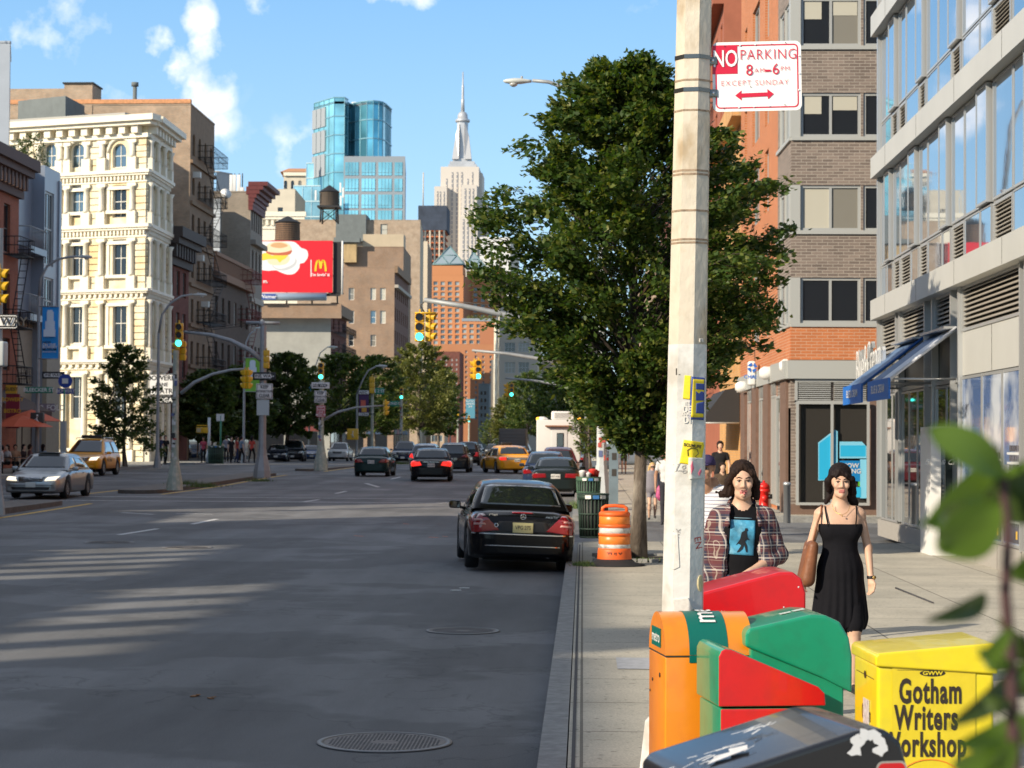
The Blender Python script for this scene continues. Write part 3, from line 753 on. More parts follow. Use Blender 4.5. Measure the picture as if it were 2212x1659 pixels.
# --- left edge: grey metal clad building and red brick one
M_gmet=mat('grey_metal_panel',(.25,.28,.33),.35,metal=.3,var=.06,vscale=.8)
M_gmet2=mat('light_metal_panel',(.36,.39,.43),.4,metal=.2,var=.06,vscale=.8)
yG=107.8;Bg=Vector((-30.0,112.0));ztg=ZY(357,112,80)
root=thing('metal_clad_building','grey metal clad building with balconies beside the cream building','building',(Bg.x,Bg.y,gz(yG)))
S,E=Facade((-30.7,yG),(-30.7,112.0),-.5,ztg-.25),Facade(Bg,XY(124,yx(124)),-.5,ztg)
S.op_px(42,420,70,535,None);S.op_px(40,560,70,680,None);S.op_px(40,700,70,775,None)
E.op_px(97,415,116,575,None);E.op_px(95,600,115,700,None);E.op_px(98,905,114,995,None)
mb=MB();S.wall(mb,M_gmet,.9);E.wall(mb,M_gmet2,.18);Facade(E.p1,E.p1+Vector((-8,0)),-.5,ztg).wall(mb,M_gmet);Facade((-30.8,112),Bg,-.5,ztg).wall(mb,M_gmet);Facade((-40,yG),(-30.7,yG),-.5,ztg).wall(mb,M_gmet)
E.band(mb,1,ztg-.5,.1,M_gmet,E.L-.45,E.L);E.band(mb,0,8.4,.25,mat('beige_panel',(.33,.29,.22),.6,var=.1),0,E.L-.5);S.band(mb,0,8.4,.1,MATS['beige_panel'],1.5,S.L)
part('wall',mb,root,True)
for F in(S,E):
 for o in F.ops:put_window(root,F,*o[:4],dict(STY['big'],mull=2 if F is E else 1),.8 if F is S else .15)
for(ya_)in(535,680):
 z=ZY(ya_,110,60);mb=MB();S.band(mb,z-.35,z,.9,M_gmet,.8,S.L-.05)
 for k in range(12):u=.8+(S.L-.85)*k/11;mb.tube([S.pt(u,z,.85),S.pt(u,z+1.05,.85)],.02,M_fg,4)
 mb.tube([S.pt(.8,z+1.05,0),S.pt(.8,z+1.05,.85),S.pt(S.L-.05,z+1.05,.85),S.pt(S.L-.05,z+1.05,0)],.03,M_fg,4);part('balcony',mb,root,True)
rf=MB();rf.quad((-40,yG,ztg-.3),(-30.8,yG,ztg-.3),(-30.8,E.p1.y,ztg-.3),(-40,E.p1.y,ztg-.3),mat('roof_tar',(.10,.10,.10),.9));rf.quad((-30.8,112,ztg-.1),(Bg.x,112,ztg-.1),(E.p1.x,E.p1.y,ztg-.1),(-30.8,E.p1.y,ztg-.1),MATS['roof_tar']);part('roof',rf,root,True)
yr=98.0;Br=(-30.0,yr)
def ops_rb(S,E,root):
 E.op_px(8,440,22,545,'dark');E.op_px(6,590,21,690,'dark');E.op_px(6,730,21,800,'dark')
M_orbr=brick('orange_red_brick',(.30,.085,.045),(.36,.11,.055),(.25,.14,.1),.24,.09,.012,var=.2)
root,S,E=block('corner_brick_building','red brick building with dark bracketed cornice at the left edge','building',(-42,yr),Br,(-30,106.9),ZY(340,106,20)-1.6,M_orbr,M_orbr,ops_rb)
mb=MB();cornice_dentil(S,mb,S.z1-.5,S.z1+1.6,.8,mat('brown_cornice',(.09,.05,.04),.7),.7);cornice_dentil(E,mb,S.z1-.5,S.z1+1.6,.9,MATS['brown_cornice'],.7);part('cornice',mb,root,True)
fire_escape(root,E,E.L-2.9,E.L-.2,[ZY(y_,106,20)for y_ in(830,710,555)],.9)
# --- buildings standing left of the frame along the west pavement: unseen, thin, their heights shaped for the shade they cast
def offblock(i,y0,y1,h,m,c,gap=0):
 def ops(S,E,root):
  n=max(2,int((y1-y0)/2.6))
  for f in range(int(h/3.4)):
   for k in range(n):u=E.L*(k+.5)/n;E.op(u-.6,u+.6,1.3+3.4*f,3.4+3.4*f,None)
 root,S,E=block('tenement_building',c,'building',(-33,y0),(-30,y0),(-30,y1),h,m,m,None)
 mb=MB();n=max(2,int((y1-y0)/2.6))
 for f in range(int((h-1.5)/3.4)):
  w=MB()
  for k in range(n):u=E.L*(k+.5)/n;E.band(w,1.3+3.4*f,3.4+3.4*f,.05,M_glass_dark,u-.55,u+.55)
  part('window_row',w,root,True)
 E.band(mb,h-.6,h+.1,.3,M_brownstone);part('cornice',mb,root,True)
 if gap:
  mb=MB();E.band(mb,h+.1+gap,18.1,.1,M_greyst,inn=.6);part('sun_mask_panel',mb,root,True);mb=MB()  # unseen panel added above the roof to bound sun patches on the road
  for k in range(1,6):E.band(mb,h,h+.2+gap,0,M_iron,max(0,E.L*k/6-.35),E.L*k/6+.35,inn=.2)
  part('sun_mask_posts',mb,root,True)  # unseen posts added to break the sun patches into streaks
block('metal_tower','pale metal tower rising behind the red brick building at the left edge','tower',XY(-120,118),XY(11,118),XY(13,124),ZY(92,118,5),M_gmet2,M_gmet)
for i,(y0,y1,h,gp)in enumerate(((74,97.5,16.5,0),(48,73.5,17.3,0),(37,46,11.8,0),(26,36.5,17.8,0),(14.5,25.5,12.6,2.0),(13.3,14.3,18.6,0),(1.0,13.1,14.6,1.5),(-1,.8,19.2,0),(-13,-1.4,18.7,0),(-45,-14,17.9,0))):
 if i:y0,y1,h=y0-5.5,(y1-5.5 if i>1 else 73.5),h*.955
 offblock(i,y0,y1,h,(M_redbr,M_tanbr,M_brown)[i%3],gap=gp,c=('dark red','tan','brown')[i%3]+' brick tenement left of the frame, '+('far','near')[i%2]+' half of pair '+('one','two','three','four','five','six','seven')[i//2])
 # ------------------------------------------------------------ east side: the glazed corner building
GX=6.35
M_alu=mat('aluminium_panel',(.54,.54,.51),.5,metal=.15,var=.05,vscale=.6,bump=.03,bscale=2)
M_alu2=mat('aluminium_frame',(.50,.51,.51),.35,metal=.5)
M_gl1=mat('facade_glass',(.10,.17,.26),.015,spec=1.0,coat=1.0,metal=.6,bump=.06,bscale=1.1)
M_gl2=mat('storefront_glass',(.02,.03,.03),.015,spec=.9,coat=.8)
M_clear=mat('clear_pane',(.02,.025,.025),.02,spec=.9);M_clear.node_tree.nodes['Principled BSDF'].inputs['Alpha'].default_value=.12
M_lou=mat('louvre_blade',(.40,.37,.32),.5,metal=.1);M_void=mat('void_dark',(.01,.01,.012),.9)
M_gran=mat('granite_base',(.36,.34,.31),.75,var=.15,vscale=30,bump=.2,bscale=60)
y0g,y1g=9.0,44.0
root=thing('glazed_corner_building','aluminium and glass apartment building with slanting bands of louvres on the right','building',(GX,y1g,.15))
W=Facade((GX,y1g),(GX,y0g),.1,20.5)
def wz(Y):return CAMZ+(955-Y)/100.0
mb=MB()
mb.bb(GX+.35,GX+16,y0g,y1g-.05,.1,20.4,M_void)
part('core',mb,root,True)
bands=[(4.72,5.14),(7.78,8.22),(10.86,11.30),(13.92,14.34),(17.0,17.42)]
for(a,b)in bands:
 mb=MB();mb.bb(GX-.17,GX+.4,y0g,y1g+.12,a,b,M_alu);mb.bb(GX+.4,GX+16,y1g-.02,y1g+.12,a,b,M_alu)
 for k in range(9):y=y1g-2-k*3.9;mb.bb(GX-.173,GX-.165,y,y+.012,a+.01,b-.01,M_fd)
 part('floor_band',mb,root,True)
def pane_part(name,ya,yb,za,zb,m,x=GX+.12):
 mb=MB();mb.quad((x,yb,za),(x,ya,za),(x,ya,zb),(x,yb,zb),m);return mb
def framed(ya,yb,za,zb,m,proj=.0,name='window',fw=.05):
 p=MB();x=GX+.03-proj;fw*=.8
 p.bb(x,GX+.16,ya,ya+fw,za,zb,M_alu2);p.bb(x,GX+.16,yb-fw,yb,za,zb,M_alu2)
 p.bb(x,GX+.16,ya+fw,yb-fw,za,za+fw,M_alu2);p.bb(x,GX+.16,ya+fw,yb-fw,zb-fw,zb,M_alu2)
 o=part(name,p,root,True)
 g_=MB();g_.quad(*[(x+.010,q_,w_)for q_,w_ in((yb-fw*.5,za+fw*.5),(ya+fw*.5,za+fw*.5),(ya+fw*.5,zb-fw*.5),(yb-fw*.5,zb-fw*.5))],m)
 c=link('pane',g_.mesh('pane',root.location),o)
 return o
def louvre(ya,yb,za,zb,n,name='louvre',x=GX+.06,par=None):
 mb=MB();mb.bb(x+.12,x+.13,ya,yb,za,zb,M_void)
 h=(zb-za)/n
 for k in range(n):
  z=za+h*(k+.5);mb.box((x+.04,(ya+yb)/2,z),(.11,yb-ya,.012),M_lou,R3=Matrix.Rotation(R(-38),3,'Y'))
 for y in(ya,yb):mb.bb(x-.03,x+.12,y-.03,y+.03,za,zb,M_alu2)
 mb.bb(x-.02,x+.12,ya,yb,za-.02,za+.03,M_alu2);mb.bb(x-.02,x+.12,ya,yb,zb-.03,zb+.02,M_alu2)
 return part(name,mb,par or root,True)
rows_=[(5.14,7.78),(8.22,10.86),(11.30,13.92),(14.34,17.0)]
rg=random.Random(3)
nwin=0
for ri,(za,zb)in enumerate(rows_):
 zs_=za+.70
 y=y1g-.12;k=0
 widths=[.75,.75,.9,1.35,.85,.95,1.5,.8,1.2,1.3,.9,1.5,1.0,1.4,.9,1.3,1.5,1.0,1.2,1.5,.9,1.4,1.3,1.2,1.0,1.5]
 while y>22.5 and k<len(widths):
  w=widths[(k+ri*3)%len(widths)];yb_=y;ya_=y-w
  proj=.07 if k%3==1 else 0
  framed(ya_,yb_-.02,zs_+.03,zb-.02,M_gl1,proj);nwin+=1
  if(k+ri)%3==2 or(k+ri)%5==3:louvre(ya_+.05,yb_-.05,za+.03,zs_-.02,10)
  else:framed(ya_,yb_-.02,za+.01,zs_,M_gl1,0,'low_pane',.035)
  y=ya_-(.12 if k%3==1 else .02);k+=1
mb=MB()
for(za,zb)in rows_:mb.bb(GX+.16,GX+.2,y0g,y1g,za,zb,M_alu2);mb.bb(GX+.2,GX+16,y1g-.02,y1g,za,zb,M_alu2)
mb.bb(GX-.05,GX+.3,y1g-.1,y1g+.02,.5,20.4,M_alu2)
part('wall',mb,root,True)
# shop storey
ZL0,ZL1=3.98,4.70
cols_=[43.95,41.6,41.2,38.1,37.3,35.4,34.7,29.8,29.5,24.5,24.2,19,18.7,13]
for(ya_,yb_,n)in((41.7,43.85,9),(38.2,41.1,9),(35.5,37.2,9),(29.9,34.6,9),(24.6,29.4,9),(19.2,24.1,9),(13,18.6,9)):
 louvre(ya_,yb_,ZL0,ZL1,n,'shop_louvre')
mb=MB()
for a,b in((41.15,41.65),(37.25,38.15),(34.65,35.45),(29.45,29.85),(24.15,24.55),(18.65,19.15)):mb.bb(GX+.1,GX+.3,a,b,.5,4.72,M_gl2);mb.bb(GX-.02,GX+.1,a,a+.08,.5,4.72,M_alu2);mb.bb(GX-.02,GX+.1,b-.08,b,.5,4.72,M_alu2)
part('glazed_strip',mb,root,True)
mb=MB()
for a,b in((29.85,34.65),(24.55,29.45),(19.15,24.15)):mb.bb(GX+.06,GX+.3,a,b,3.22,3.96,M_alu)
for y in(32.2,27.0):mb.bb(GX+.055,GX+.07,y,y+.012,3.23,3.95,M_fd)
part('spandrel_panel',mb,root,True)
mb=MB();mb.bb(GX+.0,GX+.35,y0g,34.9,.1,.52,M_gran);mb.bb(GX-.02,GX+.35,37.0,y1g+.03,.1,.45,M_gran)
for k in range(14):y=10.5+k*1.75;mb.bb(GX-.003,GX+.01,y,y+.012,.12,.51,M_fd)
part('granite_base',mb,root,True)
# display windows with a printed sky-and-tower mural
def mural():
 m=bpy.data.materials.new('printed_mural');nt,b=nt_of(m);n,l=nt.nodes,nt.links
 uv=n.new('ShaderNodeUVMap');sp=n.new('ShaderNodeSeparateXYZ');l.new(uv.outputs[0],sp.inputs[0])
 nz=n.new('ShaderNodeTexNoise');nz.inputs['Scale'].default_value=.8;nz.inputs['Detail'].default_value=6;l.new(uv.outputs[0],nz.inputs['Vector'])
 r=n.new('ShaderNodeValToRGB');l.new(nz.outputs['Fac'],r.inputs[0]);e=r.color_ramp.elements
 e[0].position=.45;e[0].color=(.10,.17,.36,1);e[1].position=.62;e[1].color=(.66,.72,.82,1)
 l.new(r.outputs[0],b.inputs['Base Color']);b.inputs['Roughness'].default_value=.12;b.inputs['Coat Weight'].default_value=.4
 return m
M_mur=mural();M_murg=mat('mural_grey',(.32,.33,.38),.25,var=.3,vscale=3);M_murw=mat('mural_white',(.72,.74,.76),.25);M_murd=mat('mural_dark',(.10,.10,.13),.25,var=.5,vscale=6)
for gi_,(ya_,yb_)in enumerate(((32.9,34.6),(31.3,32.85),(29.9,31.25),(27.3,29.4),(24.7,27.2),(22,24.1),(19.3,21.9))):
 o=framed(ya_,yb_,.53,3.2,M_mur,0,'display_window',.06)
 mm=MB();x=GX+.036
 def rect(ya,yb,za,zb,m,dx=0.0):mm.quad((x-dx,yb,za),(x-dx,ya,za),(x-dx,ya,zb),(x-dx,yb,zb),m)
 hh=[1.0,1.9,2.1,2.75,2.2,1.6,1.9][gi_]
 rect(ya_+.07,yb_-.07,.6,.6+hh*.55,M_murg)
 mm.add([(x-.001,yb_-.3,.6),(x-.001,ya_+.07,.6),(x-.001,ya_+.07,.6+hh*.75),(x-.001,yb_-.3,.6+hh*.5)],[(0,1,2,3)],M_murg)
 for f in range(9):
  z=.75+f*(hh*.62)/9
  rect(ya_+.07,yb_-.3,z,z+.035,M_murw,.002)
  for q in range(5):
   yy=ya_+.15+(yb_-ya_-.6)*q/5;rect(yy,yy+.13,z+.05,z+.14,M_murd,.002)
 rect(ya_+.07,yb_-.07,.6,.85,M_murd,.003)
 rect(ya_+.3,ya_+.42,.66,.78,mat('mural_yellow',(.8,.5,.05),.3),.004)
 c=link('mural_print',mm.mesh('mural_print',root.location),o)
 # shop glazing under the awnings, doors, display of shirts
for(ya_,yb_)in((43.2,43.9),(42.4,43.15),(41.65,42.35),(40.2,41.1),(39.2,40.15),(38.2,39.15),(36.1,37.2),(35.45,36.05)):
 framed(ya_,yb_,.46,3.1,M_gl2,0,'shop_window',.05)
mb=MB();mb.bb(GX+.05,GX+.3,34.9,44,3.12,3.2,M_alu2);mb.bb(GX+.12,GX+.3,35.4,44,3.2,3.97,mat('bronze_panel',(.16,.15,.13),.4,metal=.4));part('transom',mb,root,True)
t=MB()
for(w_,y,z,s_)in(('SUMMER SALE',41.9,1.95,.16),('20% OFF',41.9,1.7,.1),('BLUE & CREAM',42.0,2.72,.1)):put_text(t,w_,(GX+.09,y,z),(0,-1,0),(0,0,1),M_swhite,s_,bold=.02)
part('window_lettering',t,root,True)
# script sign above the awnings
sroot=thing('script_sign','white outlined script sign reading Blue & Cream on the glazed corner building','sign',(GX-.1,42.4,3.9))
M_chrome=mat('chrome_lettering',(.8,.82,.83),.2,metal=.6)
t=MB();put_text(t,'Blue&Cream',(GX-.42,42.2,3.72),(0,-1,.06),(-.03,0,1),M_chrome,1.1,extrude=.03,bold=-.012,shear=.35,sx=.64,align='CENTER');part('lettering',t,sroot,True)
t=MB();put_text(t,'Blue&Cream',(GX-.50,42.2,3.72),(0,-1,.06),(-.03,0,1),M_swhite,1.1,extrude=.006,bold=-.018,shear=.35,sx=.64);part('outline',t,sroot,True)
mb=MB()
for y in(40.6,41.9,43.2):mb.tube([(GX+.1,y,3.75),(GX-.42,y,3.75)],.02,M_fg,5)
part('bracket',mb,sroot,True)
# two awnings
M_blue=mat('awning_blue',(.012,.09,.32),.6,var=.08,vscale=3);M_blue2=mat('awning_top',(.10,.17,.30),.6,var=.1);M_asunlit=mat('awning_sunlit',(.72,.74,.78),.6);M_val=mat('valance_blue',(.01,.15,.55),.6)  # white stands for the sunlit half of the near canopy
def awning(ya,yb,which):
 r_=thing('awning',which,'awning',(GX,(ya+yb)/2,3.2),group='blue shop awnings')
 xo,zt,zv0,zv1=GX-1.12,4.05,2.83,3.17
 mb=MB();th=.03
 for(s0,s1,m_)in((0,.5,M_blue2),(.5,1,M_asunlit))if ya<36 else((0,1,M_blue2),):
  n=6
  y_a,y_b=yb-(yb-ya)*s0,yb-(yb-ya)*s1
  mb.add([(GX+.02,y_a,zt),(GX+.02,y_b,zt),(xo,y_b,zv1),(xo,y_a,zv1),(GX+.02,y_a,zt-th),(GX+.02,y_b,zt-th),(xo,y_b,zv1-th),(xo,y_a,zv1-th)],[(0,3,2,1),(4,5,6,7),(0,1,5,4),(1,2,6,5),(2,3,7,6),(3,0,4,7)],m_)
 mb.bb(GX-.2,GX+.02,ya,yb,zt-.02,zt+.02,M_alu2)
 part('canopy',mb,r_,True)
 v=MB();v.bb(xo-.03,xo,ya,yb,zv0,zv1+.02,M_val)
 for k in range(13):
  y=ya+(yb-ya)*k/12
  pass
 part('valance',v,r_,True)
 v=MB();v.tube([(GX,ya+.03,zv1),(xo,ya+.03,zv1)],.02,M_alu2,6);v.tube([(GX,yb-.03,zv1),(xo,yb-.03,zv1)],.02,M_alu2,6);v.tube([(xo+.02,ya,zv1-.02),(xo+.02,yb,zv1-.02)],.02,M_alu2,6)
 v.tube([(GX,ya,zt),(xo,ya,zv1)],.028,M_asunlit if ya<36 else M_blue,6);part('frame',v,r_,True)
 t=MB();put_text(t,'BLUE & CREAM',(xo-.034,(ya+yb)/2,(zv0+zv1)/2+.02),(0,-1,0),(0,0,1),M_swhite,.2,bold=.015,sx=1.2);part('lettering',t,r_,True)
awning(34.9,37.5,'blue awning with white striped near edge, nearer of the two shop awnings')
awning(38.3,41.0,'all blue awning under the script sign, further of the two shop awnings')
# white portal beside the door
root=thing('door_portal','white painted portal frame standing out from the shop front','portal',(5.8,33.2,.15))
ya,yb,xo=31.6,33.1,5.62
p0=GP(2011,1200,.15)
xo=p0.x;yN=p0.y
xr=PY(2068,1200,yN).x
zt=ZY(922,yN,2030)
mb=MB();mb.bb(xo,xo+.17,yN,yN+1.1,.15,zt,M_swhite);mb.bb(xo+.17,GX+.05,yN,yN+1.1,zt-.17,zt,M_swhite);mb.bb(xo+.17,GX+.05,yN,yN+.08,.15,.42,M_swhite);part('frame',mb,root,True)
mb=MB();mb.bb(xo+.175,GX+.0,yN+.06,yN+.08,.43,zt-.18,M_gl2);part('pane',mb,root,True)
t=MB();put_text(t,'Blue & Cream',((xo+.17+GX)/2,yN+.055,1.75),(1,0,0),(0,0,1),M_swhite,.13,shear=.4);part('lettering',t,root,True)
# ------------------------------------------------------------ east side: corner building beyond the side street
M_obr=brick('orange_brick',(.44,.145,.055),(.52,.18,.07),(.52,.30,.19),.28,.082,.010,var=.1,vscale=1)
M_gbr=brick('brown_grey_block',(.15,.12,.105),(.25,.20,.17),(.34,.30,.26),.28,.082,.010,var=.1,vscale=1)
M_brst=mat('brown_stone_pier',(.16,.10,.075),.6,var=.15,vscale=6)
M_band=mat('grey_band',(.44,.45,.43),.5,metal=.2)
yH=54.0;Hb=XY(1708,yH);Hc=XY(1679,57.0);Hr=Vector((14.0,yH));Hf=XY(1599,69.0)
def hz(Y):return CAMZ+(955-Y)*yH/4400.0
root=thing('corner_apartment_building','brick apartment building with grey brown bay over a corner shop across the side street','building',(Hb.x,yH,.15))
zrow=[(-9,95),(197,292),(397,495),(597,695)]
S,Ch,Wf=Facade(Hb,Hr,.1,19.5),Facade(Hc,Hb,3.0,19.5),Facade(Hf,Hc,.1,19.5)
for(a,b)in zrow+[(-210,-110)]:
 S.op(.25,1.83,hz(b),hz(a),None);S.op(1.9,3.6,hz(b),hz(a),None);S.op(4.4,6,hz(b),hz(a),None)
 Ch.op(.45,1.35,hz(b),hz(a),None);Ch.op(1.55,2.6,hz(b),hz(a),None)
for(a,b)in((-160,-20),(60,190),(250,400),(440,560),(590,700)):
 for(xa,xb)in((1652,1660),(1625,1640),(1608,1613)):
  ua,ub=Wf.uz(xa,500)[0],Wf.uz(xb,500)[0];Wf.op(ua,ub,hz(b),hz(a),'grey')
mb=MB()
zb0=hz(703)
def split_wall(F,lower,upper):
 F.wall(mb,upper,.14,M_band)
split_wall(S,M_gbr,M_gbr);split_wall(Ch,M_gbr,M_gbr);Wf.wall(mb,M_obr,.15)
mb.quad(*[Vector((p.x,p.y,19.4))for p in(Hf,Hc,Hb,Hr)],M_gbr)
part('wall',mb,root,True)
mb=MB();S.band(mb,hz(774),zb0,.02,M_obr);Ch.band(mb,hz(774),zb0,.02,M_obr);part('orange_brick_band',mb,root,True)
Wf.windows(root,.14)
def shop_frame(F,a,b,c,d,div,panes,name='window',fr=M_fg,inset=.1):
 f=MB();fw=.07
 F.band(f,c,d,-inset+.06,fr,a,a+fw,inn=inset);F.band(f,c,d,-inset+.06,fr,b-fw,b,inn=inset);F.band(f,c,c+fw,-inset+.06,fr,a+fw,b-fw,inn=inset);F.band(f,d-fw,d,-inset+.06,fr,a+fw,b-fw,inn=inset)
 for t in div:F.band(f,c+fw,d-fw,-inset+.06,fr,a+(b-a)*t-fw/2,a+(b-a)*t+fw/2,inn=inset)
 o=part(name,f,root,True);ds=[0]+list(div)+[1]
 for i in range(len(ds)-1):
  g_=MB();u0,u1=a+(b-a)*ds[i]+fw/2,a+(b-a)*ds[i+1]-fw/2;q=-inset+.02
  g_.quad(F.pt(u0,c+fw,q),F.pt(u1,c+fw,q),F.pt(u1,d-fw,q),F.pt(u0,d-fw,q),panes[i%len(panes)])
  c_=link('pane',g_.mesh('pane',root.location),o)
 return o
for k,(a,b)in enumerate(zrow+[(-210,-110)]):
 bl=((M_glass_dark,M_glass_curt),(M_glass_dark,M_glass_dark),(M_glass_blind,M_glass_curt),(M_glass_dark,M_glass_dark),(M_glass_dark,))[k]
 shop_frame(S,.25,1.83,hz(b),hz(a),(.5,),bl);shop_frame(S,1.9,3.6,hz(b),hz(a),(.55,),(M_glass_dark,));shop_frame(S,4.4,6,hz(b),hz(a),(.5,),(M_glass_dark,))
 shop_frame(Ch,.45,1.35,hz(b),hz(a),(),(M_glass_sky,));shop_frame(Ch,1.55,2.6,hz(b),hz(a),(.5,),(M_glass_sky,))
 mb=MB();S.band(mb,hz(b)-.1,hz(b),.06,M_band,0,6.2);Ch.band(mb,hz(b)-.1,hz(b),.06,M_band);part('sill',mb,root,True)
 mb=MB();S.band(mb,hz(b),hz(a),.03,M_band,-.02,.24);Ch.band(mb,hz(b),hz(a),.03,M_band,Ch.L-.32,Ch.L);part('corner_post',mb,root,True)
 if k<2:
  mb=MB();S.band(mb,hz(a)-.55,hz(a)-.08,-.068,M_glass_blind,.34,.80,inn=.074);S.band(mb,hz(a)-.45,hz(a)-.08,-.068,M_glass_blind,1.1,1.74,inn=.074);part('blind',mb,root,True)
  # shop storey
Sb=Facade(Hb-Vector((.06,0)),Hr,.1,hz(776));
mb=MB();zc0,zc1=hz(815),hz(776)
S.band(mb,zc0,zc1,.18,M_band,-.1);Ch.band(mb,zc0,zc1,.18,M_band,-.1,Ch.L+.05);Wf.band(mb,zc0,zc1,.12,M_band);part('canopy_band',mb,root,True)
mb=MB()
S.band(mb,.1,hz(1085),.06,M_brst,-.1,3.0);S.band(mb,.1,zc0,.058,M_brst,2.02,3.2);part('stone_base',mb,root,True)
for(xa,xb)in((1690,1703),(1657,1667),(1631,1641),(1607,1616)):
 ua,ub=Wf.uz(xa,950)[0],Wf.uz(xb,950)[0]
 mb=MB()
 if xb>1679:Ch_b=Facade(Hc,Hb,.1,zc0);ua,ub=Ch_b.uz(xa,950)[0],Ch_b.uz(xb,950)[0];Ch_b.band(mb,.1,zc0,.07,M_brst,ua,ub)
 else:Wf.band(mb,.1,zc0,.12,M_brst,ua,ub)
 part('stone_pier',mb,root,True)
Chb=Facade(Hc,Hb,.1,zc0)
mb=MB();Chb.band(mb,.15,zc0,-.06,M_void,inn=.2);part('shop_core',mb,root,True)
for F,a,b,divs in((S,.1,2.02,(.49,)),):
 u0,u1=F.uz(1722,950)[0],F.uz(1872,950)[0]
 mb=MB();n=9;za,zb=hz(862),hz(822)
 for q in((u0,u0+(u1-u0)*.49),(u0+(u1-u0)*.51,u1)):
  mb.M=None
  F.band(mb,za,zb,-.02,M_void,q[0],q[1],inn=.03)
  for k in range(n):z=za+(zb-za)*(k+.5)/n;F.band(mb,z-.014,z+.014,.08,M_fg,q[0]+.02,q[1]-.02)
 part('shop_louvre',mb,root,True)
 F.ops=[]
 f=MB();F.band(f,hz(866),hz(816),.1,M_fg,u0-.07,u0);F.band(f,hz(869),hz(862),.1,M_fg,u0-.07,u1);F.band(f,hz(822),hz(815),.1,M_fg,u0,u1);part('shop_frame',f,root,True)
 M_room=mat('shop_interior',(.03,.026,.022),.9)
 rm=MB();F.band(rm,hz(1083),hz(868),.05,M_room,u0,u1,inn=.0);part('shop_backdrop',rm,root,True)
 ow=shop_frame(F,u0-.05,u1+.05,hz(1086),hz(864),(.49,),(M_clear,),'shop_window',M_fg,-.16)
 # promotional panels in the window
 pr=MB();M_cy=mat('promo_cyan',(.03,.50,.85),.4);M_cy2=mat('promo_pale_blue',(.25,.68,.92),.4);M_cyd=mat('promo_blue',(.01,.24,.60),.4);M_lime=mat('promo_green',(.12,.5,.03),.4)
 def P2(x,y):u,z=F.uz(x,y);return(u,z)
 def poly(pts,m,out):k=[F.pt(*P2(*q),out)for q in pts];pr.add(k,[list(range(len(k)))[::-1]],m)
 o_=.152
 poly([(1766,1060-22),(1766,956),(1802,928),(1808,932),(1808,1036)][::1],M_cy2,o_);poly([(1768,1036),(1768,958),(1803,932),(1803,1036)],M_cy,o_+.004)
 poly([(1812,990),(1812,954),(1860,954),(1870,964),(1870,990)],M_cy2,o_);poly([(1814,986),(1814,962),(1868,962),(1868,986)],M_cy,o_+.004)
 poly([(1856,1076),(1856,992),(1870,992),(1870,1076)],M_cy2,o_);poly([(1848,1074),(1848,1052),(1858,1052),(1858,1074)],M_cy,o_+.004);poly([(1852,1050),(1852,1000),(1856,1000),(1856,1050)],M_lime,o_)
 poly([(1812,1034),(1812,995),(1856,995),(1856,1040)],M_cyd,o_+.004)
 poly([(1776,1078),(1776,1040),(1779,1040),(1779,1078)],M_fg,o_);poly([(1787,1078),(1787,1040),(1790,1040),(1790,1078)],M_fg,o_)
 c=link('window_display',pr.mesh('window_display',root.location),ow)
 t=MB()
 for w_,yy in(('NOW',1006),('HIRING',1018)):
  u,z=F.uz(1835,yy);put_text(t,w_,F.pt(u,z,o_+.012),(F.d.x,F.d.y,0),(0,0,1),M_swhite,.17,bold=.02)
 c=link('lettering',t.mesh('lettering',root.location),ow)
 # tall shop lights between piers
for(xa,xb)in((1668,1678),(1642,1656),(1617,1630)):
 ua,ub=Wf.uz(xa,950)[0],Wf.uz(xb,950)[0];shop_frame(Wf,ua,ub,.35,zc0-.35,(.33,.66),(M_gl2,),'shop_window',M_fg,.02)
 mb=MB()
 for k in range(9):z=zc0-.33+k*.035;Wf.band(mb,z,z+.02,.05,M_fg,ua,ub)
 part('shop_louvre',mb,root,True)
shop_frame(Chb,.15,Chb.L-1.0,.35,zc0-.4,(.5,),(M_gl2,),'shop_window',M_fg,0)
# globe lamps and the bank sign on the corner
for i,(px,py,y,x_)in enumerate(((1701,791,54.6,0),(1657,806,58,0),(1603,836,66,0))):
 p=PY(px,py,y);lr=thing('wall_lamp',('white cylinder lamp on the corner canopy, nearest of three','white cylinder lamp on the canopy, middle of three','white cylinder lamp on the canopy by the black awning, furthest')[i],'wall lamp',(p.x,y,p.z),group='canopy lamps of the corner building')
 mb=MB();mb.tube([(-.22,0,0),(-.1,0,0),(.2,0,0)],[.1,.19,.19],M_swhite,14);part('shade',mb,lr);mb=MB();mb.tube([(.2,0,0),(.55,0,0)],.06,M_fg,6);part('bracket',mb,lr)
p0,p1=PY(1617,832,62),PY(1633,780,62)
sr=thing('bank_sign','white projecting bank sign with blue octagon emblem','sign',(p0.x,62,p0.z))
mb=MB();mb.bb(p0.x,p1.x,62,62.5,p0.z,p1.z,M_swhite,.05);part('board',mb,sr,True)
t=MB();M_bkb=mat('bank_blue',(.02,.14,.55),.4);put_text(t,'CHASE',((p0.x*.55+p1.x*.45),61.985,p0.z+.25),(1,0,0),(0,0,1),M_bkb,.16,bold=.02)
cx_,cz_=(p0.x+p1.x)/2+.0,p1.z-.2
for k in range(4):
 a=math.pi/2*k;r_=.16
 pts=[(r_*math.cos(a+.2),r_*math.sin(a+.2)),(r_*math.cos(a+1.2),r_*math.sin(a+1.2)),(.07*math.cos(a+1.1),.07*math.sin(a+1.1)),(.07*math.cos(a-.1),.07*math.sin(a-.1))]
 t.add([(cx_+q[0],61.98,cz_+q[1])for q in pts],[(3,2,1,0)],M_bkb)
part('lettering',t,sr,True)
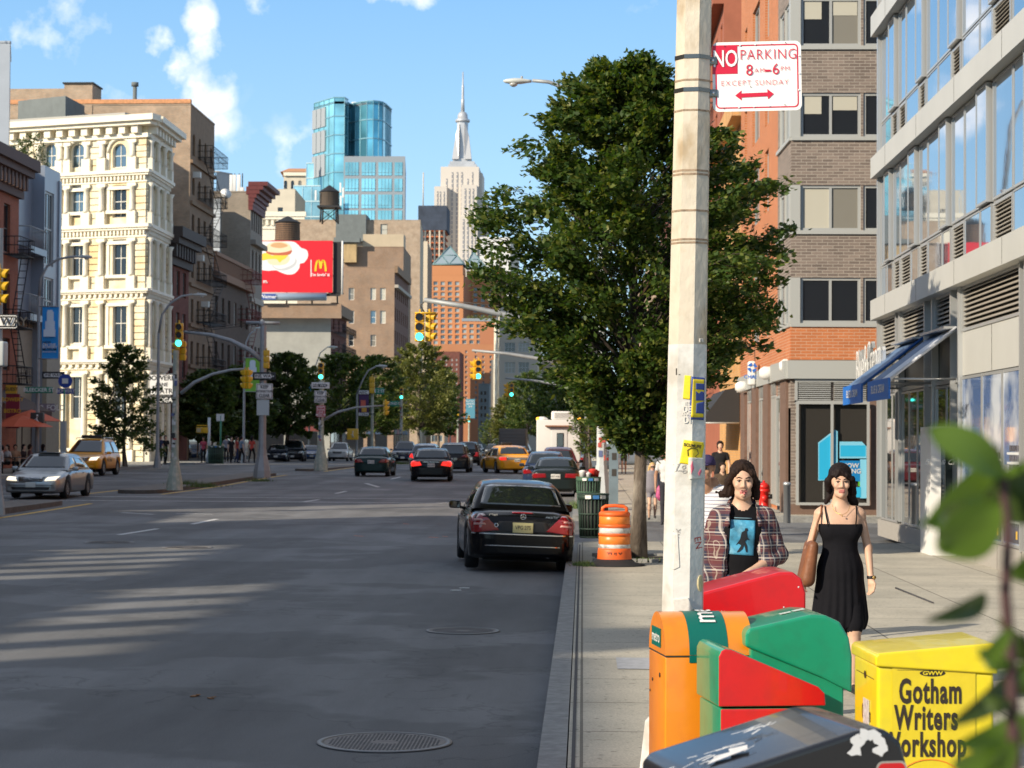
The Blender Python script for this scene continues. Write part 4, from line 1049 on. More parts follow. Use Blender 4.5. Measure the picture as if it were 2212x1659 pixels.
# ochre building, black awning, burnt orange tenement
def wz_ops(rows,n,st,arch=False):
 def f(S,E,root):
  F=Facade(root_w[1],root_w[0],0,1)
 return f
M_ochre=brick('ochre_brick',(.58,.30,.10),(.64,.35,.13),(.5,.33,.18),.24,.09,.012,var=.15)
M_burnt=mat('burnt_orange_render',(.34,.11,.06),.85,var=.12,vscale=1.5)
def eblock(name,label,cat,xa,y0,y1,z1,mW,mS,rows=(),nw=3,depth=14,st='dark',ww=1.1,base=None):
 """east side building: west wall seen at a slant, south wall above its neighbour"""
 A,B=Vector((xa,y1)),Vector((xa,y0));root=thing(name,label,cat,(xa,y0,gz(y0)))
 Wf=Facade(A,B,-.5,z1);Sf=Facade(B,(xa+depth,y0),-.5,z1)
 for(a,b)in rows:
  for i in range(nw):u=Wf.L*(i+.5)/nw;Wf.op(u-ww/2,u+ww/2,a,b,st)
 mb=MB();Wf.wall(mb,mW,.2);Sf.wall(mb,mS);Facade((xa+depth,y1),A,-.5,z1).wall(mb,mS);mb.quad((xa,y0,z1),(xa+depth,y0,z1),(xa+depth,y1,z1),(xa,y1,z1),mat('roof_tar',(.10,.10,.10),.9))
 part('wall',mb,root,True);Wf.windows(root,.2)
 mb=MB();Wf.band(mb,z1-.4,z1+.3,.45,base or mS);part('cornice',mb,root,True)
 return root,Wf
root,F=eblock('ochre_building','ochre brick building over the black awning, partly behind the big tree','building',5.45,69.2,81.5,13.6,M_ochre,M_ochre,[(4.6,6.4),(7.6,9.4),(10.4,12.2)],4,base=M_ochre)
root,F=eblock('burnt_orange_tenement','tall burnt orange tenement with black fire escapes beyond the ochre building','building',5.6,82,97,20.2,M_burnt,M_burnt,[(4.5+3.2*k,6.4+3.2*k)for k in range(5)],5,base=M_burnt)
fire_escape(root,F,4,9,[4+3.2*k for k in range(6)],1.1)
ar=thing('black_awning','large black canvas awning over the pavement beyond the corner shop','awning',(5.3,73,3))
mb=MB();M_bk=mat('black_canvas',(.02,.02,.022),.7);x0,x1=3.9,5.4;za,zb=ZY(858,71,1560),ZY(915,71,1560)
prof=[(x1,za+.35),(x1-.5,za+.25),(x0+.3,zb+.25),(x0,zb)]
for ys0,ys1 in((70.6,77),):
 k=len(prof);vs=[(p[0],ys0,p[1])for p in prof]+[(p[0],ys1,p[1])for p in prof]
 mb.add(vs,[(i,i+1,k+i+1,k+i)for i in range(k-1)],M_bk);mb.add([(p[0],ys0,p[1])for p in prof]+[(x1,ys0,zb)],[(0,1,2,3,4)],M_bk)
 mb.add([(p[0]+.02,ys0+.02,p[1]-.03)for p in prof]+[(p[0]+.02,ys1,p[1]-.03)for p in prof],[(i,k+i,k+i+1,i+1)for i in range(k-1)],M_bk)
part('canopy',mb,ar,True)
mb=MB();mb.tube([(x1,70.6,zb+.02),(x0,70.6,zb+.02),(x0,77,zb+.02)],.03,M_fg,6);part('frame',mb,ar,True)
# further east side row, mostly behind the tree
for(nm,y0,y1,z1,m_,lab)in(('brick_walkup',98,118,15,M_tanbr,'tan brick walk up further along the right pavement behind the tree'),('brick_walkup',119,150,18,M_redbr,'dark red brick walk up far along the right pavement behind the tree'),('brick_walkup',165,210,16,M_brown,'brown brick walk up beyond the second side street on the right')):
 eblock(nm,lab,'building',5.6,y0,y1,z1,m_,m_,[(4.5+3.3*k,6.3+3.3*k)for k in range(int((z1-5)/3.3))],int((y1-y0)/3))
 # ------------------------------------------------------------ middle distance, west side
def sblock(name,label,cat,X0,X1,X2,y,Ytop,mS,mE,ops=None,x_line=None,dy=None,z0=-.6,group=None,rev=.25,Yref=None,depth=None):
 """south face between picture columns X0..X1 at distance y, street face on to column X2"""
 A,B=XY(X0,y),XY(X1,y)
 y2=yx(X2,B.x)if dy is None else y+dy
 C=XY(X2,y2);
 if depth:C=Vector((XY(X2,y+depth).x,y+depth))
 return block(name,label,cat,A,B,C,ZY(Ytop,y,X1),mS,mE,ops,z0=z0,group=group,rev=rev,parapet=.3)
M_gwall=mat('grey_party_wall',(.34,.34,.31),.9,var=.12,vscale=.6)
def o6(S,E,root):
 for(a,b)in((690,715),(735,760),(780,800)):
  for k in range(3):u=E.L*(k+.5)/3;E.op(u-.6,u+.6,ZY(b,247,730),ZY(a,247,730),'dark')
y6=yx(713);root,S,E=sblock('party_wall_building','low building with a blank grey party wall under the billboard','building',545,713,747,y6,668,M_gwall,M_redbr,o6)
mb=MB();E.band(mb,E.z1-.5,E.z1+.8,.8,M_brownstone);part('cornice',mb,root,True)
mb=MB()
for k,(w_,x_)in enumerate((('ROMA',698),('GEM',655))):put_text(mb,w_,S.pt(S.uz(x_,678)[0],ZY(679,y6,690),.02),(1,0,0),(0,0,1),mat('faded_paint',(.2,.19,.17),.9),1.3)
part('graffiti',mb,root,True);S.shop_row(root,7);E.shop_row(root,8)
fire_escape(root,E,.6,E.L-.6,[ZY(y_,247,730)for y_ in(790,765,722)],1.3)
M_bkbr=brick('mid_brown_brick',(.27,.165,.105),(.35,.21,.13),(.31,.24,.18),.24,.09,.014,var=.22,stain=(.27,.2,.15),vscale=.3)
def o7(S,E,root):
 for(xa,xb,ya,yb)in((753,765,622,648),(800,812,622,648),(821,833,622,648),(753,765,671,699),(800,812,671,699),(821,833,671,699),(753,764,723,748),(800,812,723,748),(752,765,774,795),(800,811,776,798)):S.op_px(xa,ya,xb,yb,'blind' if rnd.random()<.5 else 'white')
 for f in range(7):
  for k in range(7):u=E.L*(k+.5)/7;z=3+3.65*f;E.op(u-.7,u+.7,z,z+2.1,'dark')
y7=yx(850);root,S,E=sblock('brick_loft_building','tall brown brick loft building beside the billboard, windows in its plain side wall','building',730,850,880,y7,578,M_bkbr,mat('loft_front',(.16,.08,.055),.85,var=.2),o7)
S.shop_row(root,9);E.shop_row(root,10)
mb=MB();E.band(mb,E.z1-3.2,E.z1-2.7,.6,mat('pale_course',(.4,.36,.3),.8));E.band(mb,E.z1-.8,E.z1+.3,.5,M_brownstone);part('cornice',mb,root,True)
M_tanr=mat('tan_render',(.50,.41,.29),.85,var=.08,vscale=.5)
def o8(S,E,root):S.op_px(821,596-2,833,620,'white')
root,S,E=sblock('stair_tower_building','brown brick building with a tan top band rising behind the loft building','building',741,869,885,352,534,M_bkbr,M_brownstone,o8,dy=20)
mb=MB();S.band(mb,ZY(534,352,800),ZY(506,352,800),.03,M_tanr,S.uz(784,520)[0],S.L,inn=4);part('tan_storey',mb,root,True)
mb=MB();u0,u1=S.uz(741,540)[0],S.uz(772,540)[0];S.band(mb,ZY(566,350,750),ZY(525,350,750),1.5,mat('rusty_metal',(.42,.30,.15),.7,var=.35,vscale=1.2,stretch=(1,1,.3)),u0,u1);S.band(mb,ZY(523,350,750),ZY(513,350,750),2,M_greyst,u0-1.4,u1+.6);part('roof_tank_room',mb,root,True)
def o9(S,E,root):S.op_px(822,484,837,508,'dark')
root,S,E=sblock('beige_brick_building','wide beige brick building with a grey rooftop box behind the billboard','building',640,905,912,392,476,M_tanbr,M_tanr,o9,dy=25)
mb=MB();za,zb=ZY(520,390,760),ZY(462,390,760);S.band(mb,za,zb,1.2,M_greyst,S.uz(727,490)[0],S.uz(792,490)[0],inn=6);part('roof_box',mb,root,True)
mb=MB();S.band(mb,ZY(520,390,690),ZY(484,390,690),.5,M_tanbr,S.uz(650,490)[0],S.uz(727,490)[0],inn=5);part('raised_wall',mb,root,True)
def o10(S,E,root):
 for(a,b)in((543,563),(580,598),(615,633),(648,666),(683,703),(722,742)):S.op_px(889,a,897,b,'white');S.op_px(900,a,908,b,'white')
root,S,E=sblock('cream_loft_building','cream brick building with white framed windows left of the orange brick tower','building',880,921,931,440,522,mat('cream_brickwork',(.62,.53,.40),.8,var=.08),M_brownstone,o10,dy=30)
# pale houses behind the oxblood cornice
M_pale=mat('pale_stone',(.60,.54,.43),.8,var=.1,vscale=.3)
def oA(S,E,root):S.op_px(600,452-4,611,470-2,'dark')
root,S,E=sblock('pale_roof_building','plain beige building behind the oxblood cornice, left of the blue glass tower','building',560,633,655,500,409,M_pale,M_tanr,oA,depth=25)
def oB(S,E,root):
 for x in(575,590,605):S.op_px(x-3,520,x+3,545,'dark',True)
root,S,E=sblock('ornate_pale_building','ornate pale building with a cornice of small arches behind the billboard','building',555,648,655,440,470,M_cream2,M_tanr,oB,dy=20)
mb=MB();cornice_dentil(S,mb,S.z1-2.5,S.z1+1.2,1.0,M_cream2,1.2);part('cornice',mb,root,True)
def oC(S,E,root):
 for x in(617,632,648):S.op_px(x-3.5,380+10,x+3.5,402+6,'dark',True)
root,S,E=sblock('hip_roof_tower','pale tower with arched windows under a low orange hipped roof','tower',608,657,668,640,372,M_pale,M_pale,oC,depth=30)
mb=MB();z=S.z1;a_,b_,c_,d_=S.p0,S.p1,E.p1,S.p0+(E.p1-S.p1);cc=(a_+c_)/2
zz=z+3.2;k1=a_.lerp(c_,.42);k2=a_.lerp(c_,.58)
mb.add([(a_.x-1,a_.y-1,z),(b_.x+1,b_.y-1,z),(c_.x+1,c_.y+1,z),(d_.x-1,d_.y+1,z),(cc.x-3,cc.y,zz),(cc.x+3,cc.y,zz)],[(0,1,5,4),(1,2,5),(2,3,4,5),(3,0,4)],mat('orange_tile_roof',(.55,.26,.12),.8));part('roof_tiles',mb,root,True)
mb=MB();S.band(mb,z-1.2,z,.8,M_cream2);part('cornice',mb,root,True)
# ------------------------------------------------------------ curved blue glass tower
def curtain(name,base,px,floor=6.0,cell=3.0):
 if name in MATS:return MATS[name]
 m=bpy.data.materials.new(name);MATS[name]=m;nt,b=nt_of(m);n,l=nt.nodes,nt.links
 uv=n.new('ShaderNodeUVMap');nz=n.new('ShaderNodeTexNoise');nz.inputs['Scale'].default_value=.09;nz.inputs['Detail'].default_value=5;l.new(uv.outputs[0],nz.inputs['Vector'])
 r=n.new('ShaderNodeMapRange');r.inputs[1].default_value=.35;r.inputs[2].default_value=.65;r.inputs[3].default_value=.6;r.inputs[4].default_value=1.5;l.new(nz.outputs['Fac'],r.inputs[0])
 v=n.new('ShaderNodeVectorMath');v.operation='SCALE';v.inputs[0].default_value=base;l.new(r.outputs[0],v.inputs['Scale']);l.new(v.outputs[0],b.inputs['Base Color'])
 b.inputs['Metallic'].default_value=.5;b.inputs['Roughness'].default_value=.12
 return m
M_cur=curtain('blue_curtain_glass',(.24,.55,.62),1);M_curd=curtain('deep_curtain_glass',(.13,.40,.50),1);M_curl=curtain('pale_curtain_glass',(.38,.66,.72),1)
M_mul=mat('tower_mullion',(.22,.42,.50),.4,metal=.3);M_tg=mat('tower_grey_grid',(.26,.30,.34),.6);M_vent=mat('tower_vents',(.30,.33,.36),.8)
yT=560.0
P_=lambda X,dy=0:XY(X,yT+dy)
root=thing('blue_glass_tower','curved blue glass tower with a lower gridded wing, tallest on the left skyline','tower',(P_(750).x,yT,0))
zT=ZY(209,yT,700);zT2=ZY(215,yT,800);zW=ZY(344,yT,800)
segs=[]
path=[P_(673,10),P_(716,0),P_(738,0),P_(746,4)]
def cur_piece(nm,pts,z0,z1,ms,cell=2.9,floor=5.2,m2=M_mul):
 mb=MB()
 for i in range(len(pts)-1):
  F=Facade(pts[i],pts[i+1],z0,z1);mb.quad(F.pt(0,z0),F.pt(F.L,z0),F.pt(F.L,z1),F.pt(0,z1),ms[i%len(ms)])
 part(nm,mb,root,True)
 mb=MB();
 for i in range(len(pts)-1):
  F=Facade(pts[i],pts[i+1],z0,z1);n=max(1,round(F.L/cell))
  for k in range(n):F.band(mb,z0,z1,.16,m2,F.L*k/n-.06,F.L*k/n+.06)
  z=z1
  while z>z0:F.band(mb,z-.3,z,.18,m2);z-=floor
 part(nm+'_mullions',mb,root,True)
cur_piece('west_slab',path,-2,zT,[M_cur,M_cur,M_curd])
curve=[P_(746,4),P_(752,7)]+[Vector(P_(752+89*t,7-6*math.sin(math.pi*min(1,t*1.02))+9*max(0,t-.82)/.18))for t in[.12,.25,.4,.55,.68,.78,.86,.93,1.0]]
cur_piece('curved_wing',curve,zW-2,zT2,[M_curd,M_curd,M_cur,M_curd,M_curd])
mb=MB();mb.prism([p for p in path]+[q for q in curve[1:]]+[P_(800,60),P_(690,60)],zT2-1.2,zT2-.5,M_tg);part('roof',mb,root,True)
mb=MB();F=Facade(P_(673,10),P_(716,0),0,zT)
for(ya,yb)in((226,268),(276,322),(328,375)):
 for k in range(3):
  a,b=F.uz(676+k*9.6,300)[0],F.uz(684.5+k*9.6,300)[0];F.band(mb,ZY(yb,yT,690),ZY(ya,yT,690),.3,M_vent,a,b)
part('vent_panels',mb,root,True)
for x in(721,748,753,757,762):
 mb=MB();p=P_(x+10,20);mb.tube([(p.x,p.y,zT2-2),(p.x,p.y,zT2+2.6)],.55,M_swhite,8);part('flue',mb,root,True)
wing=[P_(738,-6),P_(871,-6),P_(873,30)]
mb=MB();F=Facade(wing[0],wing[1],-2,zW);mb.quad(F.pt(0,-2),F.pt(F.L,-2),F.pt(F.L,zW),F.pt(0,zW),M_tg);F2=Facade(wing[1],wing[2],-2,zW);mb.quad(F2.pt(0,-2),F2.pt(F2.L,-2),F2.pt(F2.L,zW),F2.pt(0,zW),M_tg);mb.quad(F.pt(0,zW),F.pt(F.L,zW),F2.pt(F2.L,zW),F.pt(0,zW,-36),M_tg);part('lower_wing',mb,root,True)
for(xa,xb)in((745,774),(781,810),(817,846),(852,869)):
 for(ya,yb)in((357,385),(392,419),(426,455),(460,486),(492,518),(524,550)):
  w=MB();a,b=F.uz(xa,420)[0],F.uz(xb,420)[0];z0,z1=ZY(yb,yT,800),ZY(ya,yT,800);F.band(w,z0,z1,.12,M_cur,a,b)
  n=4 if xb-xa>20 else 2
  for k in range(1,n):F.band(w,z0,z1,.2,M_mul,a+(b-a)*k/n-.07,a+(b-a)*k/n+.07)
  F.band(w,z0+(z1-z0)*.2,z0+(z1-z0)*.2+.15,.2,M_mul,a,b);part('window',w,root,True)
cur_piece('low_pale_wing',[P_(630,-12),P_(688,-12)],-2,ZY(412,yT,650),[M_curl],2.9,4.2,mat('pale_mullion',(.5,.66,.7),.5))
cur_piece('side_pale_wing',[P_(657,4),P_(673,4)],-2,ZY(347,yT,660),[M_curl],2.9,4.2,MATS['pale_mullion'])
# ------------------------------------------------------------ water towers and billboard
M_wood=mat('weathered_cedar',(.10,.075,.055),.9,var=.35,vscale=2,stretch=(3,3,.2));M_wood2=mat('brown_cedar',(.17,.10,.06),.9,var=.35,vscale=2,stretch=(3,3,.2))
def water_tower(X0,X1,Ya,Yt,Yb,Yleg,y,m,label):
 p0,p1=PY(X0,Yb,y),PY(X1,Yb,y);r_=(p1.x-p0.x)/2;cx_=(p0.x+p1.x)/2;z1,z2,z3,z0=ZY(Yb,y,X0),ZY(Yt,y,X0),ZY(Ya,y,X0),ZY(Yleg,y,X0)
 t=thing('water_tower',label,'water tower',(cx_,y,z0));h=z1-z0
 mb=MB();mb.lathe((0,0,h),[(r_,0),(r_*.96,z2-z1)],m,28,False)
 for k in range(9):zz=h+(z2-z1)*(k+.5)/9;mb.lathe((0,0,zz),[(r_*1.01,0),(r_*1.01,.06)],M_iron,28)
 part('tank',mb,t)
 mb=MB();mb.lathe((0,0,h+z2-z1),[(r_*1.07,0),(.12,z3-z2)],M_iron,28,False);part('roof',mb,t)
 mb=MB();mb.bb(-r_*1.1,r_*1.1,-r_*1.1,r_*1.1,h-.35,h,M_iron);part('platform',mb,t)
 for sx in(-1,1):
  for sy in(-1,1):
   mb=MB();mb.tube([(sx*r_*.8,sy*r_*.8,0),(sx*r_*.75,sy*r_*.75,h-.3)],.16,M_iron,5);part('leg',mb,t)
 mb=MB()
 for s_ in(-1,1):mb.tube([(-r_*.8,s_*r_*.8,.2),(r_*.8,s_*r_*.8,h-.5)],.07,M_iron,4);mb.tube([(r_*.8,s_*r_*.8,.2),(-r_*.8,s_*r_*.8,h-.5)],.07,M_iron,4)
 part('brace',mb,t)
 return t
wt=water_tower(690,733,400,415,446,482,370,M_wood,'dark cedar water tower on tall legs in front of the blue glass tower')
for(x,dz)in((-2.3,1.2),(2.3,.2),(2.2,2.6),(2.7,1.7)):
 mb=MB();mb.bb(x-.15,x+.15,-1.9,-1.7,2.8+dz,4.6+dz,M_swhite);part('antenna_panel',mb,wt)
water_tower(594,648,467,481,522,540,300,M_wood2,'squat brown water tower directly above the red billboard')
yb_=238.0;bp0,bp1=PY(500,631,yb_),PY(719,520,yb_)
root=thing('billboard','red roof billboard with a breakfast muffin on a white plate and a yellow arches emblem','billboard',(bp1.x,yb_,bp0.z-1.2))
M_bbred=mat('billboard_red',(.72,.008,.02),.45);M_bby=mat('emblem_yellow',(.9,.55,.02),.45)
mb=MB();mb.bb(bp0.x,bp1.x,yb_,yb_+.15,bp0.z,bp1.z,M_bbred);part('panel',mb,root,True)
W2=bp1.x-bp0.x
def bq(X,Y):q=PY(X,Y,yb_);return q.x,q.z
art=MB();lay=[0]
def blob(pts,m,sm=1):
 lay[0]+=1;y=yb_-.004*lay[0]-.004
 P2=[bq(*p)for p in pts]
 if sm:
  n=len(P2);out=[]
  for i in range(n):
   p0,p1_,p2,p3=[Vector(P2[(i+k-1)%n])for k in range(4)]
   for s in range(5):
    t=s/5;out.append(.5*((2*p1_)+(-p0+p2)*t+(2*p0-5*p1_+4*p2-p3)*t*t+(-p0+3*p1_-3*p2+p3)*t**3))
  P2=[(q.x,q.y)for q in out]
 tri=geometry.tessellate_polygon([[Vector((a,0,b))for a,b in P2]])
 art.add([(a,y,b)for a,b in P2],[tuple(t)for t in tri],m)
M_bw=mat('print_white',(.78,.78,.78),.5);M_bun=mat('print_bun',(.62,.36,.17),.5);M_bunl=mat('print_bun_pale',(.80,.66,.45),.5);M_egg=mat('print_yolk',(.95,.60,.05),.5);M_ham=mat('print_ham',(.50,.12,.06),.5);M_sh=mat('print_grey',(.55,.56,.58),.5)
blob([(520,523),(600,521.5),(632,522),(643,528),(650,535),(663,541),(665,555),(657,567),(648,570),(646,580),(636,591),(622,593),(608,589),(596,584),(580,585),(560,584),(530,590),(505,580),(502,540)],M_bw)
blob([(588,574),(605,566),(630,556),(641,562),(636,575),(618,584),(600,583)],M_sh);blob([(590,572),(606,563),(628,554),(638,560),(632,571),(614,579),(600,580)],M_bw)
blob([(577,560),(580,552),(620,552),(626,560),(618,570),(600,573),(582,570)],M_bunl);blob([(562,552),(575,546),(588,552),(600,549),(622,548),(617,558),(610,562),(604,567),(597,560),(580,560),(566,562)],M_egg)
blob([(576,540),(600,541),(628,540),(629,546),(620,551),(590,551),(577,547)],M_ham);blob([(576,541),(577,530),(586,524),(602,522),(618,524),(627,531),(628,541),(605,546),(585,545)],M_bunl);blob([(585,532),(590,526),(604,524),(617,527),(621,532),(604,536)],M_bun)
def strokes(pts,r,m):
 lay[0]+=1;y=yb_-.004*lay[0]-.004
 P2=[Vector(bq(*p))for p in pts]
 for i in range(len(P2)-1):
  d=(P2[i+1]-P2[i]);s=Vector((-d.y,d.x)).normalized()*r;a,b,c,e=P2[i]-s,P2[i]+s,P2[i+1]+s,P2[i+1]-s
  art.add([(q.x,y,q.y)for q in(a,e,c,b)],[(0,1,2,3)],m)
strokes([(672,561),(672,598)],.05,M_bw)
arch=[(681.5,586),(682.5,574),(684.5,566),(687,562.5),(689.5,564),(691.3,570),(692.6,580)]
strokes(arch,.12,M_bby);strokes([(385.2*2+614.8-x,y)for x,y in arch],.12,M_bby)if 0 else strokes([(1385.4-x,y)for x,y in arch],.12,M_bby)
for w_,X,Y,sz in(("i'm lovin' it",692.5,594,.5),('m.',574,608,.62)):
 x,z=bq(X,Y);put_text(art,w_,(x,yb_-.2,z),(1,0,0),(0,0,1),M_bw,sz,bold=.02)
part('printed_poster',art,root,True)
mb=MB();x,z=bq(720,575)
mb.bb(bp0.x,bp1.x+.9,yb_+.3,yb_+.5,bp0.z-.4,bp0.z-.1,M_iron);mb.bb(bp1.x+.02,bp1.x+1.0,yb_+.4,yb_+.6,bp0.z,bp1.z-.1,M_iron)
for zz in(bp0.z,bp0.z+2,bp0.z+4,bp1.z-.2):mb.tube([(bp1.x-.5,yb_+.3,zz),(bp1.x+1.1,yb_+1.8,zz)],.07,M_iron,4)
mb.tube([(bp1.x+1.1,yb_+.3,bp0.z-.2),(bp1.x+1.1,yb_+.3,bp1.z)],.12,M_swhite,5)
part('frame',mb,root,True)
mb=MB();q0,q1=PY(500,641,yb_),PY(705,641,yb_);mb.tube([q0,q1],.48,mat('catwalk_fairing',(.36,.45,.55),.4,metal=.3),14);part('catwalk_fairing',mb,root,True)
for k in range(8):
 pass
mb=MB();q=PY(572,641,yb_-.6);mb.bb(q.x-1.2,q.x+1.3,q.y,q.y+.08,q.z-.33,q.z+.33,mat('plaque_blue',(.02,.07,.3),.5));part('owner_plaque',mb,root,True)
t=MB();put_text(t,'n Wagner',(q.x+.15,q.y-.02,q.z),(1,0,0),(0,0,1),M_bw,.6,bold=.02);part('plaque_lettering',t,root,True)
mb=MB()
for x in range(int(bp0.x),int(bp1.x)+1,3):mb.tube([(x,yb_+.8,ZY(668,y6,640)),(x,yb_+.5,bp0.z+2)],.1,M_iron,4)
mb.bb(bp0.x,bp1.x+1,yb_+.6,yb_+1.0,ZY(668,yb_,640)-1.0,ZY(655,yb_,640),M_bkbr)
part('support',mb,root,True)
# ------------------------------------------------------------ far end of the street
M_zo=mat('orange_tower_brick',(.52,.22,.095),.85,var=.05,vscale=.1);M_zd=mat('shaded_tower_brick',(.42,.17,.085),.85)  # second brick is a darker copy with shade put into the colour
farwin=dict(f=mat('far_frame',(.45,.42,.38),.6),fw=.25,g=(mat('far_glass',(.10,.14,.17),.1,spec=.8),mat('far_glass_pale',(.30,.36,.38),.2),mat('far_glass',(.10,.14,.17),.1)),rail=False,mull=0,sub=False)
STY['far']=farwin
yZ=1100.0
def zpyr(root,X0,X1,Yb,Ya,Xa,y):
 a,b=XY(X0,y),XY(X1,y);w=b.x-a.x;z0,z1=ZY(Yb,y,X0),ZY(Ya,y,X0);c=Vector(((XY(Xa,y)).x,y+w/2,z1));base=[Vector((a.x,y,z0)),Vector((b.x,y,z0)),Vector((b.x,y+w,z0)),Vector((a.x,y+w,z0))]
 mb=MB();gm=mat('pyramid_glass',(.34,.42,.46),.15,metal=.3)
 for i in range(4):mb.add([base[i],base[(i+1)%4],c],[(0,1,2)],gm)
 part('glass_pyramid',mb,root,True);mb=MB();fm=mat('pyramid_frame',(.12,.22,.24),.5)
 for i in range(4):mb.tube([base[i],c],.5,fm,4);mb.tube([base[i],base[(i+1)%4]],.5,fm,4);m1=base[i].lerp(c,.5);m2=base[(i+1)%4].lerp(c,.5);mb.tube([m1,m2],.35,fm,4);md=base[i].lerp(base[(i+1)%4],.5);mb.tube([m1,md],.35,fm,4);mb.tube([m2,md],.35,fm,4)
 part('pyramid_frame',mb,root,True)
def oz1(S,E,root):
 for r_ in range(22):
  ya=608+11.6*r_
  for xc in(941,956.5,972,987.5):S.op_px(xc-4.6,ya,xc+4.6,ya+8,'far',False)
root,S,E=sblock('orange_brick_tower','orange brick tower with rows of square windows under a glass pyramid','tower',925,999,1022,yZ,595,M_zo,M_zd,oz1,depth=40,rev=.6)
mb=MB();S.band(mb,S.z1,ZY(573,yZ,980),-3,M_zo,S.uz(929,580)[0],S.uz(999,580)[0],inn=30);part('top_storey',mb,root,True)
zpyr(root,933,1001,571,529,967,yZ+8)
def oz2(S,E,root):
 for r_ in range(14):
  ya=621+11.6*r_
  for xc in(1027,1043,1059):S.op_px(xc-4.4,ya,xc+4.4,ya+8,'far')
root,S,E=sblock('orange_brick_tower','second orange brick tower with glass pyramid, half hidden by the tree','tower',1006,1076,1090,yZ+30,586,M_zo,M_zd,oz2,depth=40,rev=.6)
zpyr(root,1003,1048,577,542,1018,yZ+38)
def oz3(S,E,root):
 for r_ in range(16):
  ya=700+11.6*r_
  for xc in(1003,1018.5,1034):
   S.op_px(xc-4.6,ya,xc+4.6,ya+8,'far')
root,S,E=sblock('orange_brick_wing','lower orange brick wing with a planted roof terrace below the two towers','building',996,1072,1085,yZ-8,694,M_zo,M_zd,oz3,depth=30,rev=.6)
mb=MB();S.band(mb,S.z1,S.z1+1.5,.3,M_tg,0,S.L,inn=4);part('terrace_rail',mb,root,True)
def oz4(S,E,root):
 for r_ in range(14):
  ya=757+11*r_
  for xc in(1007,1028,1044,1060):S.op_px(xc-2.4,ya,xc+2.4,ya+6,'far')
root,S,E=sblock('brown_orange_apartments','broad orange brown apartment block at the end of the street','building',951,1071,1085,860,744,mat('apartment_brick',(.44,.19,.09),.85,var=.08,vscale=.08),M_zd,oz4,depth=40,rev=.5)
mb=MB();S.band(mb,ZY(744,860,1050),ZY(701,860,1050),-1,M_zd,S.uz(1036,720)[0],S.uz(1070,720)[0],inn=14);part('bulkhead',mb,root,True)
root,S,E=sblock('dark_apartments','shaded dark brick apartment slab left of the banner wall','building',940,992,1001,820,760,M_redbr,M_redbr,lambda S,E,r:[S.op_px(x-1.8,775+10*k,x+1.8,780+10*k,'far')for k in range(12)for x in(952,964,976,986)],depth=30)  # dark brick colour stands in for the block's left part in shade
root,S,E=sblock('dark_old_building','small dark old building right of the blue wall banner','building',1033,1056,1064,600,829,M_greyst,M_greyst,lambda S,E,r:[S.op_px(x-2,845+16*k,x+2,853+16*k,'slot')for k in range(5)for x in(1040,1048)],depth=20)
q0,q1=PY(1006,892,780),PY(1026,862,780)
b_=thing('wall_banner','tall blue banner hanging on the orange brown apartment block','banner',(q0.x,779,q0.z));mb=MB();mb.bb(q0.x,q1.x,780,780.3,q0.z-2,q1.z,mat('banner_teal',(.08,.26,.34),.6));part('cloth',mb,b_,True)
t=MB()
for i,w_ in enumerate(('MOTION','MUSEUM','LIVE')):put_text(t,w_,((q0.x+q1.x)/2,779.9,q1.z-.9-i*1.0),(1,0,0),(0,0,1),M_bw,.95,sx=.8)
part('lettering',t,b_,True)
# east side beyond the bend
def ob(S,E,root):
 for(a,b)in((695,717),(740,760),(782,806),(830,855),(872,900)):
  S.op_px(1090,a,1113,b,'big');S.op_px(1120,a,1143,b,'big')
root,S,E=sblock('pale_loft_building','pale grey loft building with wide industrial windows right of the orange towers','building',1079,1160,1170,430,655,mat('pale_loft_wall',(.46,.41,.34),.8),M_tanr,ob,depth=40)
F=Facade(XY(1066,520),S.p0,-1,S.z1);
for f in range(9):
 for k in range(4):u=F.L*(k+.5)/4;z=4+3.4*f;F.op(u-3,u+3,z,z+1.9,'far')
mb=MB();F.wall(mb,M_cream2,.3);part('street_wall',mb,root,True);F.windows(root,.3)
root,S,E=sblock('white_terrace_building','white stepped building in front of the pale loft','building',1060,1074,1080,540,778,M_pale,M_pale,None,depth=30)
root,S,E=sblock('white_slab_tower','white tower behind the second pyramid, right of the tallest skyscraper','tower',1034,1100,1120,1500,512,mat('white_tower',(.66,.66,.64),.7),M_pale,lambda S,E,r:[S.op_px(x-1.5,560+9*k,x+1.5,564+9*k,'far')for k in range(5)for x in(1042,1050,1058)],depth=40)
# tower under construction
yK=1200.0
root=thing('construction_tower','tower under construction wrapped in black netting with orange floors below','tower',(XY(932,yK).x,yK,0))
a,b=XY(900,yK),XY(962,yK);w=b.x-a.x;z0,z1,zt=-1,ZY(497,yK,930),ZY(444,yK,930)
mb=MB();mb.bb(a.x,b.x,yK,yK+30,z1,zt,mat('black_netting',(.045,.06,.09),.9,var=.3,vscale=.2));part('netting',mb,root,True)
for k in range(22):
 mb=MB();z=z1-3.6*k;mb.bb(a.x+1,b.x-1,yK+.5,yK+30,z-.5,z,mat('orange_mesh',(.62,.17,.06),.8));part('floor_slab',mb,root,True)
mb=MB();mb.bb(a.x+2,b.x-2,yK+3,yK+28,z0,z1,mat('raw_concrete',(.35,.25,.2),.9));part('core',mb,root,True)
for k in range(6):
 mb=MB();x=a.x+1+(w-3)*k/5;mb.bb(x,x+.9,yK+.3,yK+1.4,z0,z1,M_greyst if k%2 else M_pale);part('pillar',mb,root,True)
mb=MB();p=PY(914,445,yK);mb.tube([p,p+Vector((0,0,20))],.35,M_pale,4);part('mast',mb,root,True)
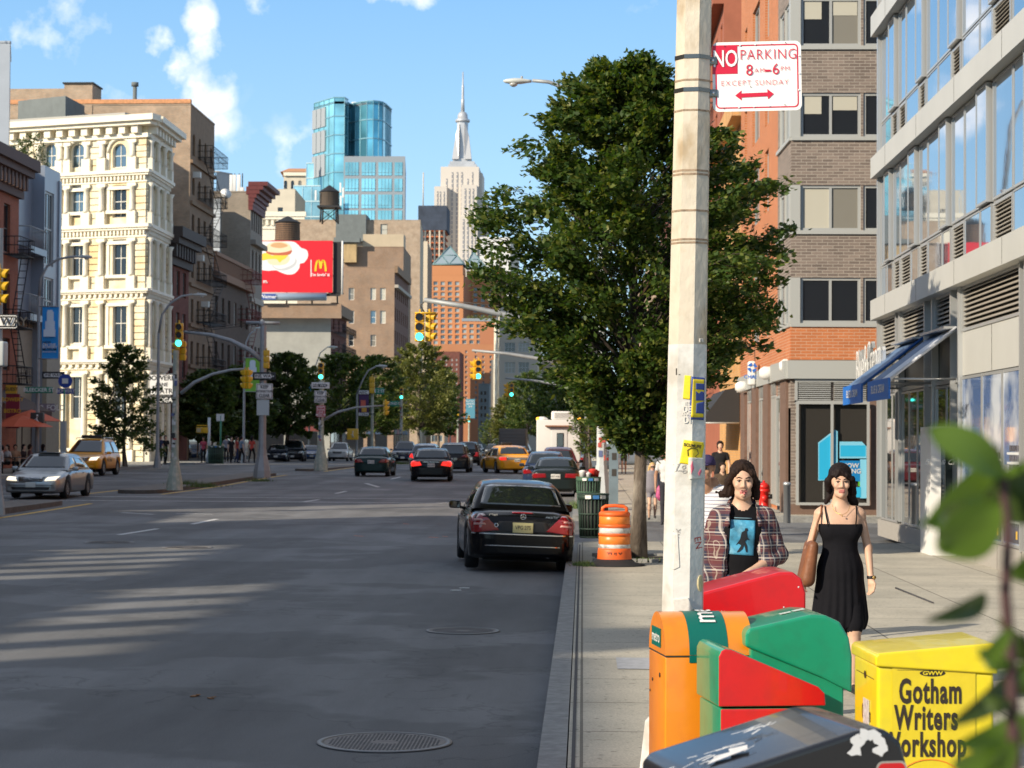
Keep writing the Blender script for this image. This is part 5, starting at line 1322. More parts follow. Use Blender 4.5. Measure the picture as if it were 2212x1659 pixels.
# tallest skyscraper
yE=2600.0
M_lime=mat('grey_limestone',(.60,.55,.49),.8,var=.05,vscale=.01);M_strip=mat('window_strip',(.27,.27,.29),.5,var=.2,vscale=.05);M_metal=mat('mast_metal',(.50,.51,.53),.45,metal=.4,var=.2,vscale=.05)
root=thing('art_deco_skyscraper','stepped art deco skyscraper with tall needle antenna, highest thing on the skyline','skyscraper',(XY(985,yE).x,yE,0))
def EX(X):return XY(X,yE).x
def EZ(Y):return ZY(Y,yE,990)
def tier(X0,X1,Yt,dep0,dep1,strips=(),nm='tier',Yb=700):
 mb=MB();mb.bb(EX(X0),EX(X1),yE+dep0,yE+dep1,EZ(Yb),EZ(Yt),M_lime);part(nm,mb,root,True)
 for(x,wd,ya)in strips:
  mb=MB();mb.bb(EX(x-wd/2),EX(x+wd/2),yE+dep0-.6,yE+dep0+.2,EZ(Yb),EZ(ya),M_strip)
  z=EZ(ya)-2
  while z>EZ(Yb):mb.bb(EX(x-wd/2),EX(x+wd/2),yE+dep0-.8,yE+dep0-.5,z-1.5,z,M_lime);z-=3.7*1.6
  part('window_band',mb,root,True)
tier(948,1031,360,0,60,[(961,2.6,386),(973.5,3,372),(984,3,372),(994,3,372),(1007,2.6,386),(1017,2,372)])
mb=MB();mb.bb(EX(1031),EX(1038),yE+6,yE+60,EZ(700),EZ(372),M_lime);part('east_shoulder',mb,root,True)
tier(936,963,405,-12,60,[(943,1.8,416),(949,1.8,416),(957,1.8,416)],'west_wing')
tier(995,1028,402,-14,50,[(1003,3,410),(1012,2.6,410),(1020,2.6,410)],'middle_wing')
tier(993,1031,472,-26,50,[(1001,3.2,478),(1010,3.2,478),(1019,3.2,478),(1026,2,478)],'lower_wing')
tier(1031,1050,440,-8,50,[(1036,1.6,450),(1042,1.6,450)],'east_wing')
for(X0,X1,Ya,Yb)in((963,1025,352,361),(966,1020,345,353),(972,1012,338,346)):
 mb=MB();d=(X1-X0)/4400*yE;mb.bb(EX(X0),EX(X1),yE+30-d/2,yE+30+d/2,EZ(Yb),EZ(Ya),M_metal);part('crown_step',mb,root,True)
cxE=(EX(976)+EX(1008))/2;mb=MB()
ring=[(EZ(340),14),(EZ(320),11),(EZ(295),10),(EZ(262),10.6),(EZ(252),10.4)]
mb.lathe((cxE,yE+30,0),[(r_*.72,z)for z,r_ in ring],M_metal,8,False,rot0=math.pi/8);part('mooring_mast',mb,root,True)
for s_ in(-1,1):
 mb=MB();x0,x1=cxE+s_*4.0,cxE+s_*9.5;mb.add([(x0,yE+15,EZ(340)),(x1+s_*3,yE+15,EZ(340)),(x1-s_*1,yE+22,EZ(285)),(x0,yE+22,EZ(262)),(x0,yE+30,EZ(340)),(x1+s_*3,yE+30,EZ(340)),(x1-s_*1,yE+30,EZ(285)),(x0,yE+30,EZ(262))],[(0,1,2,3),(4,7,6,5),(0,4,5,1),(1,5,6,2),(2,6,7,3),(3,7,4,0)],mat('bright_fin',(.5,.5,.51),.5,metal=.3));part('wing_fin',mb,root,True)
mb=MB();mb.lathe((cxE,yE+30,0),[(9.5,EZ(256)),(9.5,EZ(251)),(6.8,EZ(249)),(6.4,EZ(240)),(4.6,EZ(235)),(1.4,EZ(233))],M_metal,16);part('dome',mb,root,True)
mb=MB();mb.lathe((cxE,yE+30,0),[(2.6,EZ(236)),(2.2,EZ(212)),(2.2,EZ(206)),(1.7,EZ(205)),(1.5,EZ(176)),(1.1,EZ(175)),(.7,EZ(146))],M_metal,8);part('antenna',mb,root,True)
# low blocks that close the view between the trees
for(X0,X1,y,Yt,m_,lab)in((820,900,430,800,M_redbr,'dark red block low behind the avenue trees'),(900,960,640,815,M_brown,'brown block low behind the avenue trees'),(1100,1290,520,770,M_tanbr,'long tan block behind the white truck and trees'),(560,740,330,800,M_bkbr,'low brick block behind the trees under the grey party wall')):
 sblock('street_block',lab,'building',X0,X1,X1+8,y,Yt,m_,m_,lambda S,E,r:[S.op(S.L*(k+.5)/8-1.2,S.L*(k+.5)/8+1.2,2+3.6*f,4.2+3.6*f,'far')for k in range(8)for f in range(4)],depth=20)
 # ------------------------------------------------------------ trees
def leaf_mat(name,c1,c2,c3,trans=.3):
 m=bpy.data.materials.new(name);m.use_nodes=True;nt=m.node_tree;n,l=nt.nodes,nt.links;b=n['Principled BSDF'];out=n['Material Output']
 g_=n.new('ShaderNodeNewGeometry');r=n.new('ShaderNodeValToRGB');l.new(g_.outputs['Random Per Island'],r.inputs[0])
 e=r.color_ramp.elements;e[0].color=(*c1,1);e[0].position=.0;e[1].color=(*c3,1);e[1].position=1.0;k=e.new(.6);k.color=(*c2,1)
 l.new(r.outputs[0],b.inputs['Base Color']);b.inputs['Roughness'].default_value=.42;b.inputs['Specular IOR Level'].default_value=.35
 t=n.new('ShaderNodeBsdfTranslucent');sc=n.new('ShaderNodeVectorMath');sc.operation='MULTIPLY';sc.inputs[1].default_value=(1.6,1.7,.5);l.new(r.outputs[0],sc.inputs[0]);l.new(sc.outputs[0],t.inputs[0])
 mx=n.new('ShaderNodeMixShader');mx.inputs[0].default_value=trans;l.new(b.outputs[0],mx.inputs[1]);l.new(t.outputs[0],mx.inputs[2]);l.new(mx.outputs[0],out.inputs[0])
 return m
L_dark=leaf_mat('linden_leaf',(.036,.074,.019),(.070,.120,.028),(.20,.21,.048),.36)
L_mid=leaf_mat('avenue_leaf',(.045,.08,.02),(.09,.14,.035),(.20,.22,.06))
L_yel=leaf_mat('yellow_green_leaf',(.09,.11,.03),(.17,.18,.05),(.28,.27,.09))
L_shade=leaf_mat('shaded_leaf',(.04,.07,.022),(.07,.11,.03),(.14,.17,.05))  # shade on the west side trees put into darker leaf colours
M_bark=mat('bark',(.12,.095,.075),.9,var=.35,vscale=14,bump=.6,bscale=40,stretch=(1,1,.35),var2=(.28,.25,.21),v2s=5)
M_limb=mat('limb_bark',(.06,.045,.035),.9)
def leaves_mesh(P,O,S_,m,nr):
 """P positions, O outward directions, S_ sizes -> folded leaf faces"""
 n=len(P);up=nr.normal(0,.5,(n,3));up[:,2]+=.9
 d=O+nr.normal(0,.55,(n,3));d[:,2]-=.25
 d/=np.linalg.norm(d,axis=1)[:,None]+1e-9
 s=np.cross(d,up);s/=np.linalg.norm(s,axis=1)[:,None]+1e-9;nn=np.cross(s,d)
 S1=S_[:,None]
 base=P-d*S1*.45;tip=P+d*S1*.6;lf=P+s*S1*.36-nn*S1*.10;rt=P-s*S1*.36-nn*S1*.10
 V=np.stack([base,lf,tip,rt],1).reshape(-1,3);k=np.arange(n)*4
 F=np.stack([np.stack([k,k+1,k+2],1),np.stack([k,k+2,k+3],1)],1).reshape(-1,3)
 me=bpy.data.meshes.new('crown');me.vertices.add(len(V));me.vertices.foreach_set('co',V.ravel());me.loops.add(F.size);me.loops.foreach_set('vertex_index',F.ravel().astype(np.int32))
 me.polygons.add(len(F));me.polygons.foreach_set('loop_start',np.arange(len(F),dtype=np.int32)*3);me.polygons.foreach_set('loop_total',np.full(len(F),3,np.int32))
 me.materials.append(m);me.update();me.validate();return me
def tree(name,label,base,H,env,nb,nl,ls,m,seed=1,trunk_r=.12,group=None,lean=(0,0),low=.25,droop=.35,squash=1.0,twigs=6,spread=1.15):
 nr=np.random.RandomState(seed);t=thing(name,label,'tree',base,group=group)
 ez=[e[0]for e in env];er=[e[1]for e in env]
 def rad(z):return float(np.interp(z,ez,er))
 tp=[Vector((lean[0]*k/8+.05*math.sin(k*1.7+seed)*H/8,lean[1]*k/8+.04*math.cos(k*2.1),H*.97*k/8))for k in range(9)]
 def trunk_at(z):k=min(7.999,max(0,z/(H*.97)*8));i=int(k);return tp[i].lerp(tp[i+1],k-i)
 mb=MB();rr=[trunk_r*(1.35 if k==0 else 1)*(1-.85*k/8)for k in range(9)]
 mb.tube(tp,rr,M_bark,10);
 PP,OO=[],[]
 z0=ez[0]
 for i in range(nb):
  f=(i+.5)/nb;z=z0+(H*.98-z0)*(f**.9);a=i*2.399+nr.uniform(-.4,.4)
  zs_=max(low*H,z-rad(z)*.75*nr.uniform(.6,1.1));s0=trunk_at(zs_);R_=rad(z)*nr.uniform(.72,1.08)
  e0=trunk_at(z)*1.0;end=Vector((e0.x+R_*math.cos(a),e0.y+R_*squash*math.sin(a),z+nr.uniform(-.1,.25)*R_*.3))
  mid=s0.lerp(end,.5)+Vector((0,0,droop*R_*.5))
  pts=[s0.lerp(mid,u).lerp(mid.lerp(end,u),u)for u in(0,.25,.5,.75,1)]
  r0=trunk_r*.32*(1-f*.6);mb.tube(pts,[r0,r0*.8,r0*.55,r0*.35,r0*.12],M_limb,5,caps=False)
  out=(end-s0).normalized()
  for j in range(twigs):
   u=.3+.7*(j+.7)/twigs;k=min(3,int(u*4));q=pts[k].lerp(pts[k+1],u*4-k)
   L=R_*.42*nr.uniform(.5,1.1)*(1.25-u*.75)
   dv=(out*1.0+Vector(nr.normal(0,.75,3))).normalized();dv.z*=.7
   q2=q+dv*L;mb.tube([q,q.lerp(q2,.5)+Vector((0,0,L*.08)),q2],[r0*.3,r0*.2,r0*.06],M_limb,3,caps=False)
   npt=max(4,int(nl/nb/twigs));uu=nr.beta(1.6,1.0,npt)
   base_=np.array(q)[None,:]+uu[:,None]*np.array(q2-q)[None,:]
   PP.append(base_+nr.normal(0,1,(npt,3))*np.array([.13,.13,.085])*max(.55,L)*spread);OO.append(np.repeat(np.array(dv+out*.6)[None,:],npt,0))
 part('trunk',mb,t)
 P=np.concatenate(PP);O=np.concatenate(OO);S_=ls*nr.uniform(.65,1.25,len(P))
 c=link('crown',leaves_mesh(P,O,S_,m,nr),t)
 return t
pt=GP(1385,1208,.15)
k_=pt.y/4400.0
def hgt(Y):return(1208-Y)*k_
env=[(hgt(975),.25),(hgt(930),.7),(hgt(850),1.15),(hgt(780),1.65),(hgt(700),2.2),(hgt(610),2.5),(hgt(500),2.4),(hgt(415),2.3),(hgt(345),1.8),(hgt(290),1.35),(hgt(220),1.15),(hgt(160),.85),(hgt(125),.4),(hgt(100),.05)]
tree('linden_tree','large dark green street tree in the pavement behind the white pole',pt,hgt(112),env,150,96000,.104,L_dark,seed=17,trunk_r=.125,low=.22,droop=.5,twigs=8,lean=(-.22,0),spread=1.3)
mb=MB();mb.bb(-.75,.75,-.75,.75,0,.012,mat('tree_pit_soil',(.10,.08,.055),.95,var=.3))
for k in range(9):
 for s_ in(-1,1):mb.box((-.72+k*.18,s_*.8,.02),(.15,.12,.06),M_kerb,rz=rnd.uniform(-.1,.1))
single('tree_pit',mb,'soil square edged with small paving blocks round the big tree trunk','tree pit',pt+Vector((0,0,.002)))
q=GP(1272,1062,.15)
tree('young_tree','slim young tree with light leaves between the white truck and the white signal pole',q,4.4,[(1.3,.3),(1.8,.62),(2.8,.7),(3.8,.5),(4.4,.1)],40,3600,.10,L_mid,seed=5,trunk_r=.045)
q=GP(268,1008,.15)
tree('ivy_tree','loose dark tree before the cream building beside the taxi',q,7.0,[(.6,2.0),(2,2.1),(4.2,1.9),(5.4,1.3),(6.5,.9),(7.0,.2)],60,8500,.19,L_shade,seed=8,trunk_r=.12,spread=1.7)
q=GP(205,1008,.15);tree('ivy_tree','thin arching tree left of the loose dark one before the cream building',q,6.2,[(1,.5),(3,.7),(5,.9),(6.2,.3)],24,1500,.17,L_shade,seed=9,trunk_r=.07,lean=(1.4,0))
AV='street trees along the west pavement'
def tr_px(X,Yb,Yt,W,y,m,seed,label,nl=16000,ls=.30,group=AV,low=.25):
 b=XY(X,y);zt=ZY(Yt,y,X);H=zt-gz(y);r=W/2/4400*y
 tree('street_tree',label,(b.x,y,gz(y)+.1),H,[(H*.22,r*.55),(H*.4,r*.95),(H*.6,r),(H*.8,r*.75),(H*.95,r*.4),(H,.1)],80,nl,ls,m,seed=seed,trunk_r=.2,group=group,low=low,spread=2.0)
tr_px(448,980,800,150,150,L_shade,21,'dark shaded street tree left of the tall grey signal pole')
tr_px(520,980,790,150,158,L_shade,22,'dark shaded street tree right beside the green banner')
tr_px(620,980,760,170,175,L_shade,23,'dark tree between the two keep clear signs')
tr_px(735,975,762,170,195,L_mid,24,'mid green tree behind the one way sign on the median')
tr_px(808,975,765,150,215,L_mid,25,'green tree behind the purple banner')
tr_px(905,972,738,190,235,L_yel,26,'tallest yellow green tree under the hanging signals',22000)
tr_px(948,970,790,110,250,L_mid,27,'dark green tree right of the tallest yellow green one')
tr_px(1205,975,790,130,230,L_mid,31,'green tree behind the white truck roof',group='street trees along the east pavement')
tr_px(1140,972,800,110,290,L_mid,32,'green tree left of the white truck',group='street trees along the east pavement')
tr_px(1100,970,850,90,330,L_yel,33,'yellowish tree above the grey box truck',group='street trees along the east pavement')
tr_px(1060,968,905,60,400,L_mid,34,'small bright tree at the far end of the street',2500,group='street trees along the east pavement')
tr_px(1265,985,770,150,190,L_mid,35,'green tree behind the orange barrel at the right kerb',group='street trees along the east pavement')
p=Vector((XY(60,112).x,112.5,ztg));tree('roof_tree','small leafy tree growing on the metal clad building roof',(p.x,p.y,p.z-.2),2.1,[(.2,.8),(1,.9),(1.7,.6),(2.1,.2)],22,900,.12,L_shade,seed=41,trunk_r=.03)
p=Vector((XY(38,112).x,112.2,ztg));tree('roof_tree','second small roof tree at the far left of the metal clad building',(p.x,p.y,p.z-.2),1.7,[(.2,.6),(1,.7),(1.7,.2)],18,600,.12,L_shade,seed=42,trunk_r=.03)
for i,X in enumerate((1012,1022,1032,1044,1058)):
 y=1096;p=PY(X,694,y);s_=MB();nr=np.random.RandomState(i);n=130;P=nr.normal(0,1,(n,3))*np.array([.9,.9,.9])+np.array([0,0,1.3])
 sh=link('terrace_shrub',leaves_mesh(P,P,np.full(n,.7),L_yel,nr));sh.location=p;tag(sh,('first','second','third','fourth','fifth')[i]+' round shrub from the left on the orange wing terrace','shrub','terrace shrubs')
def tufts(px,py,w,n,dz,seed,h=.12):
 p=GP(px,py,dz);nr=np.random.RandomState(seed);mb=MB();m=mat('grass_blade',(.09,.14,.035),.8,var=.3,vscale=20)
 for i in range(n):
  x,y=nr.normal(0,w),nr.normal(0,w*1.3);a=nr.uniform(0,6.28);hh=h*nr.uniform(.5,1.3);c,s=math.cos(a)*.012,math.sin(a)*.012;q=(x+nr.normal(0,.04),y+nr.normal(0,.04),hh)
  mb.add([(x-c,y-s,0),(x+c,y+s,0),q],[(0,1,2)],m)
 o=link('grass_tuft',mb.mesh('grass_tuft'));o.location=p;o['kind']='stuff';o['label']='tuft of weeds growing out of the paving';o['category']='grass'
tufts(400,1048,.28,260,.13,1,.2);tufts(440,1052,.3,300,.13,2,.18);tufts(560,1040,.25,200,.13,3,.16);tufts(865,1003,.4,260,.13,4,.2);tufts(1262,1222,.09,200,.15,5,.07);tufts(1243,1098,.22,160,.15,6,.22);tufts(1410,1212,.1,90,.15,7,.05);tufts(1380,1212,.12,90,.15,8,.05)
# ------------------------------------------------------------ signals, lamps, poles, signs
M_pole=mat('pole_grey',(.33,.35,.36),.55,metal=.3,var=.15,vscale=3);M_pgl=mat('pole_green_grey',(.36,.40,.33),.6,var=.2,vscale=3,var2=(.5,.48,.4),v2s=6)
M_sig=mat('signal_yellow',(.72,.42,.02),.4,var=.08,vscale=8);M_lens=mat('dark_lens',(.02,.012,.01),.2)
M_grn=mat('green_light',(.02,.5,.42),.4,emit=(.05,.85,.75),estr=3.2);M_red=mat('red_light',(.6,.02,.02),.4,emit=(1,.05,.03),estr=3);M_amb=mat('amber_light',(.8,.3,.02),.4,emit=(1,.45,.05),estr=2)
def signal_head(label,loc,rz=0.0,s=1.0,lit=True,group='traffic signal heads'):
 t=thing('traffic_signal',label,'traffic light',loc,rz,group=group)
 mb=MB();h=.36*s;w=.35*s
 for k in range(3):mb.bb(-w/2,w/2,-.0,.2*s,h*k+.006,h*(k+1)-.006,M_sig,.03*s)
 mb.bb(-.03*s,.03*s,.05*s,.12*s,3*h,3*h+.12*s,M_sig);part('housing',mb,t)
 for k in range(3):
  v=MB();n=12;r=.15*s;zc=h*(k+.5)
  a0=[math.radians(-40+260*j/n)for j in range(n+1)]
  vs=[(r*math.cos(a),0,zc+r*math.sin(a))for a in a0]+[(r*math.cos(a),-.22*s*(.55+.45*max(0,math.sin(a))),zc+r*math.sin(a))for a in a0]
  v.add(vs,[(j,j+1,n+2+j,n+1+j)for j in range(n)],M_sig,True);part('visor',v,t)
  l_=MB();m=M_grn if(lit and k==0)else M_lens
  ring=[(r*.92*math.cos(2*math.pi*j/16),-.004,zc+r*.92*math.sin(2*math.pi*j/16))for j in range(16)];l_.add(ring,[list(range(16))],m);part('lens',l_,t)
 return t
def lampost(t,pts,head,m=M_pole,r=.06,hs=1.0,hrot=0.0):
 mb=MB();mb.tube(pts,[r*(1-.3*i/len(pts))for i in range(len(pts))],m,8);part('arm',mb,t,True)
 mb=MB();hx=Matrix.Translation(head)@Matrix.Rotation(hrot,4,'Z');mb.M=hx
 n=10;prof=[(-.55,.03),(-.45,.1),(-.2,.15),(.05,.14),(.3,.08),(.42,.06)]
 vs=[]
 for(x,rr)in prof:
  for j in range(n):a=2*math.pi*j/n;vs.append((x*hs,rr*1.2*math.cos(a)*hs,(rr*.62*math.sin(a)+(.02 if math.sin(a)>0 else 0))*hs))
 mb.add(vs,[(i*n+j,i*n+(j+1)%n,(i+1)*n+(j+1)%n,(i+1)*n+j)for i in range(len(prof)-1)for j in range(n)]+[list(range(n))[::-1],[(len(prof)-1)*n+j for j in range(n)]],mat('lamp_housing',(.55,.58,.55),.45),True)
 mb.lathe((.08*hs,0,.1*hs),[(.04*hs,0),(.04*hs,.08*hs)],M_fg,8);part('lamp_head',mb,t,True)
 mb=MB();mb.M=hx;mb.lathe((-.2*hs,0,-.18*hs),[(.06*hs,0),(.12*hs,.04*hs),(.15*hs,.11*hs)],mat('lamp_lens',(.45,.45,.42),.15),14);part('lamp_lens',mb,t,True)
def base_pole(t,p,z1,r=.11,m=M_pole,n=8,br=.24,bh=.75,r1=None):
 mb=MB();mb.lathe((p.x,p.y,0),[(r,p.z+bh),((r1 or r*.75),z1)],m,n,False,rot0=math.pi/8);part('pole',mb,t,True)
 mb=MB();mb.lathe((p.x,p.y,0),[(br,p.z),(br*.95,p.z+bh*.25),(r*1.25,p.z+bh*.8),(r*1.15,p.z+bh)],m,n,False,rot0=math.pi/8);part('base',mb,t,True)
def stickers(t,p,r,z0,z1,n,seed):
 rg_=random.Random(seed);cols=[(.6,.6,.58),(.03,.03,.03),(.5,.08,.06),(.6,.5,.4),(.12,.15,.3),(.7,.7,.7)]
 mb=MB()
 for i in range(n):
  z=rg_.uniform(z0,z1);w,h=rg_.uniform(.05,.14),rg_.uniform(.05,.2);x=rg_.uniform(-r*.5,r*.4);c=rg_.choice(cols)
  m=mat('sticker_%d'%cols.index(c),c,.6);y=p.y-r*1.02-.002*i;mb.quad((p.x+x-w/2*min(1,r*9),y,z),(p.x+x+w/2*min(1,r*9),y,z),(p.x+x+w/2*min(1,r*9),y,z+h),(p.x+x-w/2*min(1,r*9),y,z+h),m)
 part('stickers',mb,t,True)
def face_sign(label,X0,Y0,X1,Y1,y,bg,fg,lines,size,border=True,sx=1.0,arrow=None,name='road_sign',cat='sign',fill=1.0):
 p,q=PY(X0,Y1,y),PY(X1,Y0,y);t=thing(name,label,cat,((p.x+q.x)/2,y,p.z));b=.03
 mb=MB();mb.bb(p.x,q.x,y,y+.02,p.z,q.z,bg,.008);part('plate',mb,t,True)
 tt=MB();w,h=q.x-p.x,q.z-p.z
 if border:
  for a in((p.x+b,q.x-b,p.z+b,p.z+b+.018),(p.x+b,q.x-b,q.z-b-.018,q.z-b),(p.x+b,p.x+b+.018,p.z+b,q.z-b),(q.x-b-.018,q.x-b,p.z+b,q.z-b)):tt.bb(a[0],a[1],y-.004,y,a[2],a[3],fg)
 if arrow:
  m2=arrow;aw=w*.86;x0=(p.x+q.x)/2-aw/2;zc=(p.z+q.z)/2;hh=h*.26;pts=[(x0,zc-hh),(x0+aw*.76,zc-hh),(x0+aw*.76,zc-hh*1.35),(x0+aw,zc),(x0+aw*.76,zc+hh*1.35),(x0+aw*.76,zc+hh),(x0,zc+hh)]
  tt.add([(a,y-.006,b_)for a,b_ in pts],[list(range(7))],m2)
 n=len(lines)
 for i,ln in enumerate(lines):
  zc=q.z-h*(.5+(i-(n-1)/2)/n*fill*.86)if n>1 else(p.z+q.z)/2
  put_text(tt,ln,((p.x+q.x)/2-(w*.06 if arrow else 0),y-.012,zc),(1,0,0),(0,0,1),(bg if arrow else fg),size[i]if isinstance(size,(list,tuple))else size,bold=.02,sx=sx)
 part('lettering',tt,t,True);return t
 # A: near median pole with signal on top
pA=GP(377,1059,.13);yA=pA.y
t=thing('signal_pole','weathered pale signal pole covered in stickers on the near median','pole',pA)
base_pole(t,pA,ZY(757,yA,384),.13,M_pgl,12,.3,1.1,.1);mb=MB();mb.tube([PY(391,850,yA),PY(420,826,yA),PY(460,808,yA),PY(500,799,yA),PY(532,797,yA)],[.07,.06,.05,.045,.04],M_pole,8);part('arm',mb,t,True)
mb=MB();mb.tube([PY(384,757,yA),PY(384,748,yA)],.07,M_sig,8);part('collar',mb,t,True)
stickers(t,pA,.12,1.3,4.2,26,4)
h_=(750-697)/4400*yA/1.08
signal_head('yellow signal showing green on top of the stickered median pole',PY(386,750,yA),0,h_)
signal_head('yellow signal turned left below the green one on the pole',PY(378,779,yA+.3),R(-95),h_*.75,False);signal_head('yellow signal back seen right of the stickered pole top',PY(396,779,yA+.4),R(170),h_*.8,False)
signal_head('left one of two yellow signals hanging at the end of the thin arm',PY(527,840,yA),R(-120),.62,False);signal_head('right one of two yellow signals hanging at the end of the thin arm',PY(538,840,yA),R(140),.62,False)
# B: tall grey pole at the end of the near median
pB=GP(566,1032,.13);yB_=pB.y
t=thing('signal_pole','tall clean grey pole with curved mast arm and crossbar on the near median','pole',pB)
base_pole(t,pB,ZY(703,yB_,566),.17,M_pole,8,.4,1.25,.14)
mb=MB();mb.tube([PY(564,777,yB_),PY(540,757,yB_),PY(500,736,yB_),PY(455,723,yB_),PY(398,717,yB_)],[.12,.11,.095,.08,.06],M_pole,8);part('mast_arm',mb,t,True)
mb=MB();mb.tube([PY(532,697,yB_),PY(604,698,yB_)],.07,M_pole,8);mb.lathe(PY(566,704,yB_),[(.12,0),(.16,.1),(.07,.25),(0.01,.3)],M_pole,8);part('crossbar',mb,t,True)
for(a,b)in(((532,697),(400,716)),((560,700),(400,719))):mb=MB();mb.tube([PY(*a,yB_),PY(*b,yB_)],.018,M_fd,4);part('guy_wire',mb,t,True)
signal_head('edge on yellow signal fixed right of the tall grey pole',PY(576,796,yB_),R(178),.75,False)
face_sign('black one way sign on the tall grey pole',546,804,596,821,yB_-.25,M_sblack,M_sblack,['ONE WAY'],.2,False,arrow=M_swhite)
face_sign('white keep intersection clear sign on the tall grey pole',553,829,589,862,yB_-.25,M_swhite,M_sblack,['KEEP','INTERSECTION','CLEAR'],[.2,.13,.2],sx=.8)
mb=MB();p,q=PY(556,897,yB_),PY(583,864,yB_);mb.bb(p.x,q.x,yB_-.2,yB_-.18,p.z,q.z,mat('sign_back',(.5,.52,.52),.4,metal=.4));single('blank_sign',mb,'blank pale sign back below the keep clear sign on the tall grey pole','sign')
# C: second median pole
pC=GP(693,1017,.13);yC=pC.y
t=thing('signal_pole','stickered old pole on the second median carrying a no honking notice','pole',pC);base_pole(t,pC,ZY(822,yC,693),.15,M_pgl,12,.38,1.6,.13);stickers(t,pC,.15,1.4,3.4,22,9)
mb=MB();mb.tube([PY(697,908,yC),PY(730,890,yC),PY(770,880,yC),PY(832,876,yC)],[.07,.06,.05,.04],M_pole,8);part('arm',mb,t,True)
signal_head('yellow signal showing green above the one way sign on the second median',PY(693,820,yC),0,(820-783)/4400*yC/1.08);signal_head('yellow signal hanging edge on at the end of the second median arm',PY(835,897,yC),R(120),.7,False)
face_sign('black and white one way sign under the green signal on the second median',673,826,712,839,yC-.3,M_swhite,M_swhite,['ONE WAY'],.2,False,arrow=M_sblack)
face_sign('white keep intersection clear sign on the second median',679,844,705,870,yC-.3,M_swhite,M_sblack,['KEEP','INTERSECTION','CLEAR'],[.2,.13,.2],sx=.8)
face_sign('red and blue no honking notice on the stickered second median pole',683,876,703,901,yC-.3,mat('notice_red',(.5,.03,.05),.5),M_swhite,["DON'T",'HONK','$350','PENALTY'],.14,sx=.9)
# D: far median poles
for(X,Yb,Yt,Y0,lab,lit,rz)in((867,1000,862,862,'yellow signal showing green on the pale far median pole',True,0),(804,985,850,850,'plain yellow signal back on the pole by the purple banner',False,math.pi),(1013,975,915,912,'tiny green signal near the blue wall banner',True,0),(1004-15,972,905,903,'tiny yellow signal back near the end of the street',False,math.pi)):
 y={867:180,804:172,1013:330,989:300}[X];b=XY(X,y);p=Vector((b.x,y,gz(y)+.1));t=thing('signal_pole',{867:'pale pole with green signal and street name on the far median',804:'grey pole behind the dark green car',1013:'thin signal pole far along the street',989:'pale pole far along the street'}[X],'pole',p)
 base_pole(t,p,ZY(Yt,y,X),.14,M_pgl,10,.38,1.3,.13);signal_head(lab,PY(X,Y0,y-.2),rz,{867:.92,804:1.3,1013:1.0,989:1.0}[X],lit)
 if X==867:stickers(t,p,.14,1.4,5,24,12)
face_sign('green Bond St name plate on the pale far median pole',843,866,862,878,179.5,M_sgreen,M_swhite,['BOND ST'],.3,False);face_sign('green E 2 St name plate left of the tall trees',810,838,830,852,171.5,M_sgreen,M_swhite,['E 2 ST'],.34,False)
# E: right kerb pole with lamp arm and mast arm; signals over the road
pE=GP(1299,1090,.15);yE_=pE.y;M_silver=mat('silver_pole',(.58,.61,.62),.45,metal=.2,var=.08,vscale=4)
t=thing('lamp_post','silver white lamp post with long lamp arm and signal mast arm behind the barrel','lamp post',pE)
base_pole(t,pE,9.5,.16,M_silver,8,.33,1.15,.11);stickers(t,pE,.14,1.5,3.3,14,15)
mb=MB();mb.tube([PY(1292,760,yE_),PY(1240,725,yE_),PY(1160,697,yE_),PY(1080,678,yE_),PY(1000,661,yE_),PY(916,648,yE_)],[.13,.12,.1,.09,.08,.07],M_pole,10);part('mast_arm',mb,t,True)
mb=MB();mb.tube([PY(1297,560,yE_),PY(1100,664,yE_),PY(920,644,yE_)],.015,M_fd,4);part('guy_wire',mb,t,True)
hd=PY(1122,176,yE_);lampost(t,[Vector((pE.x,pE.y,9.3)),PY(1288,270,yE_),PY(1262,222,yE_),PY(1225,192,yE_),PY(1185,177,yE_),PY(1150,174,yE_)],hd,M_pole,.07,.86)
hb=PY(906,740,yE_);hs=(740-675)/4400*yE_/1.08
signal_head('large yellow signal showing green hanging over the road, nearest to the camera',PY(906,738,yE_),0,hs*.98);signal_head('large yellow signal beside the nearest hanging one, turned right',PY(932,738,yE_+.15),R(78),hs*.98,False)
mb=MB();mb.tube([PY(896,676,yE_),PY(942,676,yE_)],.03,M_sig,6);mb.tube([PY(918,650,yE_),PY(908,660,yE_),PY(918,676,yE_)],.02,M_fd,5);single('signal_hanger',mb,'yellow hanger bracket at the tip of the mast arm above the road','bracket')
for(X,Yt,Yb,Yarm,y,lab,Xp)in((1031,777,820,757,100,'yellow signal showing green second along the road',1262),(1103,828,857,817,150,'yellow signal showing green third along the road, above the truck',1240)):
 p=Vector((-.0+.2,y,gz(y)+.15));t=thing('signal_pole',('grey mast arm pole hidden by the big tree' if y<120 else 'further mast arm pole behind the white truck'),'pole',p);base_pole(t,p,ZY(Yarm-40,y,X)+.5,.14,M_pole,8,.33,1.1)
 za=ZY(Yarm,y,X);xa=XY(X-12,y).x;mb=MB();mb.tube([(p.x,y,za-.9),(p.x-2,y,za-.45),(p.x-4,y,za-.15),(xa,y,za)],[.12,.1,.08,.06],M_pole,8);part('mast_arm',mb,t,True)
 s=(Yb-Yt)/4400*y/1.08;signal_head(lab,PY(X+2,Yb,y),0,s);signal_head(('side' if y<120 else 'left')+' turned yellow signal beside the '+('second' if y<120 else 'third')+' green one along the road',PY(X-10,Yb,y+.1),R(-80),s*.95,False)
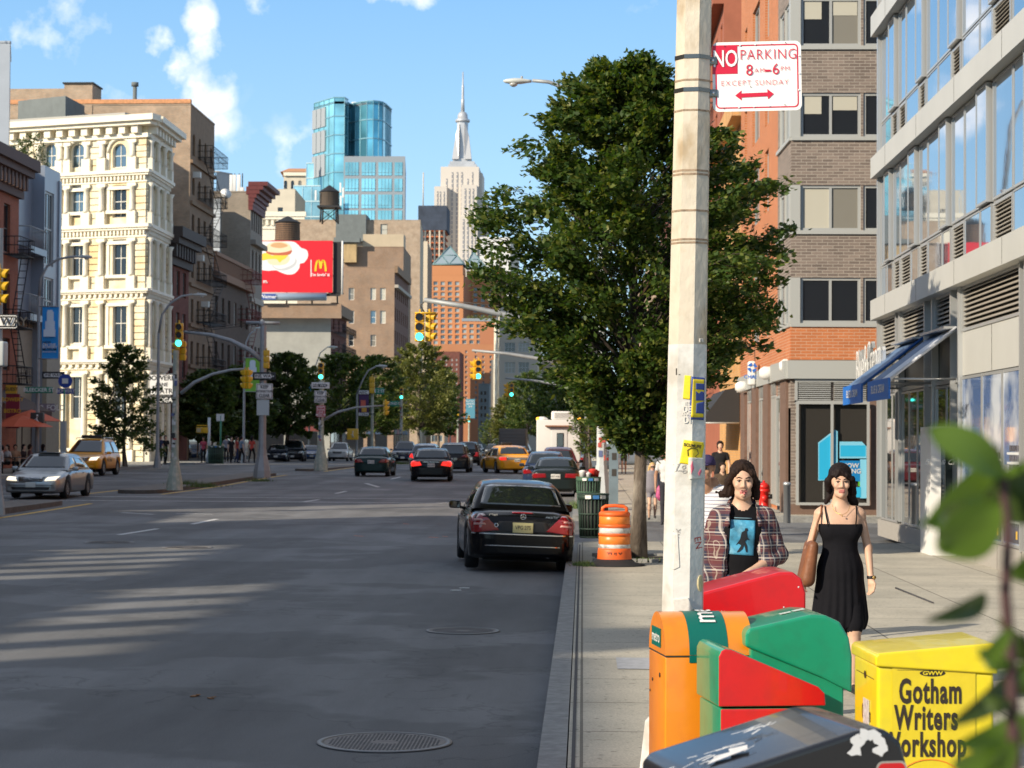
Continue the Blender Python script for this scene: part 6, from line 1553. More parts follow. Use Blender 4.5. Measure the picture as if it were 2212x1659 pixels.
 # street lamps
def street_lamp(label,Xb,Yb,y,arm,head,r=.08,hs=1.0,extra=None):
 b=XY(Xb,y);p=Vector((b.x,y,gz(y)+.12));t=thing('street_lamp',label,'street lamp',p,group='curved arm street lamps');base_pole(t,p,ZY(arm[0][1],y,arm[0][0]),r,M_pole,8,r*2.2,.9);pts=[PY(a,b_,y)for a,b_ in arm];pts[0].x=p.x
 lampost(t,pts,PY(*head,y),M_pole,r*.7,hs,math.pi);return t
street_lamp('grey street lamp with blue banner before the metal clad building',81,1000,96,[(82,640),(88,600),(102,575),(125,560),(150,555),(166,554)],(180,555),.1,.78)
street_lamp('grey street lamp with arm reaching right, before the narrow dark red building',341,1000,112,[(342,720),(350,680),(368,655),(392,640),(415,636)],(430,637),.1,.8)
street_lamp('thin street lamp behind the green banner',527,1000,135,[(529,780),(532,740),(540,722),(552,712)],(562,709),.09,.7)
street_lamp('street lamp with purple banner left of the trees',771,975,165,[(779,850),(784,820),(796,800),(812,792)],(822,791),.1,1.0)
street_lamp('distant street lamp above the parked cars',668,985,200,[(672,850),(678,800),(692,762),(706,751)],(716,750),.09,1.1)
street_lamp('small pale street lamp near the end of the street',973,968,250,[(974,940),(975,920),(985,905)],(995,903),.1,1.0)
def banner(label,X0,Y0,X1,Y1,y,m,blocks,words=(),ms=None,extra=None,wsize=.3):
 p,q=PY(X0,Y1,y),PY(X1,Y0,y);t=thing('street_banner',label,'banner',(p.x,y,p.z));mb=MB();n=10
 vs=[];
 for k in range(n+1):
  z=p.z+(q.z-p.z)*k/n;off=.03*math.sin(k*.9)
  vs+=[(p.x,y+off,z),(q.x,y+off+.03*math.sin(k*1.3+1),z)]
 mb.add(vs,[(2*k,2*k+1,2*k+3,2*k+2)for k in range(n)],m,True);part('cloth',mb,t,True)
 mb=MB();mb.tube([(p.x-.15,y,q.z),(q.x,y,q.z)],.025,M_pole,5);mb.tube([(p.x-.15,y,p.z),(q.x,y,p.z)],.025,M_pole,5);part('bracket',mb,t,True)
 mb=MB()
 for(a,b,c,d,mm)in blocks:mb.bb(p.x+(q.x-p.x)*a,p.x+(q.x-p.x)*b,y-.07-.004*len(mb.f),y-.06-.004*len(mb.f),p.z+(q.z-p.z)*c,p.z+(q.z-p.z)*d,mm)
 for i,(w_,zf,sz,mm)in enumerate(words):put_text(mb,w_,(p.x+(q.x-p.x)*.08,y-.12,p.z+(q.z-p.z)*zf),(1,0,0),(0,0,1),mm,sz,bold=.02,align='LEFT')
 part('printing',mb,t,True)
M_bb=mat('banner_blue',(.02,.32,.80),.6);M_bg=mat('banner_green',(.22,.50,.05),.6);M_pw=mat('print_pale',(.7,.8,.9),.6)
blk=[(.3,.72,.42,.9,M_pw),(.22,.8,.42,.72,M_pw),(.36,.66,.42,.93,M_pw),(.14,.86,.42,.56,M_pw)]
banner('blue banner with white stepped tower shape on the left lamp',90,662,127,775,95.8,M_bb,blk,[('NEW',.31,.17,M_sblack),('ON THE',.265,.17,M_swhite),('BOWERY',.22,.17,M_swhite),('MUSEUM',.175,.17,M_sblack),('235 BOWERY NYC',.13,.08,M_swhite)])
banner('green banner with white stepped tower shape beside the tall grey pole',530,773,561,846,134.8,M_bg,blk)
banner('blue banner half hidden by the second median signal',668,814,690,846,199,M_bb,blk)
M_purp=mat('banner_purple',(.06,.02,.09),.6);banner('purple and orange banner with white ends',775,844,797,898,164.6,M_purp,[(0,1,.86,1,M_swhite),(0,1,0,.12,M_swhite),(.2,.7,.3,.62,mat('banner_coral',(.6,.12,.08),.6)),(.3,.8,.15,.35,mat('banner_gold',(.6,.32,.04),.6))],[('NYC',.92,.3,M_sblack),('CONCERT',.05,.26,M_sblack)])
# left edge group
yL=52.0
signal_head('yellow signal cut by the left edge of the picture',PY(3,660,yL),R(95),.9,False);signal_head('yellow signal behind the one cut by the left edge',PY(-10,660,yL),R(20),.9,False)
ow=face_sign('black one way sign reading WAY cut by the left edge of the picture',-38,679,39,711,yL,M_sblack,M_swhite,[''],.3,True);
tt=MB();p,q=PY(-30,706,yL-.02),PY(32,684,yL-.02);tt.bb(p.x,q.x,yL-.016,yL-.012,p.z+.03,q.z-.03,M_swhite);part('panel',tt,ow,True)
tt=MB();put_text(tt,'ONE WAY',PY(0,695,yL-.05),(1,0,0),(0,0,1),M_sblack,.3,bold=.02);part('lettering',tt,ow,True)
pL=Vector((PY(-6,700,yL).x,yL+.1,.1));t=thing('signal_pole','signal pole just outside the left edge','pole',pL);base_pole(t,pL,7.5,.13,M_pole,8)
mb=MB();p,q=PY(-14,792,yL),PY(16,738,yL);mb.bb(p.x,q.x,yL-.3,yL+.1,p.z,q.z,mat('cabinet_grey',(.5,.53,.52),.5),.05);single('control_box',mb,'pale grey control box under the one way sign at the left edge','box')
face_sign('green Bleecker St name plate on the left lamp',55,778+0,118,793-2,95.5,M_sgreen,M_swhite,['BLEECKER ST'],.3,False)if 0 else face_sign('green Bleecker St name plate on the left lamp',54,836,114,849,95.5,M_sgreen,M_swhite,['BLEECKER ST'],.25,False)
face_sign('blue street name plate right of the green one on the left lamp',124,839,160,851,95.4,mat('sign_blue',(.02,.06,.35),.5),M_swhite,['BOWERY'],.22,False)
face_sign('tilted black one way sign above the green name plate',91,803,140,818,95.3,M_sblack,M_sblack,['ONE WAY'],.19,False,arrow=M_swhite)
p=GP(138,1003,.15);t=thing('bus_stop_sign','round blue bus stop sign on a slim dark post','bus stop sign',(XY(138,94).x,94,.3));b=XY(138,94)
mb=MB();mb.tube([(b.x,94,.3),(b.x,94,ZY(840,94,138))],.04,M_sgreen,6);part('post',mb,t,True)
mb=MB();c=PY(141,823,93.9);mb.add([(c.x+.33*math.cos(2*math.pi*k/20),93.9,c.z+.33*math.sin(2*math.pi*k/20))for k in range(20)],[list(range(20))[::-1]],mat('sign_blue',(.02,.06,.35),.5));mb.bb(c.x-.14,c.x+.14,93.86,93.88,c.z-.12,c.z+.12,M_swhite);part('disc',mb,t,True)
mb=MB();mb.bb(b.x-.13,b.x+.13,93.85,94.05,1.3,2.9,M_fg);part('timetable',mb,t,True)
# walk signals, slim posts on the far left corner
for(X,Yt,Yb,lab,m)in((452,902,1000,'pale slim post with amber walk signal box on the far corner',M_silver),(477,898,1000,'dark green slim post beside the litter bin',M_sgreen)):
 y=128;b=XY(X,y);t=thing('slim_post',lab,'post',(b.x,y,gz(y)+.15));mb=MB();mb.tube([(b.x,y,gz(y)+.15),(b.x,y,ZY(Yt,y,X))],.09 if X==452 else .06,m,8);mb.lathe((b.x,y,gz(y)+.15),[(.2,0),(.2,.5),(.12,.9)],m,8);part('post',mb,t,True)
 mb=MB();p=PY(X,Yt+8,y)
 if X==452:
  for xx in(-.8,-.42):mb.bb(p.x+xx,p.x+xx+.36,y-.15,y+.15,p.z-.75,p.z-.38,M_sig,.03)
  mb.bb(p.x-.8,p.x,y,y+.05,p.z-.3,p.z-.24,M_sig);mb.bb(p.x-.75,p.x-.5,y-.18,y-.16,p.z-.7,p.z-.43,mat('walk_face',(.5,.42,.25),.5))
 else:mb.bb(p.x-.28,p.x+.2,y-.05,y+.05,p.z-.1,p.z+.35,M_swhite)
 part('signal_box',mb,t,True)
for(X,Y,w,lab)in((81,905,14,'dark walk signal with white figure on the left lamp'),(762,938,12,'yellow walk signal under the purple banner')):
 y=95 if X<100 else 164;p=PY(X,Y,y);s=w/4400*y;t=thing('walk_signal',lab,'walk signal',p);mb=MB();mb.bb(-s,s,-.15,.15,-s,s,M_fd if X<100 else M_sig,.03);part('housing',mb,t)
 mb=MB();mb.tube([(-.03,-.17,-s*.6),(.0,-.17,0),(.03,-.17,s*.3)],.03,M_swhite,5);mb.tube([(.12,-.17,-s*.6),(.0,-.17,0),(-.13,-.17,-.05)],.025,M_swhite,5);mb.lathe((.03,-.17,s*.4),[(.05,0),(.05,.08)],M_swhite,8);part('walking_figure',mb,t)
 # grey square post by the big tree with amber box, bins, hydrants, bollard, barrel
pS=GP(1325,1098,.15);t=thing('square_post','blue grey square steel post behind the orange barrel','post',pS);mb=MB();mb.bb(-.13,.13,-.1,.1,0,ZY(912,pS.y,1325)-.15,mat('blue_grey_steel',(.20,.26,.30),.5,metal=.3,var=.15,vscale=3));part('post',mb,t);mb=MB()
for k in range(4):mb.bb(-.05,.08,-.106,-.1,.9+k*.45,1.1+k*.45,M_fd)
part('slots',mb,t)
mb=MB();p=PY(1331,935,pS.y-.15);mb.bb(p.x-.09,p.x+.09,pS.y-.3,pS.y-.1,p.z-.18,p.z+.22,M_amb,.02);single('amber_signal_box',mb,'small amber walk signal box on the blue grey steel post','walk signal')
p=PY(1312,925,yE_+2);mb=MB();mb.bb(p.x-.15,p.x+.15,p.y-.1,p.y+.1,p.z-.4,p.z+.4,M_sig,.03);single('walk_signal',mb,'yellow signal box beside the silver white post under the leaves','walk signal')
M_bin=mat('bin_green',(.025,.05,.035),.6,var=.2,vscale=6);M_bind=mat('bin_black',(.018,.02,.02),.6)
def litter_bin(label,p,r,h,m,full=False):
 t=thing('litter_bin',label,'litter bin',p,group='wire mesh litter bins');mb=MB();n=26
 for k in range(n):
  a=2*math.pi*k/n;mb.tube([(r*.86*math.cos(a),r*.86*math.sin(a),.03),(r*math.cos(a),r*math.sin(a),h)],.011*r/.28,m,4)
 for z,rr in((.04,.87),(.2,.89),(h*.55,.94),(h-.02,1.01)):mb.tube([(r*rr*math.cos(2*math.pi*k/24),r*rr*math.sin(2*math.pi*k/24),z)for k in range(25)],.018,m,5,caps=False)
 mb.lathe((0,0,.02),[(r*.8,0),(r*.93,h*.96)],M_bind,20);part('basket',mb,t)
 mb=MB();mb.lathe((0,0,h-.12),[(r*1.03,0),(r*1.03,.1)],m,24);
 part('rim_band',mb,t)
 mb=MB()
 for k in range(3):a=-1.9+k*.5;mb.box((r*1.05*math.cos(a),r*1.05*math.sin(a),h-.07),(.12,.01,.07),M_swhite if k!=1 else mat('sticker_blue',(.05,.2,.5),.6),rz=a+math.pi/2)
 part('rim_stickers',mb,t);return t
p=GP(1281,1164,.15);p.z=.005;litter_bin('black mesh litter bin standing behind the orange barrel at the kerb corner',(p.x,p.y,.15),.30,.90,M_bin)
p=GP(1271,1103,.15);bt=litter_bin('green mesh litter bin overflowing with cups beside the silver white lamp post',p,.33,.92,mat('bin_mid_green',(.06,.13,.08),.6));
for i,(dx,dy,m,s)in enumerate(((-.16,0,M_swhite,.1),(-.02,.1,M_swhite,.08),(.12,-.02,mat('cup_red',(.6,.03,.02),.5),.12),(.2,.1,mat('cup_red',(.6,.03,.02),.5),.1),(.0,-.15,M_swhite,.07))):
 mb=MB();mb.lathe((0,0,0),[(s*.7,0),(s,s*1.6),(s*1.05,s*1.75),(s*.4,s*2)],m,12);single('paper_cup',mb,('white cup at the left of','white cup at the back of','large red carton on','small red carton at the right of','small white cup at the front of')[i]+' the overflowing litter bin','cup',(p.x+dx,p.y+dy,p.z+.9),group='cups on the overflowing bin')
y=127;b=XY(467,y);litter_bin('round green litter bin with pale lid on the far corner',(b.x,y,gz(y)+.15),.5,1.15,mat('bin_mid_green',(.06,.13,.08),.6))
def barrel():
 p=GP(1327,1221,.15);s=1.0;t=thing('traffic_barrel','orange traffic barrel with two white bands and graffiti on a black rubber base','traffic barrel',p)
 O_=mat('barrel_orange',(.78,.13,.02),.5,var=.1,vscale=7,bump=.15,bscale=6);O2=mat('barrel_reflective',(.80,.22,.03),.35,var=.12,vscale=14);Wb=mat('barrel_white',(.60,.60,.57),.4,var=.14,vscale=14,var2=(.3,.27,.24),v2s=9)
 k=.92/130
 def rz(Yp):return(1222-Yp)*k
 prof=[(.262,0.02),(.268,.1),(.258,rz(1190)),(.252,rz(1184))]
 mb=MB();mb.lathe((0,0,0),prof,O_,36)
 def bandp(a,b,r0,r1,m,nm):
  q=MB();q.lathe((0,0,0),[(r0-.012,rz(a)-.004),(r0,rz(a)+.008),(r1,rz(b)-.008),(r1-.012,rz(b)+.004)],m,36);part(nm,q,t)
 part('body',mb,t)
 bandp(1185,1176,.25,.25,Wb,'white_band');bandp(1176,1158,.246,.244,O2,'orange_band');bandp(1157,1152,.25,.25,O_,'rib');bandp(1152,1140,.242,.241,Wb,'white_band');bandp(1139,1132,.247,.246,O_,'rib');bandp(1132,1114,.240,.238,O2,'orange_band')
 mb=MB();mb.lathe((0,0,rz(1114)),[(.243,0),(.243,.04),(.225,.065),(.18,.075)],O_,36);part('shoulder',mb,t)
 mb=MB();z=rz(1108);pts=[(-.19,0,z),(-.185,0,z+.08),(-.14,0,z+.108),(0,0,z+.118),(.14,0,z+.108),(.185,0,z+.08),(.19,0,z)];mb.tube(pts,.026,O_,8);mb.bb(-.18,.18,-.03,.03,z-.02,z+.035,O_,.01);part('handle',mb,t)
 mb=MB();mb.lathe((0,0,0),[(.48,.0),(.47,.02),(.33,.045),(.27,.1)],mat('black_rubber',(.02,.02,.022),.8),30);part('base',mb,t)
 q=MB();vs,fs=text_geo('TULY',.1,bold=.02);rr=.262
 q.add([(rr*math.sin(v.x/rr),-rr*math.cos(v.x/rr),.17+v.y)for v in vs],fs,M_sblack);part('graffiti',q,t)
barrel()
def hydrant(label,p,s=1.0):
 t=thing('fire_hydrant',label,'fire hydrant',p);m=mat('hydrant_red',(.62,.02,.015),.35);mb=MB();mb.lathe((0,0,0),[(.17*s,0),(.17*s,.05*s),(.12*s,.08*s),(.115*s,.5*s),(.16*s,.52*s),(.16*s,.56*s),(.13*s,.6*s)],m,16);part('barrel',mb,t)
 mb=MB();mb.lathe((0,0,.6*s),[(.15*s,0),(.13*s,.08*s),(.07*s,.13*s),(.03*s,.14*s),(.03*s,.19*s)],m,16);part('bonnet',mb,t)
 for a in(-1,1):mb=MB();mb.tube([(a*.1*s,0,.4*s),(a*.2*s,0,.4*s)],.06*s,M_sblack,10);part('side_outlet',mb,t)
 mb=MB();mb.tube([(0,-.1*s,.36*s),(0,-.2*s,.36*s)],.08*s,m,12);part('pumper_outlet',mb,t)
p=GP(1650,1108,.15);hydrant('red fire hydrant on the pavement in front of the corner shop piers',p,1.1)
p=GP(1700,1130,.15);mb=MB();mb.lathe((0,0,0),[(.085,0),(.085,.9),(.095,.9),(.095,.95),(.06,.98)],mat('steel_bollard',(.5,.52,.54),.35,metal=.5),16);single('bollard',mb,'slim steel bollard right of the red hydrant','bollard',p)
# covers in the road
def manhole(label,X,Y,D):
 p=GP(X,Y,.003);t=thing('manhole_cover',label,'manhole cover',p);mb=MB();r=D/2;ci=mat('cast_iron',(.17,.14,.12),.6,metal=.4,var=.3,vscale=9);M_rim=mat('iron_rim',(.22,.21,.20),.5,metal=.3)
 mb.lathe((0,0,0),[(r,0),(r,.008),(r*.92,.009),(r*.92,.003)],M_rim,48);part('rim',mb,t)
 mb=MB();mb.add([(r*.9*math.cos(2*math.pi*k/48),r*.9*math.sin(2*math.pi*k/48),.004)for k in range(48)],[list(range(48))],ci);part('cover',mb,t)
 mb=MB();st=r/11
 for i in range(-15,16):
  for j in range(-15,16):
   x,y=i*st*.62,j*st*.62+(st*.3 if i%2 else 0)
   if .2*r<math.hypot(x,y)<.84*r and j%2==0:mb.bb(x-st*.17,x+st*.17,y-st*.24,y+st*.24,.0042,.006,M_iron)
 part('vent_slots',mb,t)
manhole('round slotted iron cover in the near road',831,1604,.92)
manhole('round iron cover left beyond the near one, by the lane dashes',236,1172,1.0);manhole('round iron cover in the middle of the road, behind the lane dash',405,1183,.95);manhole('dull round cover near the kerb below the black saloon',1000,1363,.8)
mb=MB()
for(X,Y)in((1003,1270),(985,1275)):p=GP(X,Y,.01);mb.box(p,(.14,.05,.01),M_swhite,rz=.4)
structure('road_specks',mb)if 0 else single('paper_scrap',mb,'small white paper scraps lying on the road near the kerb','litter')
for i,(X,Y,m,w)in enumerate(((1228,1205,M_swhite,.2),(1215,1192,M_swhite,.12),(420,1503,mat('dry_leaf',(.25,.12,.05),.9),.09),(455,1508,mat('dry_leaf',(.25,.12,.05),.9),.07))):
 p=GP(X,Y,.02 if X>1000 else .006);mb=MB();mb.box((0,0,0),(w,w*.5,.02 if X>1000 else .006),m,rz=i*.7);mb.box((w*.3,w*.2,.008),(w*.5,w*.4,.012 if X>1000 else .004),m,rz=-i*.7);single('litter',mb,('crumpled white litter in the gutter beside the black saloon wheel','smaller white litter beside the gutter','dry leaf on the open road','smaller dry leaf right of the other on the road')[i],'litter',p)
 # ------------------------------------------------------------ vehicles
M_cg=mat('car_glass',(.012,.016,.016),.02,spec=1.0,coat=1.0);M_tyre=mat('tyre',(.012,.012,.013),.85);M_rim=mat('alloy_rim',(.42,.43,.44),.3,metal=.8)
M_trim=mat('black_trim',(.015,.015,.016),.5);M_chr=mat('chrome',(.75,.76,.78),.1,metal=1.0);M_tl=mat('tail_red',(.26,.006,.010),.12,coat=1.0);M_tlon=mat('tail_lit',(.5,.012,.012),.2,emit=(1,.03,.02),estr=.9)
M_clr=mat('lamp_clear',(.55,.55,.52),.08,coat=1.0);M_hl=mat('headlamp_lit',(.8,.8,.75),.1,emit=(1,.85,.6),estr=1.1);M_plate=mat('number_plate',(.62,.62,.58),.5);M_under=mat('underbody',(.012,.012,.012),.9)
def paint(n,c,rough=.18,metal=.0):dk=sum(c)<.1;return mat('paint_'+n,c,rough+.1,metal=metal,coat=.12 if dk else .4,spec=.25 if dk else .4)
def smooth_interp(xs,ys,x):
 return float(np.interp(x,xs,ys))
def patch(bvh,poly,axis,m,off=.006,sub=3,thick=None,src=6.0):
 """project a flat outline on to the bodywork; axis: 'rear','front' in (y,z), 'left','right' in (x,z), 'top' in (x,y)"""
 tri=geometry.tessellate_polygon([[Vector((a,b,0))for a,b in poly]]);P=[Vector((a,b))for a,b in poly];T=[tuple(t)for t in tri]
 for _ in range(sub):
  cache,T2={},[]
  def mid(i,j):
   k=(min(i,j),max(i,j))
   if k not in cache:P.append((P[i]+P[j])/2);cache[k]=len(P)-1
   return cache[k]
  for a,b,c in T:ab,bc,ca=mid(a,b),mid(b,c),mid(c,a);T2+=[(a,ab,ca),(ab,b,bc),(ca,bc,c),(ab,bc,ca)]
  T=T2
 D={'rear':Vector((1,0,0)),'front':Vector((-1,0,0)),'left':Vector((0,-1,0)),'right':Vector((0,1,0)),'top':Vector((0,0,-1))}[axis]
 out=[]
 for q in P:
  o={'rear':Vector((-src,q.x,q.y)),'front':Vector((src,q.x,q.y)),'left':Vector((q.x,src,q.y)),'right':Vector((q.x,-src,q.y)),'top':Vector((q.x,q.y,src))}[axis]
  h=bvh.ray_cast(o,D);out.append((h[0]-D*off)if h[0]is not None else None)
 good=[p for p in out if p is not None]
 if not good:return MB()
 out=[p if p is not None else min(good,key=lambda g_:(g_-good[0]).length)for p in out]
 mb=MB();ok=[t for t in T if(out[t[0]]-out[t[1]]).length<.5 and(out[t[1]]-out[t[2]]).length<.5]
 t0=ok[0]if ok else T[0];n=(out[t0[1]]-out[t0[0]]).cross(out[t0[2]]-out[t0[0]])
 if n.dot(D)>0:ok=[(a,c,b)for a,b,c in ok]
 vs=list(out);fs=list(ok)
 ed={}
 for a,b,c in ok:
  for e in((a,b),(b,c),(c,a)):ed[(min(e),max(e))]=ed.get((min(e),max(e)),[])+[e]
 k=len(vs);vs+=[p+D*(off+.004)for p in out]
 for e in ed.values():
  if len(e)==1:a,b=e[0];fs.append((b,a,a+k,b+k))
 mb.add(vs,fs,m,True);return mb
PROF={'sedan':dict(deck=[(0,.80),(.02,.93),(.05,.965),(.2,.99),(.5,.95),(.72,.93),(.93,.78),(.985,.68),(1,.55)],cab=[(.135,.0),(.24,.86),(.33,.985),(.45,1.0),(.56,.96),(.73,.0)],belt=[(0,.86),(.1,.90),(.5,.90),(.75,.86),(1,.66)]),'wagon':dict(deck=[(0,.9),(.015,.98),(.1,1.0),(.5,.98),(.74,.96),(.93,.80),(.985,.7),(1,.55)],cab=[(.005,.0),(.06,.80),(.13,.96),(.3,1.0),(.5,.97),(.73,.0)],belt=[(0,.93),(.5,.95),(.75,.9),(1,.68)]),'suv':dict(deck=[(0,1.0),(.015,1.06),(.1,1.08),(.5,1.06),(.74,1.05),(.93,.95),(.985,.86),(1,.65)],cab=[(.01,.0),(.05,.85),(.12,.98),(.3,1.0),(.54,.98),(.76,.0)],belt=[(0,1.0),(.5,1.02),(.75,1.0),(1,.84)]),'pickup':dict(deck=[(0,.95),(.01,1.0),(.3,1.0),(.42,1.0),(.7,1.05),(.93,.98),(.985,.9),(1,.65)],cab=[(.38,.0),(.41,.95),(.5,1.0),(.6,.98),(.74,.0)],belt=[(0,1.0),(.5,1.02),(.75,1.0),(1,.88)]),}
def car(label,kind,loc,rz,pm,L=4.6,W=1.78,H=1.42,wb=2.7,wr=.32,tail=None,lit=False,head=None,roll=0.0,taxi=False,plate=True,detail=None,name='parked_car',group=None,belt_s=1.0,plate_text=None,pm_plate=None,mirrors=True):
 t=thing(name,label,'car',loc,rz,group=group,tilt=(0,roll))
 t.rotation_euler=(Matrix.Rotation(rz,3,'Z')@Matrix.Rotation(roll,3,'X')).to_euler()
 pr=PROF[kind];N=46;xs=[-L/2+L*(.5-.5*math.cos(math.pi*i/(N-1)))*.35+L*i/(N-1)*.65 for i in range(N)];axles=(-wb/2-(.02*L),wb/2-(.02*L));sill=.2
 if kind in('suv','pickup'):sill=.32
 def F(tab,x,sc=1.0):return smooth_interp([a for a,b in tab],[b for a,b in tab],(x+L/2)/L)*sc
 def half(x):
  s=(x+L/2)/L;e=min(1,max(0,min(s/.075,(1-s)/.10)));return W/2*(.84+.16*math.sqrt(max(0,1-(1-e)**2)))*(1-.03*abs(2*s-1)**2)
 vs=[];K=0
 for x in xs:
  w=half(x);zb=sill if 0.03<(x+L/2)/L<.97 else sill+.06
  for a in axles:
   if abs(x-a)<wr+.07:zb=max(zb,math.sqrt(max(0,(wr+.07)**2-(x-a)**2))+wr)
  zs=F(pr['belt'],x)*belt_s;zt=max(F(pr['deck'],x)*belt_s,zs+.01);zb2=min(zb,zs-.12)
  sec=[(0,zb2),(.86*w,zb2),(.975*w,zb2+.03),(w*.995,zb2+(zs-zb2)*.35),(w,zb2+(zs-zb2)*.6),(.985*w,zs-.10),(.95*w,zs-.03),(.87*w,zs+(zt-zs)*.35),(.6*w,zt-.012),(0,zt)]
  row=[(x,y,z)for y,z in sec]+[(x,-y,z)for y,z in sec[-2:0:-1]];K=len(row);vs+=row
 body=MB();fs=[(i*K+j,(i+1)*K+j,(i+1)*K+(j+1)%K,i*K+(j+1)%K)for i in range(N-1)for j in range(K)];fs+=[list(range(K)),[(N-1)*K+j for j in range(K)][::-1]]
 body.add(vs,fs,pm,True)
 cb=pr['cab'];NC=26;x0,x1=cb[0][0]*L-L/2,cb[-1][0]*L-L/2;cv=[]
 for i in range(NC):
  x=x0+(x1-x0)*i/(NC-1);f=F(cb,x);zs=F(pr['belt'],x)*belt_s-.03;zt0=F(pr['deck'],x)*belt_s-.012;zr=zt0+(H-zt0)*f;w0=half(x)*.93;wt=w0-(zr-zs)*.36;k=max(.3,(zr-zs))
  sec=[(w0,zs),(w0+(wt-w0)*.5+.012,zs+(zr-zs)*.5),(wt+.02,zr-.09*f-.01),(wt*.93,zr-.035*f),(wt*.6,zr-.008),(0,zr)]
  row=[(x,y,z)for y,z in sec]+[(x,-y,z)for y,z in sec[-2::-1]];KC=len(row);cv+=row
 cab=MB();fs=[(i*KC+j,(i+1)*KC+j,(i+1)*KC+j+1,i*KC+j+1)for i in range(NC-1)for j in range(KC-1)];cab.add(cv,fs,pm,True)
 body.add(cab.v,cab.f,pm,True)
 bme=part('body',body,t)
 bvh=BVHTree.FromPolygons([Vector(v)for v in body.v],body.f)
 def P(nm,poly,ax,m,off=.006,sub=3,par=None,lab=None):
  q=patch(bvh,poly,ax,m,off,sub);o=part(nm,q,par or t)
  if par:pass
  return o
  # cabin glass
 zr=H-.085;hb=F(pr['belt'],0)*belt_s+.03;xr,xf=cb[0][0]*L-L/2,cb[-1][0]*L-L/2
 def zc(x):return F(pr['deck'],x)*belt_s-.012+(H-F(pr['deck'],x)*belt_s)*F(cb,x)
 rz0=max(F(pr['deck'],xr+.02)*belt_s,.9)+.05;wz=lambda z:W*.5*.93-(z-hb)*.36-.075
 if kind!='pickup' or True:P('rear_window',[(-wz(rz0)*.93,rz0),(wz(rz0)*.93,rz0),(wz(zr)*.96,zr-.03),(wz(zr)*.8,zr),(-wz(zr)*.8,zr),(-wz(zr)*.96,zr-.03)],'rear',M_cg)
 fz0=F(pr['deck'],xf-.02)*belt_s+.06;P('windscreen',[(-wz(fz0)*.95,fz0),(wz(fz0)*.95,fz0),(wz(zr)*.96,zr),(-wz(zr)*.96,zr)],'front',M_cg)
 def xat(z,back):
  rng_=[x0+(x1-x0)*i/120 for i in range(121)]
  if not back:rng_=rng_[::-1]
  for x in rng_:
   if zc(x)>=z+.05:return x
  return 0
 zt_=H-.15;xa,xb_,xc,xd=xat(hb+.02,True)+.1,xat(zt_,True)+.1,xat(zt_,False)-.12,xat(hb+.02,False)-.16
 mids=[.05*L*0-.12]if kind not in('suv','wagon')else[-.22*L+.1,.0]
 mids=[x for x in([-.02*L]if kind in('sedan',)else[-.2*L,.02*L]if kind in('suv','wagon')else[.14*L])if xb_+.1<x<xc-.1]
 for side in('left','right'):
  cuts=[None]+mids+[None]
  for i in range(len(cuts)-1):
   a,b=cuts[i],cuts[i+1]
   pl=[((xa,hb),(xb_,zt_))if a is None else((a+.035,hb),(a+.035,zt_)),((xd,hb),(xc,zt_))if b is None else((b-.035,hb),(b-.035,zt_))]
   P('side_window',[pl[0][0],pl[1][0],pl[1][1],pl[0][1]],side,M_cg,.004)
  for a in mids+[xd+.02]:
   h_=MB();
   q=bvh.ray_cast(Vector((a-.62 if a>-.3*L else a,5 if side=='left' else-5,hb-.12)),Vector((0,-1 if side=='left' else 1,0)))[0]
   if q is not None:h_.box(q,(.17,.04,.03),pm,bev=.01);part('door_handle',h_,t)
   # wheels
 for a in axles:
  for s_ in(-1,1):
   tw=MB();c=Vector((a,s_*(half(a)-.115),wr));n=26;pf=[(wr*.6,.1),(wr*.93,.105),(wr,.07),(wr,-.07),(wr*.93,-.105),(wr*.6,-.1)]
   vs=[(c.x+r_*math.cos(2*math.pi*j/n),c.y+y_*s_,c.z+r_*math.sin(2*math.pi*j/n))for r_,y_ in pf for j in range(n)]
   tw.add(vs,[(i*n+j,i*n+(j+1)%n,(i+1)*n+(j+1)%n,(i+1)*n+j)for i in range(5)for j in range(n)],M_tyre,True);w_=part('tyre',tw,t);w_.name='wheel'
   rm=MB();yo=c.y+s_*.088
   rm.add([(c.x+wr*.62*math.cos(2*math.pi*j/n),yo-s_*.03,c.z+wr*.62*math.sin(2*math.pi*j/n))for j in range(n)],[list(range(n))if s_<0 else list(range(n))[::-1]],M_trim)
   for k in range(8):an=math.pi*k/4;rm.box((c.x+wr*.33*math.cos(an),yo-s_*.012,c.z+wr*.33*math.sin(an)),(wr*.5,.025,wr*.14),M_rim,R3=Matrix.Rotation(-an,3,'Y'))
   rm.tube([(c.x+wr*.61*math.cos(2*math.pi*j/20),yo-s_*.01,c.z+wr*.61*math.sin(2*math.pi*j/20))for j in range(21)],.015,M_rim,5,caps=False);rr_=link('rim',rm.mesh('rim'),w_)
 mb=MB();mb.bb(-L/2+.25,L/2-.3,-W/2+.28,W/2-.28,.17,.5,M_under);part('underbody',mb,t)
 for s_,sd_ in(((1,'left'),(-1,'right'))if mirrors else()):
  mx=xat(hb+.02,False)-.28;q=Vector((mx,s_*(half(mx)+.09),hb+.02));mb=MB();mb.box(q,(.12,.2,.135),pm,bev=.04);mb.box(q+Vector((-.062,0,0)),(.004,.16,.1),M_cg);mb.tube([q+Vector((0,-s_*.08,-.04)),q+Vector((.02,-s_*.18,-.07))],.025,pm,5);part('mirror',mb,t)
  # bumpers, lamps, plates
 bz=F(pr['belt'],-L/2)*belt_s;
 P('rear_bumper',[(-W*.43,sill+.04),(W*.43,sill+.04),(W*.47,.5),(W*.465,.585*belt_s),(-W*.465,.585*belt_s),(-W*.47,.5)],'rear',pm,.028);P('front_bumper',[(-W*.43,sill+.03),(W*.43,sill+.03),(W*.45,.5),(-W*.45,.5)],'front',pm,.02)
